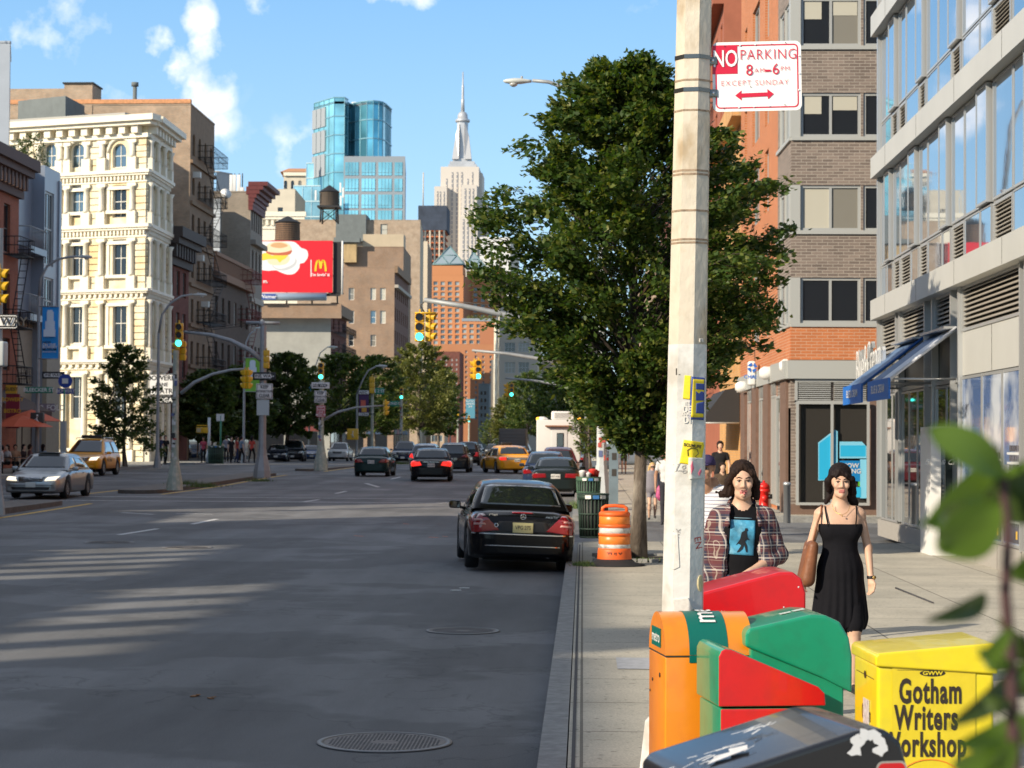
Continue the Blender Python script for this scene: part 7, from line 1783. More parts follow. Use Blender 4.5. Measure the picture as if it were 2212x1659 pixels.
 tz=bz-.06
 TL=tail or[(.27*W,.66),(.455*W,.63),(.46*W,tz),(.33*W,tz)]
 tm=M_tlon if lit else M_tl
 for s_ in(-1,1):
  P('tail_light',[(s_*a,b)for a,b in TL],'rear',tm,.014)
  zl=[b for a,b in TL];
  if kind in('sedan','wagon'):P('tail_light',[(-L/2+.06,min(zl)),(-L/2+.32,(min(zl)+max(zl))/2),(-L/2+.3,max(zl)-.02),(-L/2+.07,max(zl)-.02)],'left' if s_>0 else 'right',tm,.01,2)
 hz0,hz1=(.58,.73)if kind in('sedan','wagon')else(.72,.9)
 for s_ in(-1,1):P('headlight',[(s_*.24*W,hz0),(s_*.43*W,hz0+.02),(s_*.455*W,hz1),(s_*.28*W,hz1-.03)],'front',M_hl if head else M_clr,.012)
 P('grille',[(-.2*W,hz0-.02),(.2*W,hz0-.02),(.24*W,hz1-.02),(-.24*W,hz1-.02)],'front',M_trim,.012);P('lower_grille',[(-.32*W,.3),(.32*W,.3),(.34*W,.39),(-.34*W,.39)],'front',M_trim,.03)
 for z in(hz0+.02,(hz0+hz1)/2,hz1-.04):P('grille_bar',[(-.2*W,z),(.2*W,z),(.2*W,z+.014),(-.2*W,z+.014)],'front',M_chr,.02,2)
 if plate:
  pz=.70*belt_s if plate!='low' else .45
  q=bvh.ray_cast(Vector((-6,0,pz)),Vector((1,0,0)))[0];mb=MB();mb.box((q.x-.025,0,pz),(.012,.32,.16),pm_plate or M_plate,bev=.004);o=part('number_plate',mb,t)
  tt=MB();put_text(tt,plate_text or 'BDT 4182',(q.x-.034,0,pz),(0,-1,0),(0,0,1),mat('plate_ink',(.05,.04,.03),.6),.088,bold=.01,sx=.78);part('plate_lettering',tt,o).parent=o
  q=bvh.ray_cast(Vector((6,0,.46)),Vector((-1,0,0)))[0];mb=MB();mb.box((q.x+.03,0,.46),(.012,.32,.16),M_plate,bev=.004);part('number_plate',mb,t)
 if taxi:
  mb=MB();mb.box((L*.0,0,H+.08),(.22,.95 if kind=='suv' else .6,.16),M_trim,bev=.03);o=part('roof_sign',mb,t)
  if kind=='suv':
   for s_ in(-1,1):mb=MB();mb.tube([(-L*.38,s_*W*.34,H-.06),(-L*.34,s_*W*.34,H+.03),(L*.05,s_*W*.34,H+.03),(L*.09,s_*W*.34,H-.05)],.022,M_rim,6);part('roof_rail',mb,t)
  for sd_,y_ in(('left',5),('right',-5)):
   tt=MB();vs,f_=text_geo('NYC TAXI',.2,bold=.02)
   sg=1 if y_<0 else-1;ok=[]
   for v in vs:h_=bvh.ray_cast(Vector((.35+v.x*sg,y_,.72+v.y)),Vector((0,-1 if y_>0 else 1,0)))[0];ok.append(h_+Vector((0,.008 if y_>0 else-.008,0))if h_ is not None else Vector((v.x,y_,v.y)))
   tt.add(ok,f_,M_sblack);part('taxi_lettering',tt,t)
 if detail:detail(t,bvh,P,L,W,H)
 return t
def cpos(X,y,dz=0.0):b=XY(X,y);return Vector((b.x,y,gz(y)+dz))
UP,DN=R(90),R(-90)
def rear(X,yrear,L,**k):c=cpos(X,yrear);c.y+=L/2;c.z=gz(c.y)+.004;return c
def front(X,yf,L):c=cpos(X,yf);c.y+=L/2;c.z=gz(c.y)+.004;return c
def merc(t,bvh,P,L,W,H):
 for s_ in(-1,1):
  for z0,a,b in((.735,.335,.445),(.80,.365,.45)):
   P('reversing_lens',[(s_*a*W,z0),(s_*b*W,z0-.012),(s_*b*W,z0+.018),(s_*(a+.01)*W,z0+.028)],'rear',mat('lens_pink',(.62,.30,.26),.15,coat=1.0),.022,2)
 P('boot_recess',[(-.26*W,.63),(.26*W,.63),(.22*W,.80),(-.22*W,.80)],'rear',M_trim,.008)
 P('chrome_strip',[(-.46*W,.585),(.46*W,.585),(.46*W,.603),(-.46*W,.603)],'rear',M_chr,.038);P('bumper_crease',[(-.34*W,.405),(.34*W,.405),(.34*W,.417),(-.34*W,.417)],'rear',M_chr,.034)
 P('brake_light',[(-.17,.925),(.17,.925),(.17,.945),(-.17,.945)],'rear',M_tl,.012)
 q=bvh.ray_cast(Vector((-6,0,.875)),Vector((1,0,0)))[0];mb=MB();c=(q.x-.015,0,.875)
 mb.tube([(c[0],.042*math.cos(2*math.pi*k/20),c[2]+.042*math.sin(2*math.pi*k/20))for k in range(21)],.0045,M_chr,5,caps=False)
 for k in range(3):a=math.pi/2+2*math.pi*k/3;mb.add([(c[0],.04*math.cos(a),c[2]+.04*math.sin(a)),(c[0],.008*math.cos(a+1.05),c[2]+.008*math.sin(a+1.05)),(c[0],.008*math.cos(a-1.05),c[2]+.008*math.sin(a-1.05))],[(0,1,2)],M_chr)
 part('star_emblem',mb,t)
 for w_,y_,z_ in(('C240',.47,.88),('4MATIC',-.46,.87)):
  q=bvh.ray_cast(Vector((-6,y_,z_)),Vector((1,0,0)))[0];tt=MB();put_text(tt,w_,(q.x-.012,y_,z_),(.1 if y_>0 else-.1,-1,0),(0,0,1),M_chr,.062,extrude=.003,bold=.015);part('badge_lettering',tt,t)
 mb=MB();q=bvh.ray_cast(Vector((-6,.42,.73)),Vector((1,0,0)))[0];mb.tube([(q.x-.012,.42+.028*math.cos(2*math.pi*k/14),.73+.028*math.sin(2*math.pi*k/14))for k in range(15)],.007,M_chr,5,caps=False);part('round_badge',mb,t)
 mb=MB();mb.tube([(-L/2+.05,-.42,.26),(-L/2+.35,-.42,.26)],.035,M_chr,8);part('exhaust',mb,t)
 mb=MB();mb.box((-.55,.32,1.02),(.1,.26,.22),M_trim,bev=.05);mb.box((-.55,-.32,1.02),(.1,.26,.22),M_trim,bev=.05)
c1=rear(1102,32.0,4.5);c1.x-=.05
car('black saloon with New Jersey plate VPG 27S pulling along the near kerb','sedan',c1,UP+R(6),paint('black',(.004,.004,.005),.06),4.5,1.74,1.43,2.72,.325,tail=[(.285*W_,z_)for W_,z_ in()]or[(.37,.655),(.80,.60),(.805,.70),(.70,.90),(.62,.905)],roll=R(2.0),detail=merc,plate_text='VPG·27S',pm_plate=mat('plate_yellow',(.62,.55,.26),.5),name='black_car')
car('old dark saloon with square tail lights parked behind the black one','sedan',rear(1201,70,4.4),UP,paint('dark_green',(.012,.018,.018),.15),4.4,1.69,1.36,2.5,.30,tail=[(.32,.66),(.78,.64),(.78,.80),(.34,.80)])
car('blue saloon peeking out left of the old dark one','sedan',rear(1178,78,4.6),UP,paint('navy',(.02,.035,.08),.12),4.6,1.78,1.5,2.7)
car('dark saloon with pink red roof edge parked before the white truck','sedan',rear(1206,86,4.6),UP,paint('wine',(.10,.015,.02),.15),4.6,1.78,1.58,2.7)
car('black saloon with lit red tail lights in the middle of the road','sedan',rear(926,89,4.75),UP+R(3),paint('black2',(.008,.008,.01),.08),4.75,1.86,1.46,2.74,tail=[(.42,.70),(.84,.64),(.84,.90),(.50,.86)],lit=True,name='driving_car',detail=lambda t,bvh,P,L,W,H:P('chrome_strip',[(-.42,.83),(.42,.83),(.42,.85),(-.42,.85)],'rear',M_chr,.015))
car('dark wagon right behind the middle saloon','wagon',rear(978,110,4.6),UP,paint('charcoal',(.02,.022,.025),.12),4.6,1.8,1.62,2.65,tail=[(.45,.85),(.84,.80),(.84,1.0),(.6,.96)],lit=False,name='driving_car')
car('small black car beyond the dark wagon','suv',rear(1010,140,4.3),UP,paint('black3',(.01,.01,.012),.12),4.3,1.75,1.66,2.6,name='driving_car')
car('pale blue hatchback braking left of the middle saloon','wagon',rear(917,113,4.3),UP,paint('pale_blue',(.16,.20,.26),.12,.4),4.3,1.74,1.56,2.6,tail=[(.6,.7),(.84,.7),(.84,.98),(.66,.98)],lit=True,name='driving_car')
car('dark green saloon beside the second median','sedan',rear(802,97,4.5),UP,paint('bottle_green',(.008,.03,.028),.12),4.5,1.72,1.43,2.7,tail=[(.36,.68),(.80,.66),(.80,.84),(.50,.84)],name='driving_car')
car('dark blue pickup facing the camera behind the far median pole','pickup',front(870,158,5),DN,paint('blue_truck',(.02,.035,.07),.15),5.0,1.9,1.75,3.1,.38,name='driving_car')
car('white pickup facing the camera in the far lanes','pickup',front(729,182,5),DN,paint('white',(.62,.62,.6),.2),5.0,1.85,1.72,3.1,.38)
car('bright blue saloon parked at the far kerb','sedan',front(666,182,4.6),DN+R(8),paint('blue',(.03,.08,.22),.12),4.6,1.78,1.45,2.7)
car('dark boxy four by four parked right of the tall grey pole','suv',front(628,172,4.7),DN+R(4),paint('black4',(.015,.015,.018),.15),4.7,1.9,1.85,2.7,.38)
car('dark saloon parked just left of the boxy four by four','sedan',front(592,168,4.7),DN+R(4),paint('navy2',(.012,.015,.028),.12),4.7,1.8,1.44,2.7)
def aval(t,bvh,P,L,W,H):
 mb=MB();mb.bb(-.5,.35,-.36,.36,H-.005,H+.02,M_cg,.008);part('sunroof',mb,t)
 P('bumper_line',[(-.40*W,.44),(.40*W,.44),(.40*W,.45),(-.40*W,.45)],'front',M_trim,.03,2)
 q=bvh.ray_cast(Vector((6,0,.66)),Vector((-1,0,0)))[0];mb=MB();mb.tube([(q.x+.03,.05*math.cos(k*.42),.66+.035*math.sin(k*.42))for k in range(16)],.006,M_chr,5,caps=False);mb.tube([(q.x+.03,.025*math.cos(k*.42),.668+.022*math.sin(k*.42))for k in range(16)],.005,M_chr,5,caps=False);part('front_emblem',mb,t)
car('silver saloon with lit headlamps heading for the camera at the left','sedan',front(68,64,4.9),DN,paint('silver',(.36,.37,.37),.22,.75),4.9,1.82,1.46,2.72,head=True,name='driving_car',detail=aval)
car('yellow taxi van with black roof sign behind the silver saloon','suv',front(172,94,4.75),DN,paint('taxi',(.85,.36,.005),.25),4.75,1.9,1.75,2.8,.37,head=True,taxi=True,name='taxi')
car('yellow taxi saloon seen from behind before the grey box truck','sedan',rear(1090,108,5.3),UP+R(15),paint('taxi',(.85,.36,.005),.25),5.3,1.95,1.5,2.9,.34,tail=[(.60,.72),(.88,.70),(.88,.88),(.62,.88)],lit=True,taxi=True,name='taxi',detail=lambda t,bvh,P,L,W,H:P('chrome_band',[(-.58,.73),(.58,.73),(.58,.86),(-.58,.86)],'rear',mat('chrome_dull',(.4,.4,.4),.3,metal=.7),.01))
for(X,y,k,c,L,lab,rz)in((1358,138,'sedan',(.16,.19,.23),4.6,'blue grey saloon crossing behind the big tree trunk',0),(1285,118,'sedan',(.12,.15,.2),4.5,'blue grey car parked right of the white truck',UP),(1131,215,'wagon',(.6,.6,.6),4.4,'white car just left of the white truck',UP),(1034,360,'suv',(.6,.6,.6),5.0,'small white van far down the street',DN),(1120,168,'sedan',(.10,.10,.11),4.5,'dark car between the yellow taxi and the white truck',UP),(1062,300,'suv',(.03,.03,.03),4.8,'dark van far down the street left of the box truck',DN)):
 c_=cpos(X,y);c_.z=gz(y)+(.004 if X!=1358 else .16-.15);car(lab,k,c_,rz,paint('far%d'%X,c,.2),L,1.8,1.45 if k=='sedan' else 1.8,2.7,name='parked_car')
 # white equipment truck and grey box truck
def box_truck(label,X0,X1,Yt,y,m,L=6.5,white=True):
 a,b=XY(X0,y),XY(X1,y);w=b.x-a.x;zt=ZY(Yt,y,X0);z0=gz(y)+.55;t=thing('box_truck',label,'truck',((a.x+b.x)/2,y,gz(y)+.005));H=zt-gz(y)
 mb=MB();mb.bb(-w/2,w/2,0,L,.6,H,m,.05);part('box_body',mb,t)
 mb=MB();mb.bb(-w*.42,w*.42,L+.1,L+2,.4,H*.75,m,.15);part('cab',mb,t)
 for s_ in(-1,1):
  for yy in(1.2,L+.9):q=MB();q.tube([(s_*(w/2-.32),yy,.42),(s_*(w/2-.05),yy,.42)],.42,M_tyre,18);part('wheel',q,t)
 mb=MB();mb.bb(-w*.48,w*.48,-.12,.05,.45,.62,M_fg);part('rear_bumper',mb,t)
 for s_ in(-1,1):mb=MB();mb.bb(s_*w*.4-.1,s_*w*.4+.1,-.14,-.1,.66,.82,M_tl);part('tail_light',mb,t)
 if white:
  mb=MB();dw0,dw1=-w*.18+.05,w*.2;mb.bb(dw0,dw1,-.03,0,.7,H-.35,mat('truck_door',(.60,.60,.59),.4),.01);d=part('rear_door',mb,t)
  mb=MB();mb.bb(-.08,.26,-.045,-.03,H-1.3,H-.62,M_trim,.004);mb.bb(-.04,.22,-.055,-.045,H-1.26,H-.66,M_cg);link('door_window',mb.mesh('door_window'),d)
  mb=MB();mb.tube([(dw1+.15,-.1,H-1.7),(dw1+.2,-.1,H-1.5),(dw1+.1,-.1,H-1.35)],.02,M_chr,5);mb.tube([(dw1+.0,-.1,H-2.0),(dw1+.3,-.1,H-1.9)],.02,M_chr,5);part('grab_handle',mb,t)
  mb=MB();mb.bb(-w*.3,w*.3,-.25,0,H-.32,H-.26,mat('rust_brown',(.3,.14,.08),.7));part('rear_ledge',mb,t)
  mb=MB();mb.bb(-.35,.75,.4,1.3,H,H+.42,M_swhite,.08);
  for k in range(7):mb.bb(-.2,.6,.388,.4,H+.08+k*.04,H+.1+k*.04,mat('vent_slot',(.3,.3,.3),.8))
  part('air_conditioner',mb,t)
  for s_ in(-1,1):mb=MB();mb.bb(s_*w*.47-.07,s_*w*.47+.07,.05,.2,H-.02,H+.12,M_amb);part('marker_lamp',mb,t)
  mb=MB();mb.lathe((-.8,.9,H),[(.3,0),(.25,.1),(.1,.16)],M_swhite,14);part('roof_vent',mb,t)
 else:
  mb=MB()
  for k in range(7):mb.bb(-w*.44,w*.44,-.02,0,.8+k*(H-1.1)/7,.8+(k+.94)*(H-1.1)/7,mat('roller_door',(.16,.14,.12),.6),.006)
  part('roller_door',mb,t)
 return t
box_truck('white equipment truck with rear door and roof air conditioner at the right kerb',1159,1254,907,97,mat('truck_white',(.66,.66,.64),.35,var=.03,vscale=1),6.5)
box_truck('grey box truck with roller door in the traffic beyond the taxi',1078,1136,926,170,mat('truck_grey',(.14,.12,.10),.6,var=.15,vscale=1),6,False)
# ------------------------------------------------------------ the near pole and its parking sign
M_pw1=mat('pole_paint_aged',(.60,.54,.44),.55,var=.10,vscale=7,var2=(.40,.31,.20),v2s=6,bump=.25,bscale=25,stretch=(1,1,.6));M_pw2=mat('pole_paint_white',(.62,.62,.60),.5,var=.06,vscale=9,var2=(.48,.46,.42),v2s=7,bump=.15,bscale=30)
dP=10.3;pb=Vector((XY(1473,dP).x,dP,.15));t=thing('street_pole','tall white eight sided pole with peeling stickers right in front, carrying the parking sign','pole',pb)
def pc(z):return(XY(1476,dP).x+(z-1.2)*.0155-pb.x,0.0)
def oct_(mb,z0,r0,z1,r1,m,n=8,rot=R(-8)):
 a,b=pc(z0),pc(z1);vs=[]
 for(c,r,z)in((a,r0,z0),(b,r1,z1)):
  for j in range(n):an=2*math.pi*(j+.5)/n+rot;vs.append((c[0]+r*math.cos(an),r*math.sin(an),z-.15))
 mb.add(vs,[(j,(j+1)%n,n+(j+1)%n,n+j)for j in range(n)]+[list(range(n))[::-1],[n+j for j in range(n)]],m)
def rad_(z):return .1085-.0052*(z-1.2)
zj=ZY(745,dP,1490)
mb=MB();oct_(mb,.70,rad_(.7),zj,rad_(zj),M_pw2);low=part('lower_shaft',mb,t);mb2=MB();oct_(mb2,zj,rad_(zj)-.001,7.6,rad_(7.6),M_pw1);part('upper_shaft',mb2,t)
mbb=MB();oct_(mbb,.15,.235,.66,.185,M_pw2);oct_(mbb,.66,.185,.72,.115,M_pw2);part('base',mbb,t)
pv=[Vector(v)for v in mb.v+mb2.v];k=len(mb.v);bvhP=BVHTree.FromPolygons(pv,mb.f+[[i+k for i in f]for f in mb2.f])
gm=mat('tape_residue',(.30,.22,.15),.8,var=.5,vscale=40)
for Y in(128+50,195+48,372,380,458,520,527):
 z=ZY(Y,dP,1490);mb=MB();oct_(mb,z-.006,rad_(z)+.0012,z+.004,rad_(z)+.0012,gm);part('tape_residue',mb,t)
for Y in(128,199):
 z=ZY(Y,dP,1490);mb=MB();oct_(mb,z-.010,rad_(z)+.004,z+.010,rad_(z)+.004,mat('steel_strap',(.20,.19,.17),.25,metal=.9));part('steel_strap',mb,t)
def stick(pts,m,nm='sticker',off=.003,sub=4):
 pl=[]
 for(X,Y)in pts:q=PY(X,Y,dP)-pb;pl.append((q.x,q.z))
 o=part(nm,patch(bvhP,pl,'right',m,off,sub),t);return o
def dtext(body,X,Y,size,m,ang=0.0,off=.006,par=None,**kw):
 q=PY(X,Y,dP)-pb;vs,fs=text_geo(body,size,**kw);mb=MB();out=[];c,s=math.cos(ang),math.sin(ang)
 for v in vs:
  x,z=q.x+v.x*c-v.y*s,q.z+v.x*s+v.y*c;h=bvhP.ray_cast(Vector((x,-3,z)),Vector((0,1,0)))[0];out.append((x,(h.y if h is not None else .05)-off,z))
 mb.add(out,fs,m);part('printing',mb,t)
S_y=mat('sticker_yellow',(.78,.60,.02),.45,var=.1,vscale=30);S_bl=mat('sticker_navy',(.04,.07,.28),.4);S_w=mat('sticker_paper',(.62,.60,.56),.6,var=.15,vscale=30);S_pk=mat('marker_pink',(.65,.15,.22),.6)
stick([(1473,862),(1477,812),(1490,813),(1488,864)],S_y);stick([(1486,906),(1492,815),(1521,817),(1519,908)],S_bl,off=.005);stick([(1490,902),(1495,820),(1519.5,821),(1518,902)],S_y,off=.007)
for pl in([(1501,842),(1501,829),(1519.5,830),(1519,843)],[(1501,866),(1501,846),(1508,851),(1513,846),(1519,848),(1519,866)],[(1501,893),(1502,872),(1519,868),(1518.5,894)]):stick(pl,S_bl,off=.009,sub=3)
for i,(w_,Y,s_)in enumerate((('ITS',873,.026),('DE',885,.045),('ANNA',895,.024),('DI',908,.048))):dtext(w_,1482,Y,s_,S_w,bold=.03,sx=.8)
stick([(1466,1000),(1475,950),(1521,956),(1512,1006)],S_y,off=.004);dtext('SCUMLIFE',1494,963,.021,M_sblack,R(-8),off=.008,bold=.03)
a_=MB();pts=[(1484,985),(1483,972),(1492,967),(1504,970),(1507,980),(1500,986),(1507,990),(1497,995)]
o_=[]
for(X,Y)in pts:q=PY(X,Y,dP)-pb;h=bvhP.ray_cast(Vector((q.x,-3,q.z)),Vector((0,1,0)))[0];o_.append(Vector((q.x,(h.y if h else 0)-.008,q.z)))
a_.tube(o_,.002,M_sblack,4);part('cartoon_line',a_,t)
stick([(1487,1034),(1484,1022),(1485,988),(1520,989),(1519,1032)],S_w,off=.010);stick([(1491,1024),(1489,1005),(1493,995),(1497,1012)],S_pk,off=.013,sub=2);stick([(1506,1022),(1512,1012),(1514,1018),(1509,1028)],S_pk,off=.013,sub=2)
stick([(1452,1316),(1451,1292),(1484,1288),(1500,1318),(1480,1330)],S_w,off=.006);stick([(1454,1228),(1446,1226),(1452,1150),(1462,1150),(1466,1222)],S_w,off=.004);stick([(1505+13*math.cos(a)*.6+7,1258+18*math.sin(a))for a in[k*.5 for k in range(12)]],mat('sticker_cream',(.6,.52,.3),.5),off=.004,sub=2)
stick([(1509,733),(1518,733),(1518,741),(1509,741)],S_w,off=.004,sub=2);dtext('E',1513,737,.018,M_sblack,off=.007)
dtext('EN',1506,1171,.05,mat('marker_red',(.4,.06,.05),.6),R(-80),off=.004);dtext('Zg',1467,1010,.06,mat('marker_grey',(.3,.29,.28),.6),R(10),off=.003);dtext('nk',1460,1150,.05,MATS['marker_grey'],R(80),off=.003);dtext('L',1462,805,.05,M_fd,off=.003)
# parking sign
def c3(x,y):return((2100+x/1.9003)*.67770,(y/1.9003)*.67770)
dS=dP-.02;q0,q1=PY(1539,240,dS),PY(1731,90,dS);w,h=q1.x-q0.x,q1.z-q0.z
ps=thing('parking_sign','white rectangular no parking sign with crimson lettering strapped to the near pole','sign',((q0.x+q1.x)/2,dS,(q0.z+q1.z)/2),R(-1.5),tilt=(0,R(-1.0)))
M_sgw=mat('sign_enamel',(.86,.86,.85),.3,var=.02,vscale=3);M_crim=mat('sign_crimson',(.60,.012,.045),.35)
def rr_(w_,h_,r):
 pts=[]
 for cx_,cz_,a0 in((w_/2-r,h_/2-r,0),(-w_/2+r,h_/2-r,90),(-w_/2+r,-h_/2+r,180),(w_/2-r,-h_/2+r,270)):
  for k in range(6):a=R(a0+18*k);pts.append((cx_+r*math.cos(a),cz_+r*math.sin(a)))
 return pts
mb=MB();mb.extr(rr_(w,h,.03),(0,0,0),(1,0,0),(0,0,1),.0035,M_sgw,mat('sign_edge',(.5,.5,.5),.4,metal=.6));part('plate',mb,ps)
mb=MB();bw=.0065;W_,H_=w-.030,h-.030
y_=-.0045-.004
o,i_=rr_(W_,H_,.022),rr_(W_-2*bw,H_-2*bw,.017);nn=len(o)
mb.add([(a,y_+.0035,b)for a,b in o]+[(a,y_+.0035,b)for a,b in i_],[(k,nn+k,nn+(k+1)%nn,(k+1)%nn)for k in range(nn)],M_crim)
def sp(x,y):X,Y=c3(x,y);q=PY(X,Y,dS);return q.x-(q0.x+q1.x)/2,q.z-(q0.z+q1.z)/2
a,b=sp(330,445),sp(478,276);mb.add([(a[0]-.004,y_+.003,a[1]),(b[0],y_+.003,a[1]),(b[0],y_+.003,b[1]+.004),(a[0]-.004,y_+.003,b[1]+.004)],[(0,1,2,3)],M_crim)
def st(body,x,y,hh,m,sx=1.0,bold=.0,spc=1.0,dy=0):
 p=sp(x,y);put_text(mb,body,(p[0],y_-dy,p[1]),(1,0,0),(0,0,1),m,hh,sx=sx,bold=bold,spacing=spc)
st('NO',404,358,.120,M_sgw,.66,.012,1.0,.001);st('PARKING',664,335,.075,M_crim,.84,-.012,1.12);st('8',549,428,.080,M_crim,.95,-.002);st('AM',610,430,.032,M_crim,1.1,-.012,1.2);st('-',660,422,.09,M_crim,1.3,.01);st('6',708,425,.080,M_crim,.95,-.002);st('PM',765,422,.032,M_crim,1.1,-.012,1.2);st('EXCEPT SUNDAY',580,504,.038,M_crim,1.0,-.016,1.2)
ar_=[sp(x,y)for x,y in((460,578),(500,546),(497,565),(656,562),(654,541),(694,572),(658,604),(657,585),(498,590),(500,608))];tri=geometry.tessellate_polygon([[Vector((a,0,b))for a,b in ar_]]);mb.add([(a,y_+.002,b)for a,b in ar_],[tuple(t_)for t_ in tri],M_crim)
part('lettering',mb,ps)
mb=MB()
for(x,y)in((402,278),(495,275),(587,272),(680,268),(770,264),(850,345),(850,452),(845,552),(760,640),(665,645),(573,648),(483,650),(390,653),(555,527)):p=sp(x,y);mb.tube([(p[0],-.0082,p[1]),(p[0],-.009,p[1])],.0045 if x not in(402,390,770,760,555)else .003,M_sgw if x not in(402,390,770,760,555)else M_fd,10)
part('bolt_hole',mb,ps)
for Y in(130,200):
 q=PY(1533,Y,dS);mb=MB();mb.bb(-.03,.035,-.012,.03,-.02,.02,mat('steel_strap',(.4,.38,.34),.25,metal=.9),.004);mb.tube([(.012,-.018,0),(.012,.0,0)],.008,M_chr,8);o=link('bracket',mb.mesh('bracket'),ps);o.location=(q.x-(q0.x+q1.x)/2+.004,0,q.z-(q0.z+q1.z)/2)
 # ------------------------------------------------------------ newspaper boxes
def solid(prof,dep,m,mnear=None,bev=.012,y0=0.0,grow=0.0):
 """side profile in (x, z) pushed back along y, edges rounded"""
 bm=bmesh.new();cx_=sum(p[0]for p in prof)/len(prof);n=len(prof)
 A=[bm.verts.new((p[0],y0-grow,p[1]))for p in prof];B=[bm.verts.new((p[0],y0+dep+grow,p[1]))for p in prof]
 f0=bm.faces.new(A);bm.faces.new(B[::-1])
 for i in range(n):bm.faces.new((A[i],B[i],B[(i+1)%n],A[(i+1)%n]))
 bm.normal_update();bmesh.ops.recalc_face_normals(bm,faces=bm.faces[:])
 if bev:bmesh.ops.bevel(bm,geom=[e for e in bm.edges if e.calc_face_angle(0)>.25],offset=bev,segments=4,profile=.6,affect='EDGES',clamp_overlap=True)
 bmesh.ops.triangulate(bm,faces=[f for f in bm.faces if len(f.verts)>4])
 bm.normal_update();vs=[v.co.copy()for v in bm.verts];bm.verts.index_update();mb=MB()
 for near in(False,True):
  fs=[[v.index for v in f.verts]for f in bm.faces if(f.normal.y<-.6)==near]
  if fs:
   o=len(mb.v);mb.add(vs,fs,(mnear or m)if near else m,not near or bev==0)
 bm.free();return mb
def corner(X,d):b=XY(X,d);return Vector((b.x,d,.15))
def nb_paint(n,c,**k):return mat('box_'+n,c,k.pop('rough',.3),coat=.35,var=.05,vscale=5,var2=k.pop('v2',None),v2s=11,bump=.06,bscale=4)
PG=nb_paint('green',(.008,.27,.14),v2=(.012,.24,.125));PR=nb_paint('red',(.60,.006,.010),v2=(.54,.008,.012));PO=nb_paint('orange',(.80,.25,.012),v2=(.77,.23,.015));PY_=nb_paint('yellow',(.74,.60,.012),v2=(.69,.56,.02));PK=nb_paint('black',(.012,.013,.017),rough=.22);PDG=mat('box_band_green',(.0,.13,.10),.4)
SC=mat('scratch_white',(.7,.7,.7),.6)
A_prof=[(0,.95),(0,1.01),(.02,1.035),(.31,1.10),(.38,1.097),(.45,1.065),(.495,.99),(.51,.90),(.51,.73),(.36,.805)]
K_prof=[(0,.96),(0,1.015),(.02,1.04),(.39,1.155),(.45,1.155),(.49,1.12),(.51,1.04),(.51,.73),(.36,.84)]
def newsbox_A(label,X,d,yaw,m,top=0.0,dep=.44,sw=1.0,prof=None):
 t=thing('newspaper_box',label,'newspaper box',corner(X,d),yaw,group='plastic newspaper boxes round the pole')
 part('lid',solid([(x*sw,z+top)for x,z in(prof or A_prof)],dep,m,bev=.016,grow=.008),t);part('body',solid([(.03*sw,0),(.475*sw,0),(.475*sw,.93+top),(.03*sw,.99+top)],dep-.03,m,y0=.015,bev=.012),t);return t
tA=newsbox_A('green newspaper box with rounded top, sloping down to the left behind the red sided one',1611,9.6,R(7),PG)
mb=MB();mb.M=Matrix.Rotation(-math.atan(.22),4,'Y');
for k in range(2):mb.bb(.44+k*.065,.495+k*.065,.20,.245,1.011,1.0125,mat('worn_label',(.55,.6,.56),.6,var=.5,vscale=60))
mb.M=None;part('worn_label',mb,tA)
tC=newsbox_A('large glossy red newspaper box right behind the pole, sloping down to the left',1503,11.0,R(6),PR,.055,.46,1.18,K_prof)
mb=MB();
for(x,z,r_)in((.14,.97,.026),(.16,.985,.016),(.17,.955,.014),(.225,.985,.012),(.245,.992,.010),(.56,1.13,.006),(.48,1.02,.006)):
 mb.add([(x+r_*rnd.uniform(.4,1.1)*math.cos(a),-.0095,z+r_*rnd.uniform(.4,1.3)*math.sin(a))for a in[k*.7 for k in range(9)]],[list(range(9))],SC)
part('chipped_paint',mb,tC)
tB=thing('newspaper_box','green newspaper box with red side sloping down to the right, middle of the cluster','newspaper box',corner(1553,9.0),R(9),group='plastic newspaper boxes round the pole')
Bp=[(0,.745),(0,.965),(.012,.99),(.03,1.0),(.06,.995),(.45,.83),(.48,.80),(.485,.745)]
part('lid',solid(Bp,.44,PG,PR,bev=.009,grow=.008),tB);part('body',solid([(.012,0),(.47,0),(.47,.735),(.012,.735)],.43,PG,PR,y0=.004,bev=.01),tB)
mb=MB();mb.bb(.47,.476,.05,.4,.2,.7,mat('box_window',(.02,.025,.025),.05,coat=1));part('door',mb,tB)
# orange barrel-vaulted box
tO=thing('newspaper_box','orange barrel topped metal newspaper box with dark green band, left of the cluster','newspaper box',corner(1439,9.6),R(9),group='plastic newspaper boxes round the pole')
wO,dO,zs_=.42,.40,.90;arc=[(dO/2-dO/2*math.cos(math.pi*k/16),zs_+.19*math.sin(math.pi*k/16))for k in range(17)]
def vault(x0,x1,g,m,caps=True):
 mb=MB();n=17;P0=[(x0,dO/2+(y-dO/2)*(1+g*5),z+g)for y,z in arc];P1=[(x1,p[1],p[2])for p in P0];mb.add(P0+P1,[(i,n+i,n+i+1,i+1)for i in range(n-1)],m,True)
 if caps:mb.add(P0,[list(range(n))],m);mb.add(P1,[list(range(n))[::-1]],m)
 return mb
part('vaulted_lid',vault(0,wO,.004,PO),tO);mb=MB();mb.bb(0,wO,0,dO,0,zs_-.003,PO,.008);part('body',mb,tO);mb=MB();mb.bb(-.001,wO+.001,-.002,dO,zs_-.003,zs_+.002,M_fd);part('seam',mb,tO)
part('green_band',vault(.115,.30,.006,PDG,False),tO);mb=MB();mb.bb(.29,.40,-.003,0,.02,zs_+.0,PDG);mb.bb(.115,.30,-.004,0,zs_-.03,zs_+.004,PDG);part('lower_band',mb,tO)
mb=MB();vs,fs=text_geo('metro',.16,bold=.012)
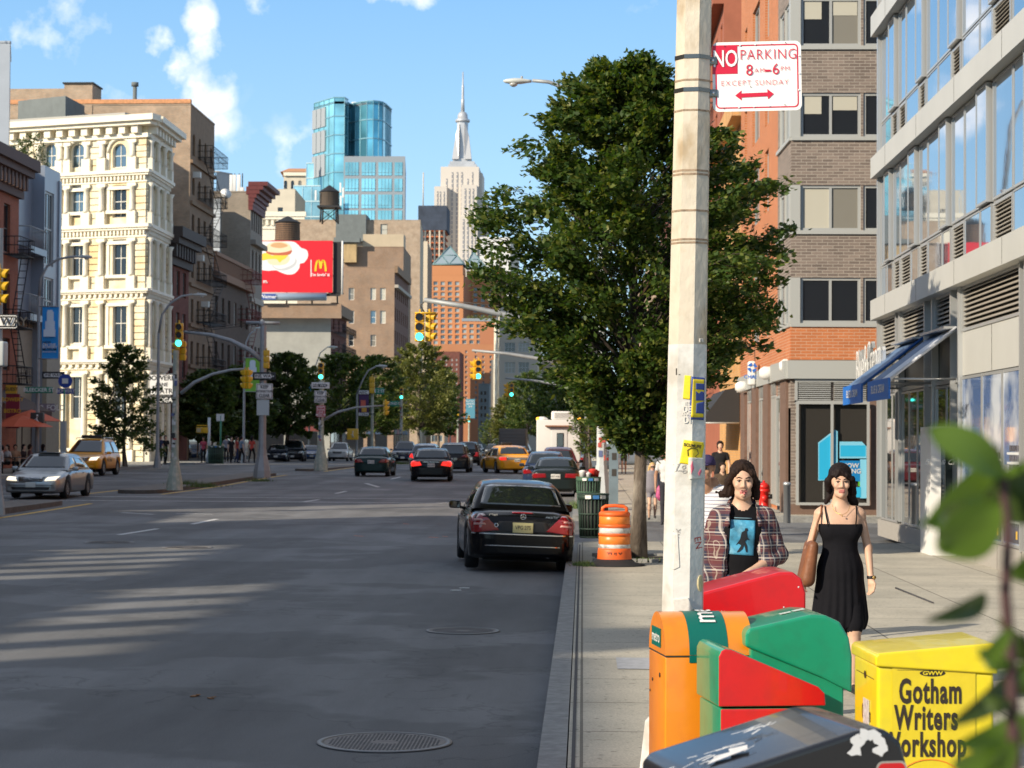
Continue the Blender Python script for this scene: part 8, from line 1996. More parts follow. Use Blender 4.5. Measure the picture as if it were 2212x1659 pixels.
def onv(s,x):
 ln=[0];
 for a,b in zip(arc[:-1],arc[1:]):ln.append(ln[-1]+math.hypot(b[0]-a[0],b[1]-a[1]))
 s=max(0,min(ln[-1]-.001,s));k=max(i for i in range(17)if ln[i]<=s);u=(s-ln[k])/max(1e-6,ln[min(16,k+1)]-ln[k]);a,b=arc[k],arc[min(16,k+1)];y,z=a[0]+(b[0]-a[0])*u,a[1]+(b[1]-a[1])*u
 return(x,dO/2+(y-dO/2)*1.055,z+.012)
mb.add([onv(.32+v.x*.8,.205-v.y)for v in vs],fs,M_swhite);part('lettering',mb,tO)
mb=MB();mb.bb(-.005,-.002,.10,.31,.93,1.02,PDG);part('side_label',mb,tO);mb=MB();put_text(mb,'metro',(-.006,.205,.975),(0,-1,0),(0,0,1),M_swhite,.075,bold=.01);part('side_lettering',mb,tO)
mb=MB();
for(y,z,r_)in((.12,.80,.012),(.30,.76,.008),(.36,.70,.006)):mb.tube([(-.001,y,z),(-.004,y,z)],r_,M_sblack,8)
part('bolt_hole',mb,tO)
# yellow box
tY=thing('newspaper_box','bright yellow newspaper box with black serif words, right of the cluster','newspaper box',corner(1893,8.2),R(4),group='plastic newspaper boxes round the pole')
part('lid',solid([(-.004,1.015),(-.004,1.055),(.01,1.068),(.47,1.11),(.488,1.098),(.488,.985)],.47,PY_,bev=.010,grow=.008),tY);part('body',solid([(.006,0),(.478,0),(.478,.99),(.006,1.02)],.45,PY_,y0=.008,bev=.02),tY)
M_lab=mat('label_yellow',(.66,.52,.02),.45,var=.07,vscale=9,bump=.2,bscale=9);M_ink=mat('printed_black',(.03,.02,.012),.5)
def yf(X,Y):
 d=pixdir(X,Y);org=Vector(tY.location);n3=Vector((math.sin(R(4)),-math.cos(R(4)),0));c=Vector((0,0,CAMZ));q=c+d*((org-c).dot(n3)/d.dot(n3))-org;return q.x*math.cos(R(4))+q.y*math.sin(R(4)),q.z
a,b=yf(1928,1436),yf(2108,1440);mb=MB();mb.add([(a[0],.0045,.12),(b[0],.0045,.12),(b[0],.0045,b[1]-.003),(a[0],.0045,a[1])],[(0,1,2,3)],M_lab);part('paper_label',mb,tY)
mb=MB()
for w_,X,Y,s_ in(('Gotham',2010,1496,.135),('Writers',2001,1553,.135),('Workshop',1996,1611,.135)):p=yf(X,Y);put_text(mb,w_,(p[0],.002,p[1]),(1,0,0),(0,0,1),M_ink,s_,sx=.52,bold=.03,spacing=1.12)
p=yf(2015,1454.5);el=[(p[0]+.052*math.cos(a),.0035,p[1]+.0135*math.sin(a))for a in[2*math.pi*k/24 for k in range(24)]];mb.add(el,[list(range(24))],M_ink);put_text(mb,'GWW',(p[0],.001,p[1]),(1,0,0),(0,0,1),M_lab,.022,sx=1.3,bold=.03)
a,b=yf(1938,1448),yf(2098,1450);mb.add([(a[0],.0038,a[1]),(b[0],.0038,b[1]),(b[0],.0038,b[1]+.0015),(a[0],.0038,a[1]+.0015)],[(0,1,2,3)],M_ink)
part('lettering',mb,tY)
mb=MB();p=yf(2010,1690);mb.tube([(p[0]+.13*math.cos(R(20+14*k)),.003,p[1]+.09*math.sin(R(20+14*k)))for k in range(11)],.0022,mat('orange_ink',(.8,.2,.02),.5),5);part('orange_arc',mb,tY)
mb=MB()
for(x0_,z0_)in(((yf(1940,1436)),0),((yf(2098,1446)),0)):
 mb.add([(x0_[0]-.012,.002,x0_[1]),(x0_[0]+.012,.002,x0_[1]+.002),(x0_[0]+.004,-.006,x0_[1]+.014)],[(0,1,2)],mat('peeled_backing',(.35,.30,.2),.7))
part('peeling_corner',mb,tY)
mb=MB();
for i,(y,z,s_)in enumerate(((.21,.80,.075),(.21,.66,.075),(.21,.50,.075))):put_text(mb,('Gotham','Writers','Workshop')[i],(.004,y,z),(0,-1,0),(0,0,1),M_ink,.085,sx=.6,bold=.02)
mb.bb(.003,.0055,.06,.4,.955,.957,M_ink);mb.add([(.003,.23+.02*math.cos(k*.5),.957+.016*math.sin(k*.5))for k in range(12)],[list(range(12))],M_ink);part('side_lettering',mb,tY)
mb=MB();mb.bb(.002,.0045,.15,.26,.73,.86,mat('torn_silver',(.5,.5,.48),.4,var=.4,vscale=50));part('torn_label',mb,tY)
# black box in the foreground
tK=newsbox_A('scratched black newspaper box nearest to the camera at the bottom edge',1507,5.17,R(15.5),PK,.012,.46,1.13,K_prof)
mb=MB();sl=math.atan(.311);mb.M=Matrix.Translation((.02,-.004,1.0545))@Matrix.Rotation(-sl,4,'Y')
rk=random.Random(4)
for(x,y,n,s_)in((.10,.15,9,.045),(.16,.20,5,.03),(.27,.30,8,.03),(.05,.22,3,.05),(.22,.32,4,.02)):
 for k in range(n):
  px,py=x+rk.gauss(0,s_),y+rk.gauss(0,s_*.5);a=rk.uniform(-.5,.7);l_=rk.uniform(.012,.05)
  mb.box((px,py,.0012),(l_,rk.uniform(.002,.007),.0006),SC,rz=a)
 if s_==.045:
  mb.add([(x-.05,y-.03,.0015),(x+.07,y-.02,.0015),(x+.085,y+.02,.0015),(x+.04,y+.045,.0015),(x+.03,y+.01,.0015),(x-.01,y+.025,.0015),(x-.02,y,.0015)],[(0,1,2,3,4,5,6)],SC)
mb.M=None;part('scratches',mb,tK)
mb=MB();zc=1.128
for k in range(6):a=(1.2,1.9,2.6,3.4,.4,-.3)[k];rs_=random.Random(k);mb.add([(.46+.036*math.cos(a)+rs_.uniform(.010,.026)*math.cos(b_),-.0102-.0003*k,zc-.005+.034*math.sin(a)+rs_.uniform(.008,.022)*math.sin(b_))for b_ in[q*.7 for q in range(9)]],[list(range(9))],SC)
part('torn_sticker',mb,tK)
fr=MB();
def rrk(cx_,cz_,w_,h_,r,m,y_):fr.add([(cx_+a,y_,cz_+b)for a,b in rr_(w_,h_,r)],[list(range(24))[::-1]],m)
rrk(.525,1.0,.085,.17,.018,mat('frame_silver',(.5,.48,.42),.3,metal=.5),-.0095);rrk(.525,1.0,.075,.16,.015,PR,-.0105);rrk(.513,1.0,.042,.125,.010,mat('label_grey',(.42,.40,.37),.5,var=.15,vscale=30),-.0115);part('framed_label',fr,tK)
mb=MB();mb.box((.24,-.0095,.985),(.02,.001,.07),SC,R3=Matrix.Rotation(R(12),3,'Y'));mb.box((.36,-.0095,.96),(.05,.001,.014),PR,R3=Matrix.Rotation(R(-12),3,'Y'));part('sticker_scrap',mb,tK)
# ------------------------------------------------------------ blurred plant right beside the camera
L_near=leaf_mat('near_leaf',(.09,.16,.03),(.12,.20,.035),(.17,.25,.05),.4);L_nd=leaf_mat('near_leaf_dark',(.03,.06,.02),(.05,.08,.02),(.09,.10,.03),.15)
dF=1.45;pf=Vector((PY(2190,1700,dF).x,dF,.15));tF=thing('potted_sapling','out of focus leafy sapling close to the camera at the right edge','sapling',pf)
M_stem=mat('purple_stem',(.06,.025,.025),.7)
st_=[Vector((pf.x+.01,dF,.15))]+[PY(X,Y,dF)for X,Y in((2192,1640),(2183,1420),(2172,1280),(2178,1150),(2163,1010),(2150,960))]
mb=MB();mb.tube(st_,[.007,.005,.0045,.004,.0035,.003,.002],M_stem,8);part('stem',mb,tF,True)
def near_leaf(a,b,w,m,dd=0.0,bend=.012,tilt=.3):
 A,B=PY(a[0],a[1],dF+dd),PY(b[0],b[1],dF+dd*.3);ax=B-A;L=ax.length;ax/=L;sd=ax.cross(Vector((0,1,0))).normalized();sd=(sd+Vector((0,tilt,0))).normalized();nn=ax.cross(sd);n=14;k=w/4400*dF/2;vs=[]
 for i in range(n+1):
  u=i/n;ww=k*(math.sin(math.pi*u**.8)**.8 if 0<u<1 else .02);c=A+ax*L*u+nn*bend*math.sin(math.pi*u)
  for s in(-1,-.5,0,.5,1):vs.append(c+sd*ww*s+nn*abs(s)*k*.22)
 o=MB();o.add(vs,[(5*i+j,5*i+j+1,5*i+5+j+1,5*i+5+j)for i in range(n)for j in range(4)],m,True);part('leaf',o,tF,True)
 o=MB();o.tube([A,A+(A-B).normalized()*.0]+[st_[3]*.0+A],.0012,M_stem,4)
for a,b,w,m in(((1998,925),(2168,1035),85,L_near),((2150,1045),(1982,1135),150,L_near),((2160,1070),(2030,1185),120,L_near),((2165,1050),(2235,985),60,L_near),((2165,1120),(2245,1010),120,L_nd),((2128,1285),(1992,1342),52,L_nd),((2185,1350),(2110,1415),42,L_near),((2190,1420),(2215,1360),60,L_nd),((2190,1440),(2222,1500),60,L_near),((2185,1455),(2040,1570),62,L_nd),((2188,1560),(2055,1608),82,L_near),((2190,1590),(2120,1660),60,L_near),((2192,1600),(2230,1540),60,L_near),((2150,1120),(2040,1110),70,L_nd),((2195,1250),(2235,1180),60,L_near),((2190,1520),(2120,1500),40,L_nd),((2170,1660),(2080,1640),70,L_near),((2192,1380),(2150,1330),36,L_near),((2165,1020),(2120,1075),60,L_nd),((2188,1490),(2220,1440),50,L_nd),((2190,1610),(2060,1650),80,L_near),((2185,1440),(2112,1395),44,L_near),((2190,1540),(2235,1590),60,L_near)):near_leaf(a,b,w,m,rnd.uniform(-.1,.1))
# ------------------------------------------------------------ people
def sdf_mesh(prims,h,mats,name='body',kdef=.02,warp=None):
 """one closed skin round many tapered limbs: distance field, then surface nets"""
 P=[(np.array(p[0],float),np.array(p[1],float),p[2],p[3],p[4],(p[5]if len(p)>5 else 1.0),(p[6]if len(p)>6 else kdef))for p in prims]
 lo=np.min([np.minimum(a,b)-max(ra,rb)*max(1,f)for a,b,ra,rb,m,f,k in P],0)-.03;hi=np.max([np.maximum(a,b)+max(ra,rb)*max(1,f)for a,b,ra,rb,m,f,k in P],0)+.03
 n=np.ceil((hi-lo)/h).astype(int)+1;D=np.full(n,.1,np.float32);M=np.zeros(n,np.int8);Bd=np.full(n,9.,np.float32)
 for a,b,ra,rb,m,f,k in P:
  r=max(ra,rb)*max(1,f)+k+.03;i0=np.maximum(0,((np.minimum(a,b)-r-lo)/h).astype(int));i1=np.minimum(n,((np.maximum(a,b)+r-lo)/h).astype(int)+2)
  sl=tuple(slice(i0[q],i1[q])for q in range(3));g_=[lo[q]+h*np.arange(i0[q],i1[q])for q in range(3)];X,Y,Z=np.meshgrid(*g_,indexing='ij')
  ab=b-a;L2=max(1e-9,ab.dot(ab));t=np.clip(((X-a[0])*ab[0]+(Y-a[1])*ab[1]+(Z-a[2])*ab[2])/L2,0,1)
  d=np.sqrt((X-a[0]-ab[0]*t)**2+((Y-a[1]-ab[1]*t)/f)**2+(Z-a[2]-ab[2]*t)**2)-(ra+(rb-ra)*t)
  if f<1:d=d*(f*.5+.5)
  o=D[sl];hh=np.clip(.5+.5*(o-d)/k,0,1)if k>0 else(d<o)*1.;D[sl]=o*(1-hh)+d*hh-k*hh*(1-hh)
  bb=Bd[sl];w=d<bb;Bd[sl]=np.where(w,d,bb);M[sl]=np.where(w,m,M[sl])
 if warp is not None:X,Y,Z=np.meshgrid(*[lo[q]+h*np.arange(n[q])for q in range(3)],indexing='ij');D=D+warp(X,Y,Z).astype(np.float32)
 S=D<0;C=[S[i:n[0]-1+i,j:n[1]-1+j,k:n[2]-1+k]for i in(0,1)for j in(0,1)for k in(0,1)]
 cnt=sum(c.astype(np.int8)for c in C);act=(cnt>0)&(cnt<8);idx=-np.ones(act.shape,np.int64);ai=np.argwhere(act);idx[act]=np.arange(len(ai))
 V=np.zeros((len(ai),3));W=np.zeros(len(ai));cr=[(i,j,k)for i in(0,1)for j in(0,1)for k in(0,1)]
 for p in cr:
  for ax in range(3):
   if p[ax]:continue
   q=list(p);q[ax]=1;dp=D[ai[:,0]+p[0],ai[:,1]+p[1],ai[:,2]+p[2]];dq=D[ai[:,0]+q[0],ai[:,1]+q[1],ai[:,2]+q[2]]
   ok=(dp<0)!=(dq<0);t=np.where(ok,dp/np.where(ok,dp-dq,1),0);pos=np.array(p,float)[None,:]+np.eye(3)[ax][None,:]*t[:,None];V+=pos*ok[:,None];W+=ok
 V=(V/np.maximum(W,1)[:,None]+ai)*h+lo;F=[]
 for ax in range(3):
  sa=[slice(None)]*3;sb=[slice(None)]*3;sa[ax]=slice(0,n[ax]-1);sb[ax]=slice(1,n[ax]);A,B=S[tuple(sa)],S[tuple(sb)];u,v=[q for q in range(3)if q!=ax]
  e=np.argwhere(A!=B);e=e[(e[:,u]>0)&(e[:,v]>0)&(e[:,u]<n[u]-1)&(e[:,v]<n[v]-1)]
  def cell(du,dv):c=e.copy();c[:,u]-=du;c[:,v]-=dv;return idx[c[:,0],c[:,1],c[:,2]]
  q=np.stack([cell(1,1),cell(0,1),cell(0,0),cell(1,0)],1);fl=A[e[:,0],e[:,1],e[:,2]]
  if ax==1:fl=~fl
  q[~fl]=q[~fl][:,::-1];F.append(q)
 F=np.concatenate(F);F=F[(F>=0).all(1)]
 me=bpy.data.meshes.new(name);me.from_pydata(V.tolist(),[],F.tolist())
 for m in mats:me.materials.append(m)
 c=V[F].mean(1);gi=np.clip(np.round((c-lo)/h).astype(int),0,n-1);me.polygons.foreach_set('material_index',M[gi[:,0],gi[:,1],gi[:,2]].astype(np.int32));me.polygons.foreach_set('use_smooth',np.ones(len(F),bool));me.update()
 return me
def hand(w,d,side,pal=(0,-1,0),s=1.0,curl=.5,m=0):
 """palm, four unequal bent fingers and a thumb from the side of the palm"""
 w,d,pal=Vector(w),Vector(d).normalized(),Vector(pal).normalized();sd=d.cross(pal).normalized()*side;out=[]
 out.append((w-d*.02,w+d*.03*s,.026*s,.028*s,m,1.0,.012))
 for i,(o,l)in enumerate(((-.027,.072),(-.009,.082),(.009,.077),(.026,.06))):
  b=w+d*.075*s+sd*o*s;out.append((w+d*.02*s+sd*o*.7*s,b,.0155*s,.0125*s,m,1.0,.010))
  k=b+(d*math.cos(curl*.6)+pal*math.sin(curl*.6)).normalized()*l*.5*s;e=k+(d*math.cos(curl*1.6)+pal*math.sin(curl*1.6)).normalized()*l*.5*s
  out+=[(b,k,.0095*s,.0088*s,m,1.0,.004),(k,e,.0088*s,.007*s,m,1.0,.003)]
 b=w+d*.02*s-sd*.024*s;k=b+(d*.7-sd*.6+pal*.25).normalized()*.038*s;e=k+(d*.9-sd*.15+pal*.4).normalized()*.03*s;out+=[(b,k,.013*s,.0105*s,m,1.0,.008),(k,e,.0105*s,.008*s,m,1.0,.004)]
 return[tuple([tuple(p[0]),tuple(p[1])]+list(p[2:]))for p in out]
def mk_skin(n,c):return mat('skin_'+n,c,.5,var=.05,vscale=30,spec=.35)
SK1=mk_skin('fair',(.60,.38,.27));SK2=mk_skin('tan',(.40,.22,.14));LIP=mat('lips',(.48,.17,.15),.4);M_eye=mat('eye_white',(.55,.52,.5),.2);M_iris=mat('iris',(.04,.025,.015),.15)
HB=mat('hair_dark_brown',(.022,.010,.006),.6,spec=.25,var=.4,vscale=40,stretch=(6,6,1),bump=.5,bscale=60);HBk=mat('hair_black',(.012,.007,.007),.65,spec=.2,var=.4,vscale=40,stretch=(6,6,1));HBl=mat('hair_blonde',(.55,.36,.14),.55,var=.25,vscale=60)
CL=lambda n,c,r=.9:mat('cloth_'+n,c,r,spec=.15,var=.08,vscale=25,bump=.25,bscale=14)
def head_prims(c,s,m=0,lm=1,man=True,nose=1.0):
 x,y,z=c;q=lambda dx,dy,dz:(x+dx*s,y+dy*s,z+dz*s);j=1.0 if man else .9
 return[(q(0,.012,.045),q(0,.03,.04),.079*s,.084*s,m,1.12),(q(0,-.028,.0),q(0,-.035,-.045),.062*s,.052*s*j,m,1.0,.03),(q(-.028*j,-.045,-.075),q(.028*j,-.045,-.075),.026*s,.026*s,m,1.0,.03),(q(0,-.075,-.088),q(0,-.072,-.092),.02*s*j,.02*s*j,m,1.0,.025),(q(0,-.093,.022),q(0,-.103*nose,-.018),.0075*s,.0112*s,m,1.0,.010),(q(-.010,-.094,-.021),q(.010,-.094,-.021),.0078*s,.0078*s,m,1.0,.006),(q(-.03,-.083,.035),q(.03,-.083,.035),.011*s,.011*s,m,1.0,.016),(q(-.040,-.073,-.012),q(-.034,-.073,-.02),.022*s,.02*s,m,1.0,.02),(q(.034,-.073,-.02),q(.040,-.073,-.012),.02*s,.022*s,m,1.0,.02),(q(-.018,-.0865,-.052),q(.018,-.0865,-.052),.0058*s,.0058*s,lm,1.0,.004),(q(-.014,-.0865,-.061),q(.014,-.0865,-.061),.0065*s,.0065*s,lm,1.0,.004),(q(-.082,.01,-.005),q(-.084,.018,.03),.012*s,.016*s,m,1.0,.006),(q(.082,.01,-.005),q(.084,.018,.03),.012*s,.016*s,m,1.0,.006),(q(0,.02,-.07),q(0,.03,-.16),.052*s*j,.058*s*j,m,1.0,.03)]
def face_parts(t,c,s,brow=HB,look=0):
 x,y,z=c
 for sx in(-1,1):
  mb=MB();mb.lathe((x+sx*.031*s,y-.0785*s,z+.014*s),[(.001,-.0065*s),(.0115*s,-.004*s),(.0145*s,0),(.0115*s,.004*s),(.001,.0065*s)],M_eye,12,sy=.75);e=part('eye',mb,t)
  mb=MB();q=(x+sx*.031*s+look*.003,y-.0895*s,z+.0145*s);mb.add([(q[0]+.0062*s*math.cos(k*.6),q[1]-.0012,q[2]+.0058*s*math.sin(k*.6))for k in range(10)],[list(range(10))],M_iris);link('iris',mb.mesh('iris'),e)
  mb=MB();mb.tube([(x+sx*.014*s,y-.0925*s,z+.020*s),(x+sx*.03*s,y-.0945*s,z+.0235*s),(x+sx*.047*s,y-.083*s,z+.017*s)],[.0016*s,.0026*s,.0016*s],brow,6);part('eyelid',mb,t)
  mb=MB();mb.tube([(x+sx*.012*s,y-.098*s,z+.036*s),(x+sx*.032*s,y-.096*s,z+.043*s),(x+sx*.052*s,y-.080*s,z+.037*s)],[.0028*s,.0036*s,.0018*s],brow,6);part('eyebrow',mb,t)
def person(label,loc,H,rz,mats,pose,res=.012,extra=(),group=None,man=True,sleeve=.5,leg='long',name='person',sw=1.0,head=True,nohead=False):
 """mats: skin, lips, top, bottom, shoes, hair. pose: elbows, wrists, knees, ankles as offsets in a 1.75 m figure"""
 t=thing(name,label,'person',loc,rz,group=group);s=H/1.75;g_=lambda k,d:tuple(v*s for v in pose.get(k,d));pr=[]
 sk,tp,bt,sh=0,2,3,4;hx,hy,hz=g_('head',(0,-.02,1.63));sw_=(.185 if man else .160)*s*sw;shz=(1.415 if man else 1.40)*s;hw=(.085 if man else .09)*s
 pr+=head_prims((hx,hy,hz),s,0,1,man)
 pr+=[((-sw_*.72,.01,shz),(sw_*.72,.01,shz),.062*s,.062*s,tp,.95,.05),((0,.0,1.30*s),(0,0,1.15*s),(.145 if man else .125)*s*sw,(.135 if man else .105)*s*sw,tp,.72,.06),((-.06*s,-.005,1.30*s),(.06*s,-.005,1.30*s),.105*s,.105*s,tp,.85,.05),((0,0,1.12*s),(0,.01,.97*s),(.132 if man else .112)*s*sw,(.140 if man else .15)*s*sw,tp,.74,.05),((-hw*.7,.01,.93*s),(hw*.7,.01,.93*s),.105*s,.105*s,bt,.95,.04),((0,.02,1.45*s),(0,.02,1.50*s),.06*s,.054*s,sk,1.0,.03)]
 if not man:pr+=[((-.065*s,-.06*s,1.265*s),(-.06*s,-.06*s,1.26*s),.05*s,.05*s,tp,1.0,.03),((.065*s,-.06*s,1.265*s),(.06*s,-.06*s,1.26*s),.05*s,.05*s,tp,1.0,.03)]
 a0=(.050 if man else .040)*s
 for sd,e_,w_ in((-1,'el','wl'),(1,'er','wr')):
  S0=Vector((sd*sw_,.01,shz-.01*s));E=Vector(g_(e_,(sd*.245,.03,1.13)));W=Vector(g_(w_,(sd*.255,-.05,.88)));
  if sleeve<=1:
   k=S0.lerp(E,max(.05,sleeve));pr+=[(tuple(S0),tuple(k),a0*1.12,a0*1.0,tp,1,.03),(tuple(k),tuple(E),a0*.9,a0*.78,sk,1,.012),(tuple(E),tuple(W),a0*.82,a0*.55,sk,1,.02)]
  else:k=E.lerp(W,sleeve-1);pr+=[(tuple(S0),tuple(E),a0*1.15,a0*.98,tp,1,.03),(tuple(E),tuple(k),a0*.98,a0*.78,tp,1,.02),(tuple(k),tuple(W),a0*.70,a0*.55,sk,1,.012)]
  if res<=.011:pr+=hand(W,(W-E),sd,pose.get('pal'+e_[1],(0,-1,0))if True else 0,s*(1 if man else .92),pose.get('curl',.5),0)
  else:dd=(W-E).normalized();pr+=[(tuple(W),tuple(W+dd*.14*s),.028*s,.02*s,sk,1,.01)]
  kn,an=Vector(g_('k'+e_[1],(sd*.095,-.03,.50))),Vector(g_('a'+e_[1],(sd*.095,.02,.085)));hp=Vector((sd*hw,.01,.90*s));l0=.085*s
  if leg=='long':pr+=[(tuple(hp),tuple(kn),l0,.058*s,bt,1,.03),(tuple(kn),tuple(an),.06*s,.045*s,bt,1,.02)]
  else:
   k=hp.lerp(kn,.45 if leg=='short' else .9);pr+=[(tuple(hp),tuple(k),l0*1.04,l0*.9,bt,1,.03),(tuple(k),tuple(kn),l0*.8,.052*s,sk,1,.012),(tuple(kn),tuple(kn.lerp(an,.35)),.05*s,.054*s,sk,1,.02),(tuple(kn.lerp(an,.35)),tuple(an),.052*s,.034*s,sk,1,.03)]
  pr+=[(tuple(an+Vector((0,.03,-.045))*s),tuple(an+Vector((sd*.02,-.15,-.055))*s),.036*s,.03*s,sh,1,.012)]
 pr+=list(extra)
 link('body',sdf_mesh(pr,res,mats),t);
 if res<=.011:face_parts(t,(hx,hy,hz),s,mats[5]if len(mats)>5 else HB)
 return t,s,(hx,hy,hz)
def hair(t,prims,m,h=.008,seed=1.0,amp=.004):
 return link('hair',sdf_mesh(prims,h,[m],'hair',.02,lambda X,Y,Z:amp*np.sin(X*210+seed+np.sin(Z*18)*2.2)*np.sin(Y*190+seed+Z*7)),t)
 # plaid cloth
def plaid():
 m=bpy.data.materials.new('plaid_cloth');nt,b=nt_of(m);n,l=nt.nodes,nt.links;tc=n.new('ShaderNodeTexCoord');sp_=n.new('ShaderNodeSeparateXYZ');l.new(tc.outputs['Object'],sp_.inputs[0]);b.inputs['Roughness'].default_value=.85
 def stripe(src,per,ph,w):
  a=n.new('ShaderNodeMath');a.operation='MULTIPLY_ADD';l.new(src,a.inputs[0]);a.inputs[1].default_value=1/per;a.inputs[2].default_value=ph;f=n.new('ShaderNodeMath');f.operation='FRACT';l.new(a.outputs[0],f.inputs[0]);c=n.new('ShaderNodeMath');c.operation='LESS_THAN';l.new(f.outputs[0],c.inputs[0]);c.inputs[1].default_value=w;return c.outputs[0]
 ad=n.new('ShaderNodeMath');ad.operation='ADD';l.new(sp_.outputs['X'],ad.inputs[0]);l.new(sp_.outputs['Y'],ad.inputs[1]);X,Z=ad.outputs[0],sp_.outputs['Z'];cur=None
 base=(.035,.035,.062,1)
 for(src,per,ph,w,col_,f_)in((X,.085,.1,.36,(.13,.03,.03,1),.65),(Z,.085,.3,.36,(.13,.03,.03,1),.5),(X,.085,.62,.10,(.60,.55,.50,1),.6),(Z,.085,.82,.10,(.60,.55,.50,1),.6),(X,.0425,.0,.07,(.50,.44,.36,1),.45),(Z,.0425,.05,.07,(.5,.44,.36,1),.45)):
  mx=n.new('ShaderNodeMix');mx.data_type='RGBA';mu=n.new('ShaderNodeMath');mu.operation='MULTIPLY';l.new(stripe(src,per,ph,w),mu.inputs[0]);mu.inputs[1].default_value=f_;l.new(mu.outputs[0],mx.inputs[0])
  if cur is None:mx.inputs[6].default_value=base
  else:l.new(cur,mx.inputs[6])
  mx.inputs[7].default_value=col_;cur=mx.outputs[2]
 l.new(cur,b.inputs['Base Color']);return m
M_pl=plaid();M_tee=CL('black_tee',(.008,.008,.010));M_jean=CL('denim',(.03,.05,.09))
# man in the plaid shirt
yM=14.0;lm_=GP(1600,1555,.15);xM=XY(1604,yM).x;hM=(ZY(1006,yM,1600)-.15)
t,s,hc=person('young man in an open plaid shirt over a black printed T-shirt, walking towards the camera',(xM,yM,.15),hM,0,[SK1,LIP,M_tee,M_jean,M_sblack,HB],{'el':(-.25,.05,1.15),'wl':(-.24,-.03,.90),'er':(.255,.04,1.14),'wr':(.035,-.19,1.03),'palr':(0,.3,-1),'kl':(-.10,-.14,.52),'al':(-.10,-.10,.09),'kr':(.09,.02,.49),'ar':(.09,.22,.13),'curl':.8},.0065,sw=.91,sleeve=.3)
x,y,z=hc;Q=lambda dx,dy,dz:(x+dx*s,y+dy*s,z+dz*s)
hair(t,[(Q(0,.03,.075),Q(0,.055,.03),.088*s,.095*s,0),(Q(-.005,-.045,.118),Q(-.060,-.050,.072),.022*s,.020*s,0),(Q(-.060,-.050,.072),Q(-.096,-.012,.01),.022*s,.020*s,0),(Q(-.094,.0,.02),Q(-.104,.012,-.07),.024*s,.030*s,0),(Q(-.09,.02,-.05),Q(-.14,.05,-.085),.032*s,.018*s,0),(Q(-.125,.04,-.07),Q(-.178,.05,-.062),.017*s,.006*s,0),(Q(-.005,-.045,.118),Q(.062,-.050,.068),.024*s,.020*s,0),(Q(.062,-.050,.068),Q(.098,-.010,.0),.022*s,.020*s,0),(Q(.096,.0,.0),Q(.098,.02,-.095),.022*s,.022*s,0),(Q(0,.07,.0),Q(0,.075,-.10),.09*s,.07*s,0),(Q(.07,.05,-.06),Q(.115,.055,-.10),.022*s,.008*s,0)],HB,.006,1.0,.005)
mb=MB();M_stub=mat('stubble',(.28,.16,.11),.7)
for(dx,dy,dz,w_)in((0,-.093,-.088,.013),):mb.tube([Q(-.012,-.088,-.084),Q(0,-.0925,-.09),Q(.012,-.088,-.084)],.0085*s,M_stub,8)
mb.tube([Q(-.022,-.0965,-.044),Q(0,-.101,-.040),Q(.022,-.0965,-.044)],.0025*s,M_stub,6);part('beard',mb,t)
mb=MB();mb.tube([Q(-.011,-.097,-.0575),Q(.013,-.097,-.0575)],.0042*s,mat('mouth_dark',(.10,.02,.02),.5),8);mb.tube([Q(.002,-.098,-.062),Q(.007,-.104,-.073)],.0075*s,mat('tongue',(.55,.16,.16),.3),8);part('tongue',mb,t)
# the open shirt: two fronts, back and sleeves, as its own shell over the T-shirt
def sc_(p):return tuple(v*s for v in p)
shp=[]
for sd,E_,W_ in((-1,(-.25,.05,1.15),(-.24,-.03,.90)),(1,(.255,.04,1.14),(.035,-.19,1.03))):
 E2=Vector(E_);W2=Vector(W_);cf=E2.lerp(W2,.72 if sd<0 else .36);S1=(sd*.168,.01,1.405)
 shp+=[(sc_(S1),sc_(E_),.061*s,.058*s,0,1,.03),(sc_(E_),sc_(tuple(cf)),.064*s,.055*s,0,1,.02),(sc_(tuple(E2.lerp(W2,(.66 if sd<0 else .28)))),sc_(tuple(cf)),.06*s,.06*s,0,1,.006)]
 shp+=[(sc_((sd*.105,.0,1.415)),sc_((sd*.12,-.015,1.2)),.070*s,.080*s,0,.95,.04),(sc_((sd*.12,-.015,1.2)),sc_((sd*.14,-.01,.90)),.080*s,.075*s,0,1.0,.04),(sc_((sd*.075,-.05,1.47)),sc_((sd*.10,-.105,1.36)),.022*s,.028*s,0,1,.012)]
shp+=[(sc_((0,.075,1.38)),sc_((0,.07,.92)),.12*s,.13*s,0,.5,.04),(sc_((-.06,.03,1.49)),sc_((.06,.03,1.49)),.04*s,.04*s,0,1,.02)]
sm=sdf_mesh(shp,.008,[M_pl],'open_shirt',.02,lambda X,Y,Z:.003*np.sin(Z*60+X*35)*np.sin(X*45+Y*30)+np.where((np.abs(X-.002)<(.088+.10*(1.45*s-Z))*s)&(Y<.03)&(Z<1.6),.03,0.));link('open_shirt',sm,t)
body=[o for o in t.children if o.name.startswith('body')][0];bvB=BVHTree.FromPolygons([v.co.copy()for v in body.data.vertices],[list(p.vertices)for p in body.data.polygons])
def onb(pts,m,nm,off=.004,sub=4,bv=None):
 o=part(nm,patch(bv or bvB,[(a*s,b*s)for a,b in pts],'right',m,off,sub,src=2),t);return o
M_prt=mat('poster_blue',(.05,.26,.42),.7,var=.6,vscale=9,var2=(.30,.62,.78),v2s=7)
onb([(-.085,1.385),(.083,1.378),(.070,1.14),(-.098,1.15)],M_prt,'shirt_print',.005)
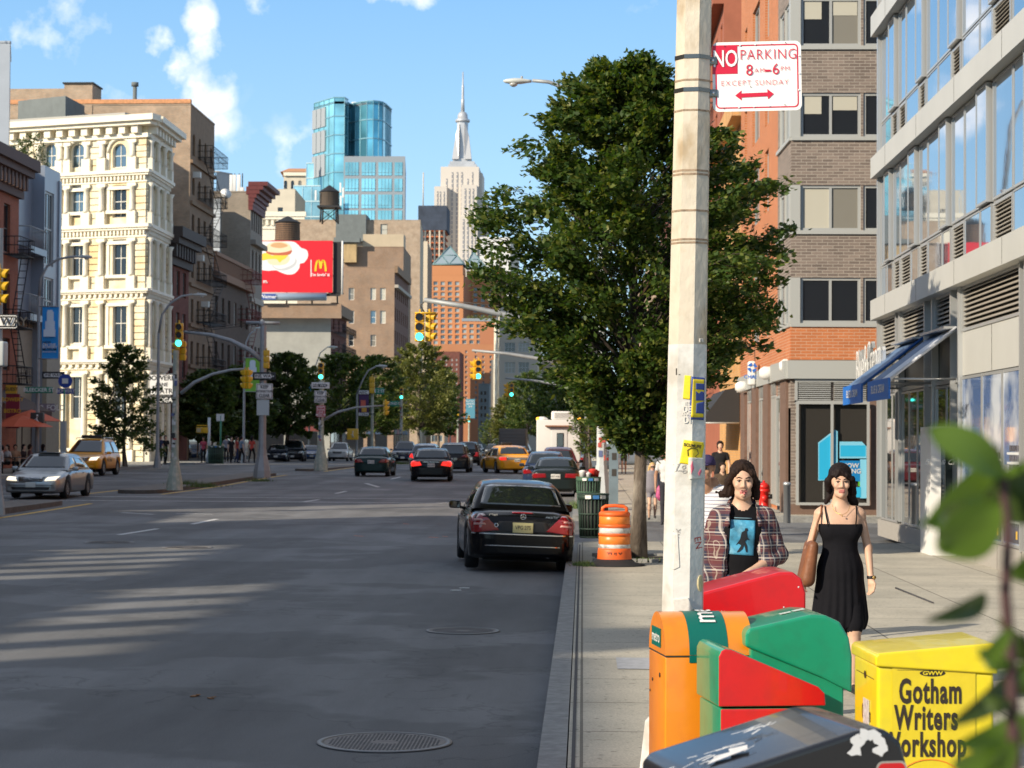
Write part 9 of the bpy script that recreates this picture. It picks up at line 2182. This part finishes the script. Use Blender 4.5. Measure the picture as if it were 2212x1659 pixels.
onb([(.012,1.327),(.026,1.327),(.03,1.313),(.022,1.305),(.026,1.265),(.04,1.250),(.02,1.250),(.012,1.235),(.026,1.205),(.028,1.165),(.018,1.165),(.006,1.215),(-.006,1.185),(-.03,1.165),(-.045,1.163),(-.014,1.210),(-.036,1.223),(-.05,1.213),(-.034,1.235),(-.022,1.255),(-.012,1.300),(.008,1.310)],mat('silhouette',(.006,.010,.016),.8),'print_figure',.009)
onb([(-.06,1.394),(.06,1.390),(.06,1.396),(-.06,1.400)],mat('print_faint',(.12,.2,.25),.8),'print_title',.006,2)
# woman in the black dress
yW=15.7;xW=XY(1815,yW).x;hW=ZY(1012,yW,1815)-.15;M_dress=CL('black_dress',(.008,.008,.011),.9)
t,s,hc=person('young woman in a black strappy dress with a brown shoulder bag, walking towards the camera',(xW,yW,.15),hW,0,[SK1,LIP,SK1,M_dress,M_sblack,HBk],{'head':(0,-.02,1.63),'el':(-.235,.03,1.12),'wl':(-.285,-.06,.90),'er':(.22,.02,1.13),'wr':(.235,-.05,.885),'kl':(-.08,.04,.50),'al':(-.07,.24,.14),'kr':(.10,-.10,.50),'ar':(.09,-.06,.09),'pall':(.4,-.6,0),'palr':(-.6,-.5,0),'curl':.7},.0065,man=False,sleeve=.05,leg='skirt')
x,y,z=hc
hair(t,[(Q(0,.03,.078),Q(0,.055,.03),.09*s,.096*s,0),(Q(-.055,-.035,.088),Q(-.098,.002,.02),.026*s,.024*s,0),(Q(-.098,.004,.02),Q(-.097,.018,-.05),.022*s,.016*s,0),(Q(-.015,-.066,.100),Q(.074,-.066,.038),.024*s,.017*s,0),(Q(-.02,-.060,.108),Q(.045,-.080,.066),.022*s,.014*s,0),(Q(-.02,-.070,.092),Q(-.048,-.080,.052),.018*s,.010*s,0),(Q(.088,-.03,.04),Q(.102,.008,-.07),.024*s,.026*s,0),(Q(-.01,-.064,.102),Q(-.065,-.056,.068),.018*s,.013*s,0),(Q(0,.07,.0),Q(0,.08,-.08),.085*s,.065*s,0),(Q(.06,.07,-.06),Q(.12,.07,-.15),.045*s,.03*s,0),(Q(.11,.07,-.14),Q(.135,.07,-.20),.03*s,.014*s,0),(Q(-.07,.06,-.08),Q(-.105,.06,-.15),.03*s,.014*s,0)],HBk,.006,2.0,.003)
dr=[(sc_((-.07,-.042,1.265)),sc_((.07,-.042,1.265)),.088*s,.088*s,0,.95,.05),(sc_((-.10,-.02,1.30)),sc_((.10,-.02,1.30)),.07*s,.07*s,0,1.2,.04),(sc_((0,0,1.24)),sc_((0,0,1.17)),.137*s,.128*s,0,.80,.04),(sc_((-.085,0,1.26)),sc_((.085,0,1.26)),.055*s,.055*s,0,1.2,.02),(sc_((0,0,1.16)),sc_((0,.0,.96)),.128*s,.172*s,0,.82,.03),(sc_((0,0,.96)),sc_((0,.01,.60)),.175*s,.218*s,0,.78,.03)]
link('dress',sdf_mesh(dr,.0075,[M_dress],'dress',.02,lambda X,Y,Z:np.where(Z<1.14*s,.005*np.sin(np.arctan2(Y,X)*17+np.sin(Z*6))*np.clip((1.14*s-Z)*2.2,0,1),0)+np.where((Z<.50*s+.02*np.sin(X*20))|(Z>1.322*s),.05,0)),t)
mb=MB();
for sx in(-1,1):mb.tube([sc_((sx*.105,-.118,1.30)),sc_((sx*.118,-.085,1.38)),sc_((sx*.122,-.03,1.455)),sc_((sx*.115,.05,1.44)),sc_((sx*.10,.10,1.32))],.0055,M_dress,6)
part('dress_strap',mb,t)
mb=MB();gold=mat('gold',(.7,.45,.15),.3,metal=.9);mb.tube([sc_((a,-.058-.05*(1-abs(a)/.07)-.01,1.47-.075*math.sqrt(max(0,1-(a/.07)**2))))for a in[-.07+.014*k for k in range(11)]],.0017,gold,5);mb.lathe(sc_((0,-.125,1.378)),[(.003,0),(.007,.006),(.003,.012)],gold,8);part('necklace',mb,t)
mb=MB();wv=Vector(sc_((.2345,-.044,.905)));mb.lathe(wv,[(.031*s,-.012),(.032*s,-.01),(.032*s,.01),(.031*s,.012)],M_sblack,16);mb.tube([wv+Vector((.02,-.024,0)),wv+Vector((.024,-.03,0))],.015,gold,12);part('watch',mb,t)
bg_=thing('shoulder_bag','brown leather shoulder bag hanging beside the woman in the black dress','handbag',(xW-.225,yW-.01,.15+.86*s));M_lea=mat('brown_leather',(.20,.075,.032),.55,var=.3,vscale=9,bump=.3,bscale=16)
link('bag_body',sdf_mesh([((-.035,y_,.03),(.005,y_*1.2,.28),.056,.040,0,1,.04)for y_ in(-.11,-.055,0,.055,.11)],.008,[M_lea],'bag_body',.05),bg_)
for dy in(-.07,.05):mb=MB();mb.tube([(.0,dy*1.2,.27),(.045,dy,.46),(.075,dy*.6,.545*s),(.085,dy*.5+.03,.60*s),(.09,.06,.56*s),(.02,.1,.28)],.008,M_lea,6);part('strap',mb,bg_)
# man in cap and striped polo behind the pole
def stripes():
 m=bpy.data.materials.new('striped_polo');nt,b=nt_of(m);n,l=nt.nodes,nt.links;tc=n.new('ShaderNodeTexCoord');w=n.new('ShaderNodeTexWave');w.bands_direction='Z';w.inputs['Scale'].default_value=9;w.inputs['Distortion'].default_value=.6;l.new(tc.outputs['Object'],w.inputs['Vector']);r=n.new('ShaderNodeValToRGB');l.new(w.outputs['Fac'],r.inputs[0]);e=r.color_ramp.elements;e[0].position=.12;e[0].color=(.25,.25,.33,1);e[1].position=.2;e[1].color=(.72,.71,.72,1);l.new(r.outputs[0],b.inputs['Base Color']);b.inputs['Roughness'].default_value=.85;return m
M_pol=stripes();M_kh=CL('khaki',(.22,.17,.10));yC_=19.4;xC=XY(1541,yC_).x;hC=ZY(985,yC_,1530)-.15
t,s,hc=person('man in a purple cap and white striped polo shirt half hidden behind the pole',(xC,yC_,.15),hC,R(-14),[SK2,LIP,M_pol,M_kh,M_sblack,HBk],{'head':(-.06,-.10,1.62),'el':(-.27,.02,1.15),'wl':(-.22,-.2,1.0),'er':(.29,.02,1.15),'wr':(.27,-.12,.93),'kl':(-.10,-.10,.5)},.010,sleeve=.8,sw=1.12)
x,y,z=hc;mb=MB();M_cap=CL('purple_cap',(.05,.04,.11));mb.lathe(Q(0,.02,.045),[(.098*s,0),(.098*s,.03),(.08*s,.075*s),(.04*s,.098*s),(.005,.10*s)],M_cap,18,sy=1.1);mb.box(Q(0,-.125,.05),(.13*s,.10*s,.012),M_cap,bev=.005);part('cap',mb,t)
# blonde woman on the far side of the side street
t,s,hc=person('blonde woman in sunglasses and a loose grey dress crossing beyond the side street',(XY(1410,50.5).x,50.5,.15),ZY(1000,50.5,1410)-.16,0,[SK1,LIP,CL('grey_tunic',(.22,.21,.24)),CL('grey_tunic',(.22,.21,.24)),M_sblack,HBl],{'kl':(-.09,-.12,.5),'ar':(.08,.16,.13),'el':(-.25,.0,1.14)},.012,man=False,sleeve=.08,leg='short',sw=1.1,extra=[((0,0,1.1),(0,.0,.82),.16,.20,2,.75,.03)])
x,y,z=hc;hair(t,[(Q(0,.03,.06),Q(0,.05,.03),.095*s,.1*s,0),(Q(-.09,.01,.02),Q(-.12,.0,-.16),.04*s,.035*s,0),(Q(.09,.01,.02),Q(.13,.0,-.15),.045*s,.04*s,0)],HBl,.012,3)
mb=MB();mb.box(Q(-.033,-.10,.014),(.05,.01,.034),M_sblack,bev=.004);mb.box(Q(.033,-.10,.014),(.05,.01,.034),M_sblack,bev=.004);part('sunglasses',mb,t)
q=(XY(1437,50.3).x-.1,50.3,.62);mb=MB();mb.lathe((0,0,0),[(.05,0),(.13,.12),(.11,.3),(.03,.42)],mat('pink_bag',(.45,.08,.2),.6,var=.6,vscale=18),10,sy=.5);single('patterned_bag',mb,'pink and black patterned bag held by the blonde woman','handbag',q)
PP={}
def walker(label,X,y,H,cols,rz=0,seed=0,group=None,sit=False,hairc=None,man=True,sleeve=.5,leg='long'):
 key=(cols,seed%3,sit,man,sleeve,leg);r_=random.Random(seed);a=r_.uniform(-.12,.12);b=XY(X,y);z=gz(y)+.15
 pose={'kl':(-.09,-.10+a,.5),'al':(-.09,-.08+a,.1),'kr':(.09,.02-a,.49),'ar':(.09,.16-a,.12),'el':(-.25,a*.5,1.13),'er':(.25,-a*.5,1.13),'wr':(.24,-.12-a,.92)}
 if sit:pose={'kl':(-.1,-.42,.92),'al':(-.1,-.40,.50),'kr':(.1,-.42,.92),'ar':(.12,-.44,.50),'wl':(-.12,-.32,1.1),'wr':(.15,-.3,1.1)};z-=.43*H/1.75
 m=[SK1 if seed%2 else SK2,LIP,CL('c%d%d%d'%tuple(int(v*99)for v in cols[0]),cols[0]),CL('c%d%d%d'%tuple(int(v*99)for v in cols[1]),cols[1]),M_sblack]
 t,s,hc=person(label,(b.x,y,z),H,rz,m,pose,.022,man=man,sleeve=sleeve,leg=leg,group=group);x,y_,z_=hc;c=hairc or(HB,HBk,HBk)[seed%3]
 link('hair',sdf_mesh([((x,y_+.03*s,z_+.06*s),(x,y_+.05*s,z_+.02*s),.1*s,.1*s,0),((x,y_+.06*s,z_),(x,y_+.07*s,z_-(.05 if man else .16)*s),.08*s,.07*s,0)],.022,[c],'hair',.02),t);return t
K_=(.02,.02,.022);D_n=(.03,.04,.09)
walker('woman seen from behind in black vest and olive shorts carrying a white bag',1348,100,1.68,(K_,(.10,.11,.06)),math.pi,1,man=False,sleeve=.05,leg='short')
q=XY(1333,99.8);mb=MB();mb.bb(-.12,.12,-.05,.05,0,.5,M_swhite,.03);single('carrier_bag',mb,'white carrier bag held by the woman in olive shorts','bag',(q.x,99.8,gz(100)+.45))
walker('person in a white short sleeved shirt mostly hidden by the pole',1441,47,1.78,((.62,.62,.62),(.04,.04,.05)),0,2)
walker('brown haired short person behind the polo shirt man near the shop piers',1561,45,1.46,((.10,.07,.05),K_),.2,3);walker('short person with black hair directly behind the plaid shirt man',1593,45,1.5,(K_,K_),0,4)
walker('person in black beside the shop pier further back',1556,60,1.85,(K_,K_),0,5)
walker('man in navy top and dark trousers stepping off the far left kerb',346,118,1.8,(D_n,(.05,.04,.035)),R(60),6);walker('person in black walking behind the navy topped man',358,121,1.75,(K_,K_),R(30),7)
G1='people on the far left pavement'
for i,(X,c,lab)in enumerate(((440,((.45,.08,.12),K_),'pink topped woman left of the pale slim post'),(500,(K_,K_),'person in black right of the round litter bin'),(512,((.30,.06,.05),D_n),'person in dark red top among the shaded walkers'),(522,((.16,.22,.30),K_),'person in pale blue top left of the thin lamp'),(545,((.5,.07,.05),K_),'person in bright red top right of the thin lamp'),(490,((.25,.25,.28),K_),'person in grey top behind the round litter bin'))):walker(lab,X,130+i,1.68+.02*i,c,R(40*i),10+i,G1,man=i%2==1)
G2='people at the pavement cafe'
for i,(X,c,lab)in enumerate(((4,((.5,.5,.5),K_),'cafe guest in white at the left edge'),(17,((.45,.42,.4),K_),'cafe guest in cream top, second from the left'),(34,((.35,.2,.12),K_),'cafe guest in tan top under the orange umbrella'),(52,((.04,.03,.03),K_),'cafe guest in black top right of the tan one'),(66,((.25,.12,.1),K_),'cafe guest with bare arms right of the black topped one'),(94,((.30,.36,.42),D_n),'pale shirted cafe guest furthest to the right'))):walker(lab,X,92+i*.8,1.72,c,R(50*i-80),20+i,G2,sit=True,man=i%2==0)
for i,X in enumerate((12,45,78)):
 b=XY(X,93.5);tb=thing('cafe_table',('small dark cafe table at the left edge','small dark cafe table under the orange umbrella','small dark cafe table by the bus stop')[i],'table',(b.x,92.6,gz(93)+.15),group='cafe tables');mb=MB();mb.lathe((0,0,.72),[(.4,0),(.4,.03)],M_fd,16);part('tabletop',mb,tb);mb=MB();mb.lathe((0,0,0),[(.22,0),(.03,.04),(.03,.72)],M_fd,10);part('leg',mb,tb)
M_umb=mat('umbrella_orange',(.62,.11,.04),.7)
for i,(X,Yt,y)in enumerate(((48,897,95),(68,885,98))):
 b=XY(X,y);z=ZY(Yt,y,X);u=thing('parasol',('orange cafe parasol, nearer','orange cafe parasol, further right')[i],'parasol',(b.x,y,gz(y)+.15),group='orange cafe parasols');mb=MB();hh=z-gz(y)-.15;mb.lathe((0,0,hh-.55),[(1.5,0),(.75,.32),(.03,.55)],M_umb,8,False);part('canopy',mb,u);mb=MB();mb.tube([(0,0,0),(0,0,hh-.1)],.03,M_fd,6);part('pole',mb,u)
ca=thing('cafe_awning','dark brown cafe awning over the pavement tables at the left edge','awning',(-29.9,101,3.2));mb=MB();xx0,xx1=-29.9,-27.6
mb.add([(xx0,98.5,4.6),(xx1,98.5,3.5),(xx1,105,3.5),(xx0,105,4.6),(xx1,98.5,3.0),(xx1,105,3.0),(xx0,98.5,4.56),(xx1,98.5,3.46)],[(0,1,2,3),(1,4,5,2)],mat('brown_canvas',(.06,.035,.03),.8));part('canopy',mb,ca,True)
for(lab,X0,Y0,X1,Y1,y,m_,lines,mt,sz)in(('dark red vertical sign reading Bowery Bistro Bar with yellow top at the left',12,851,42,925,98.4,mat('sign_maroon',(.22,.01,.03),.5),['BOWERY','BISTRO','BAR'],mat('sign_gold',(.7,.4,.02),.5),.26),('yellow panel above the dark red vertical sign',12,832,36,850,98.3,mat('sign_amber',(.6,.33,.02),.5),['GUEST'],M_sblack,.22),('shop sign of white and pink letters on the metal clad building',58,872,118,890,107.2,mat('sign_mauve',(.25,.2,.24),.6),['WASH & FOLD'],M_swhite,.4)):hang_sign('shop_sign',lab,X0,Y0,X1,Y1,y,m_,lines,mt,sz)
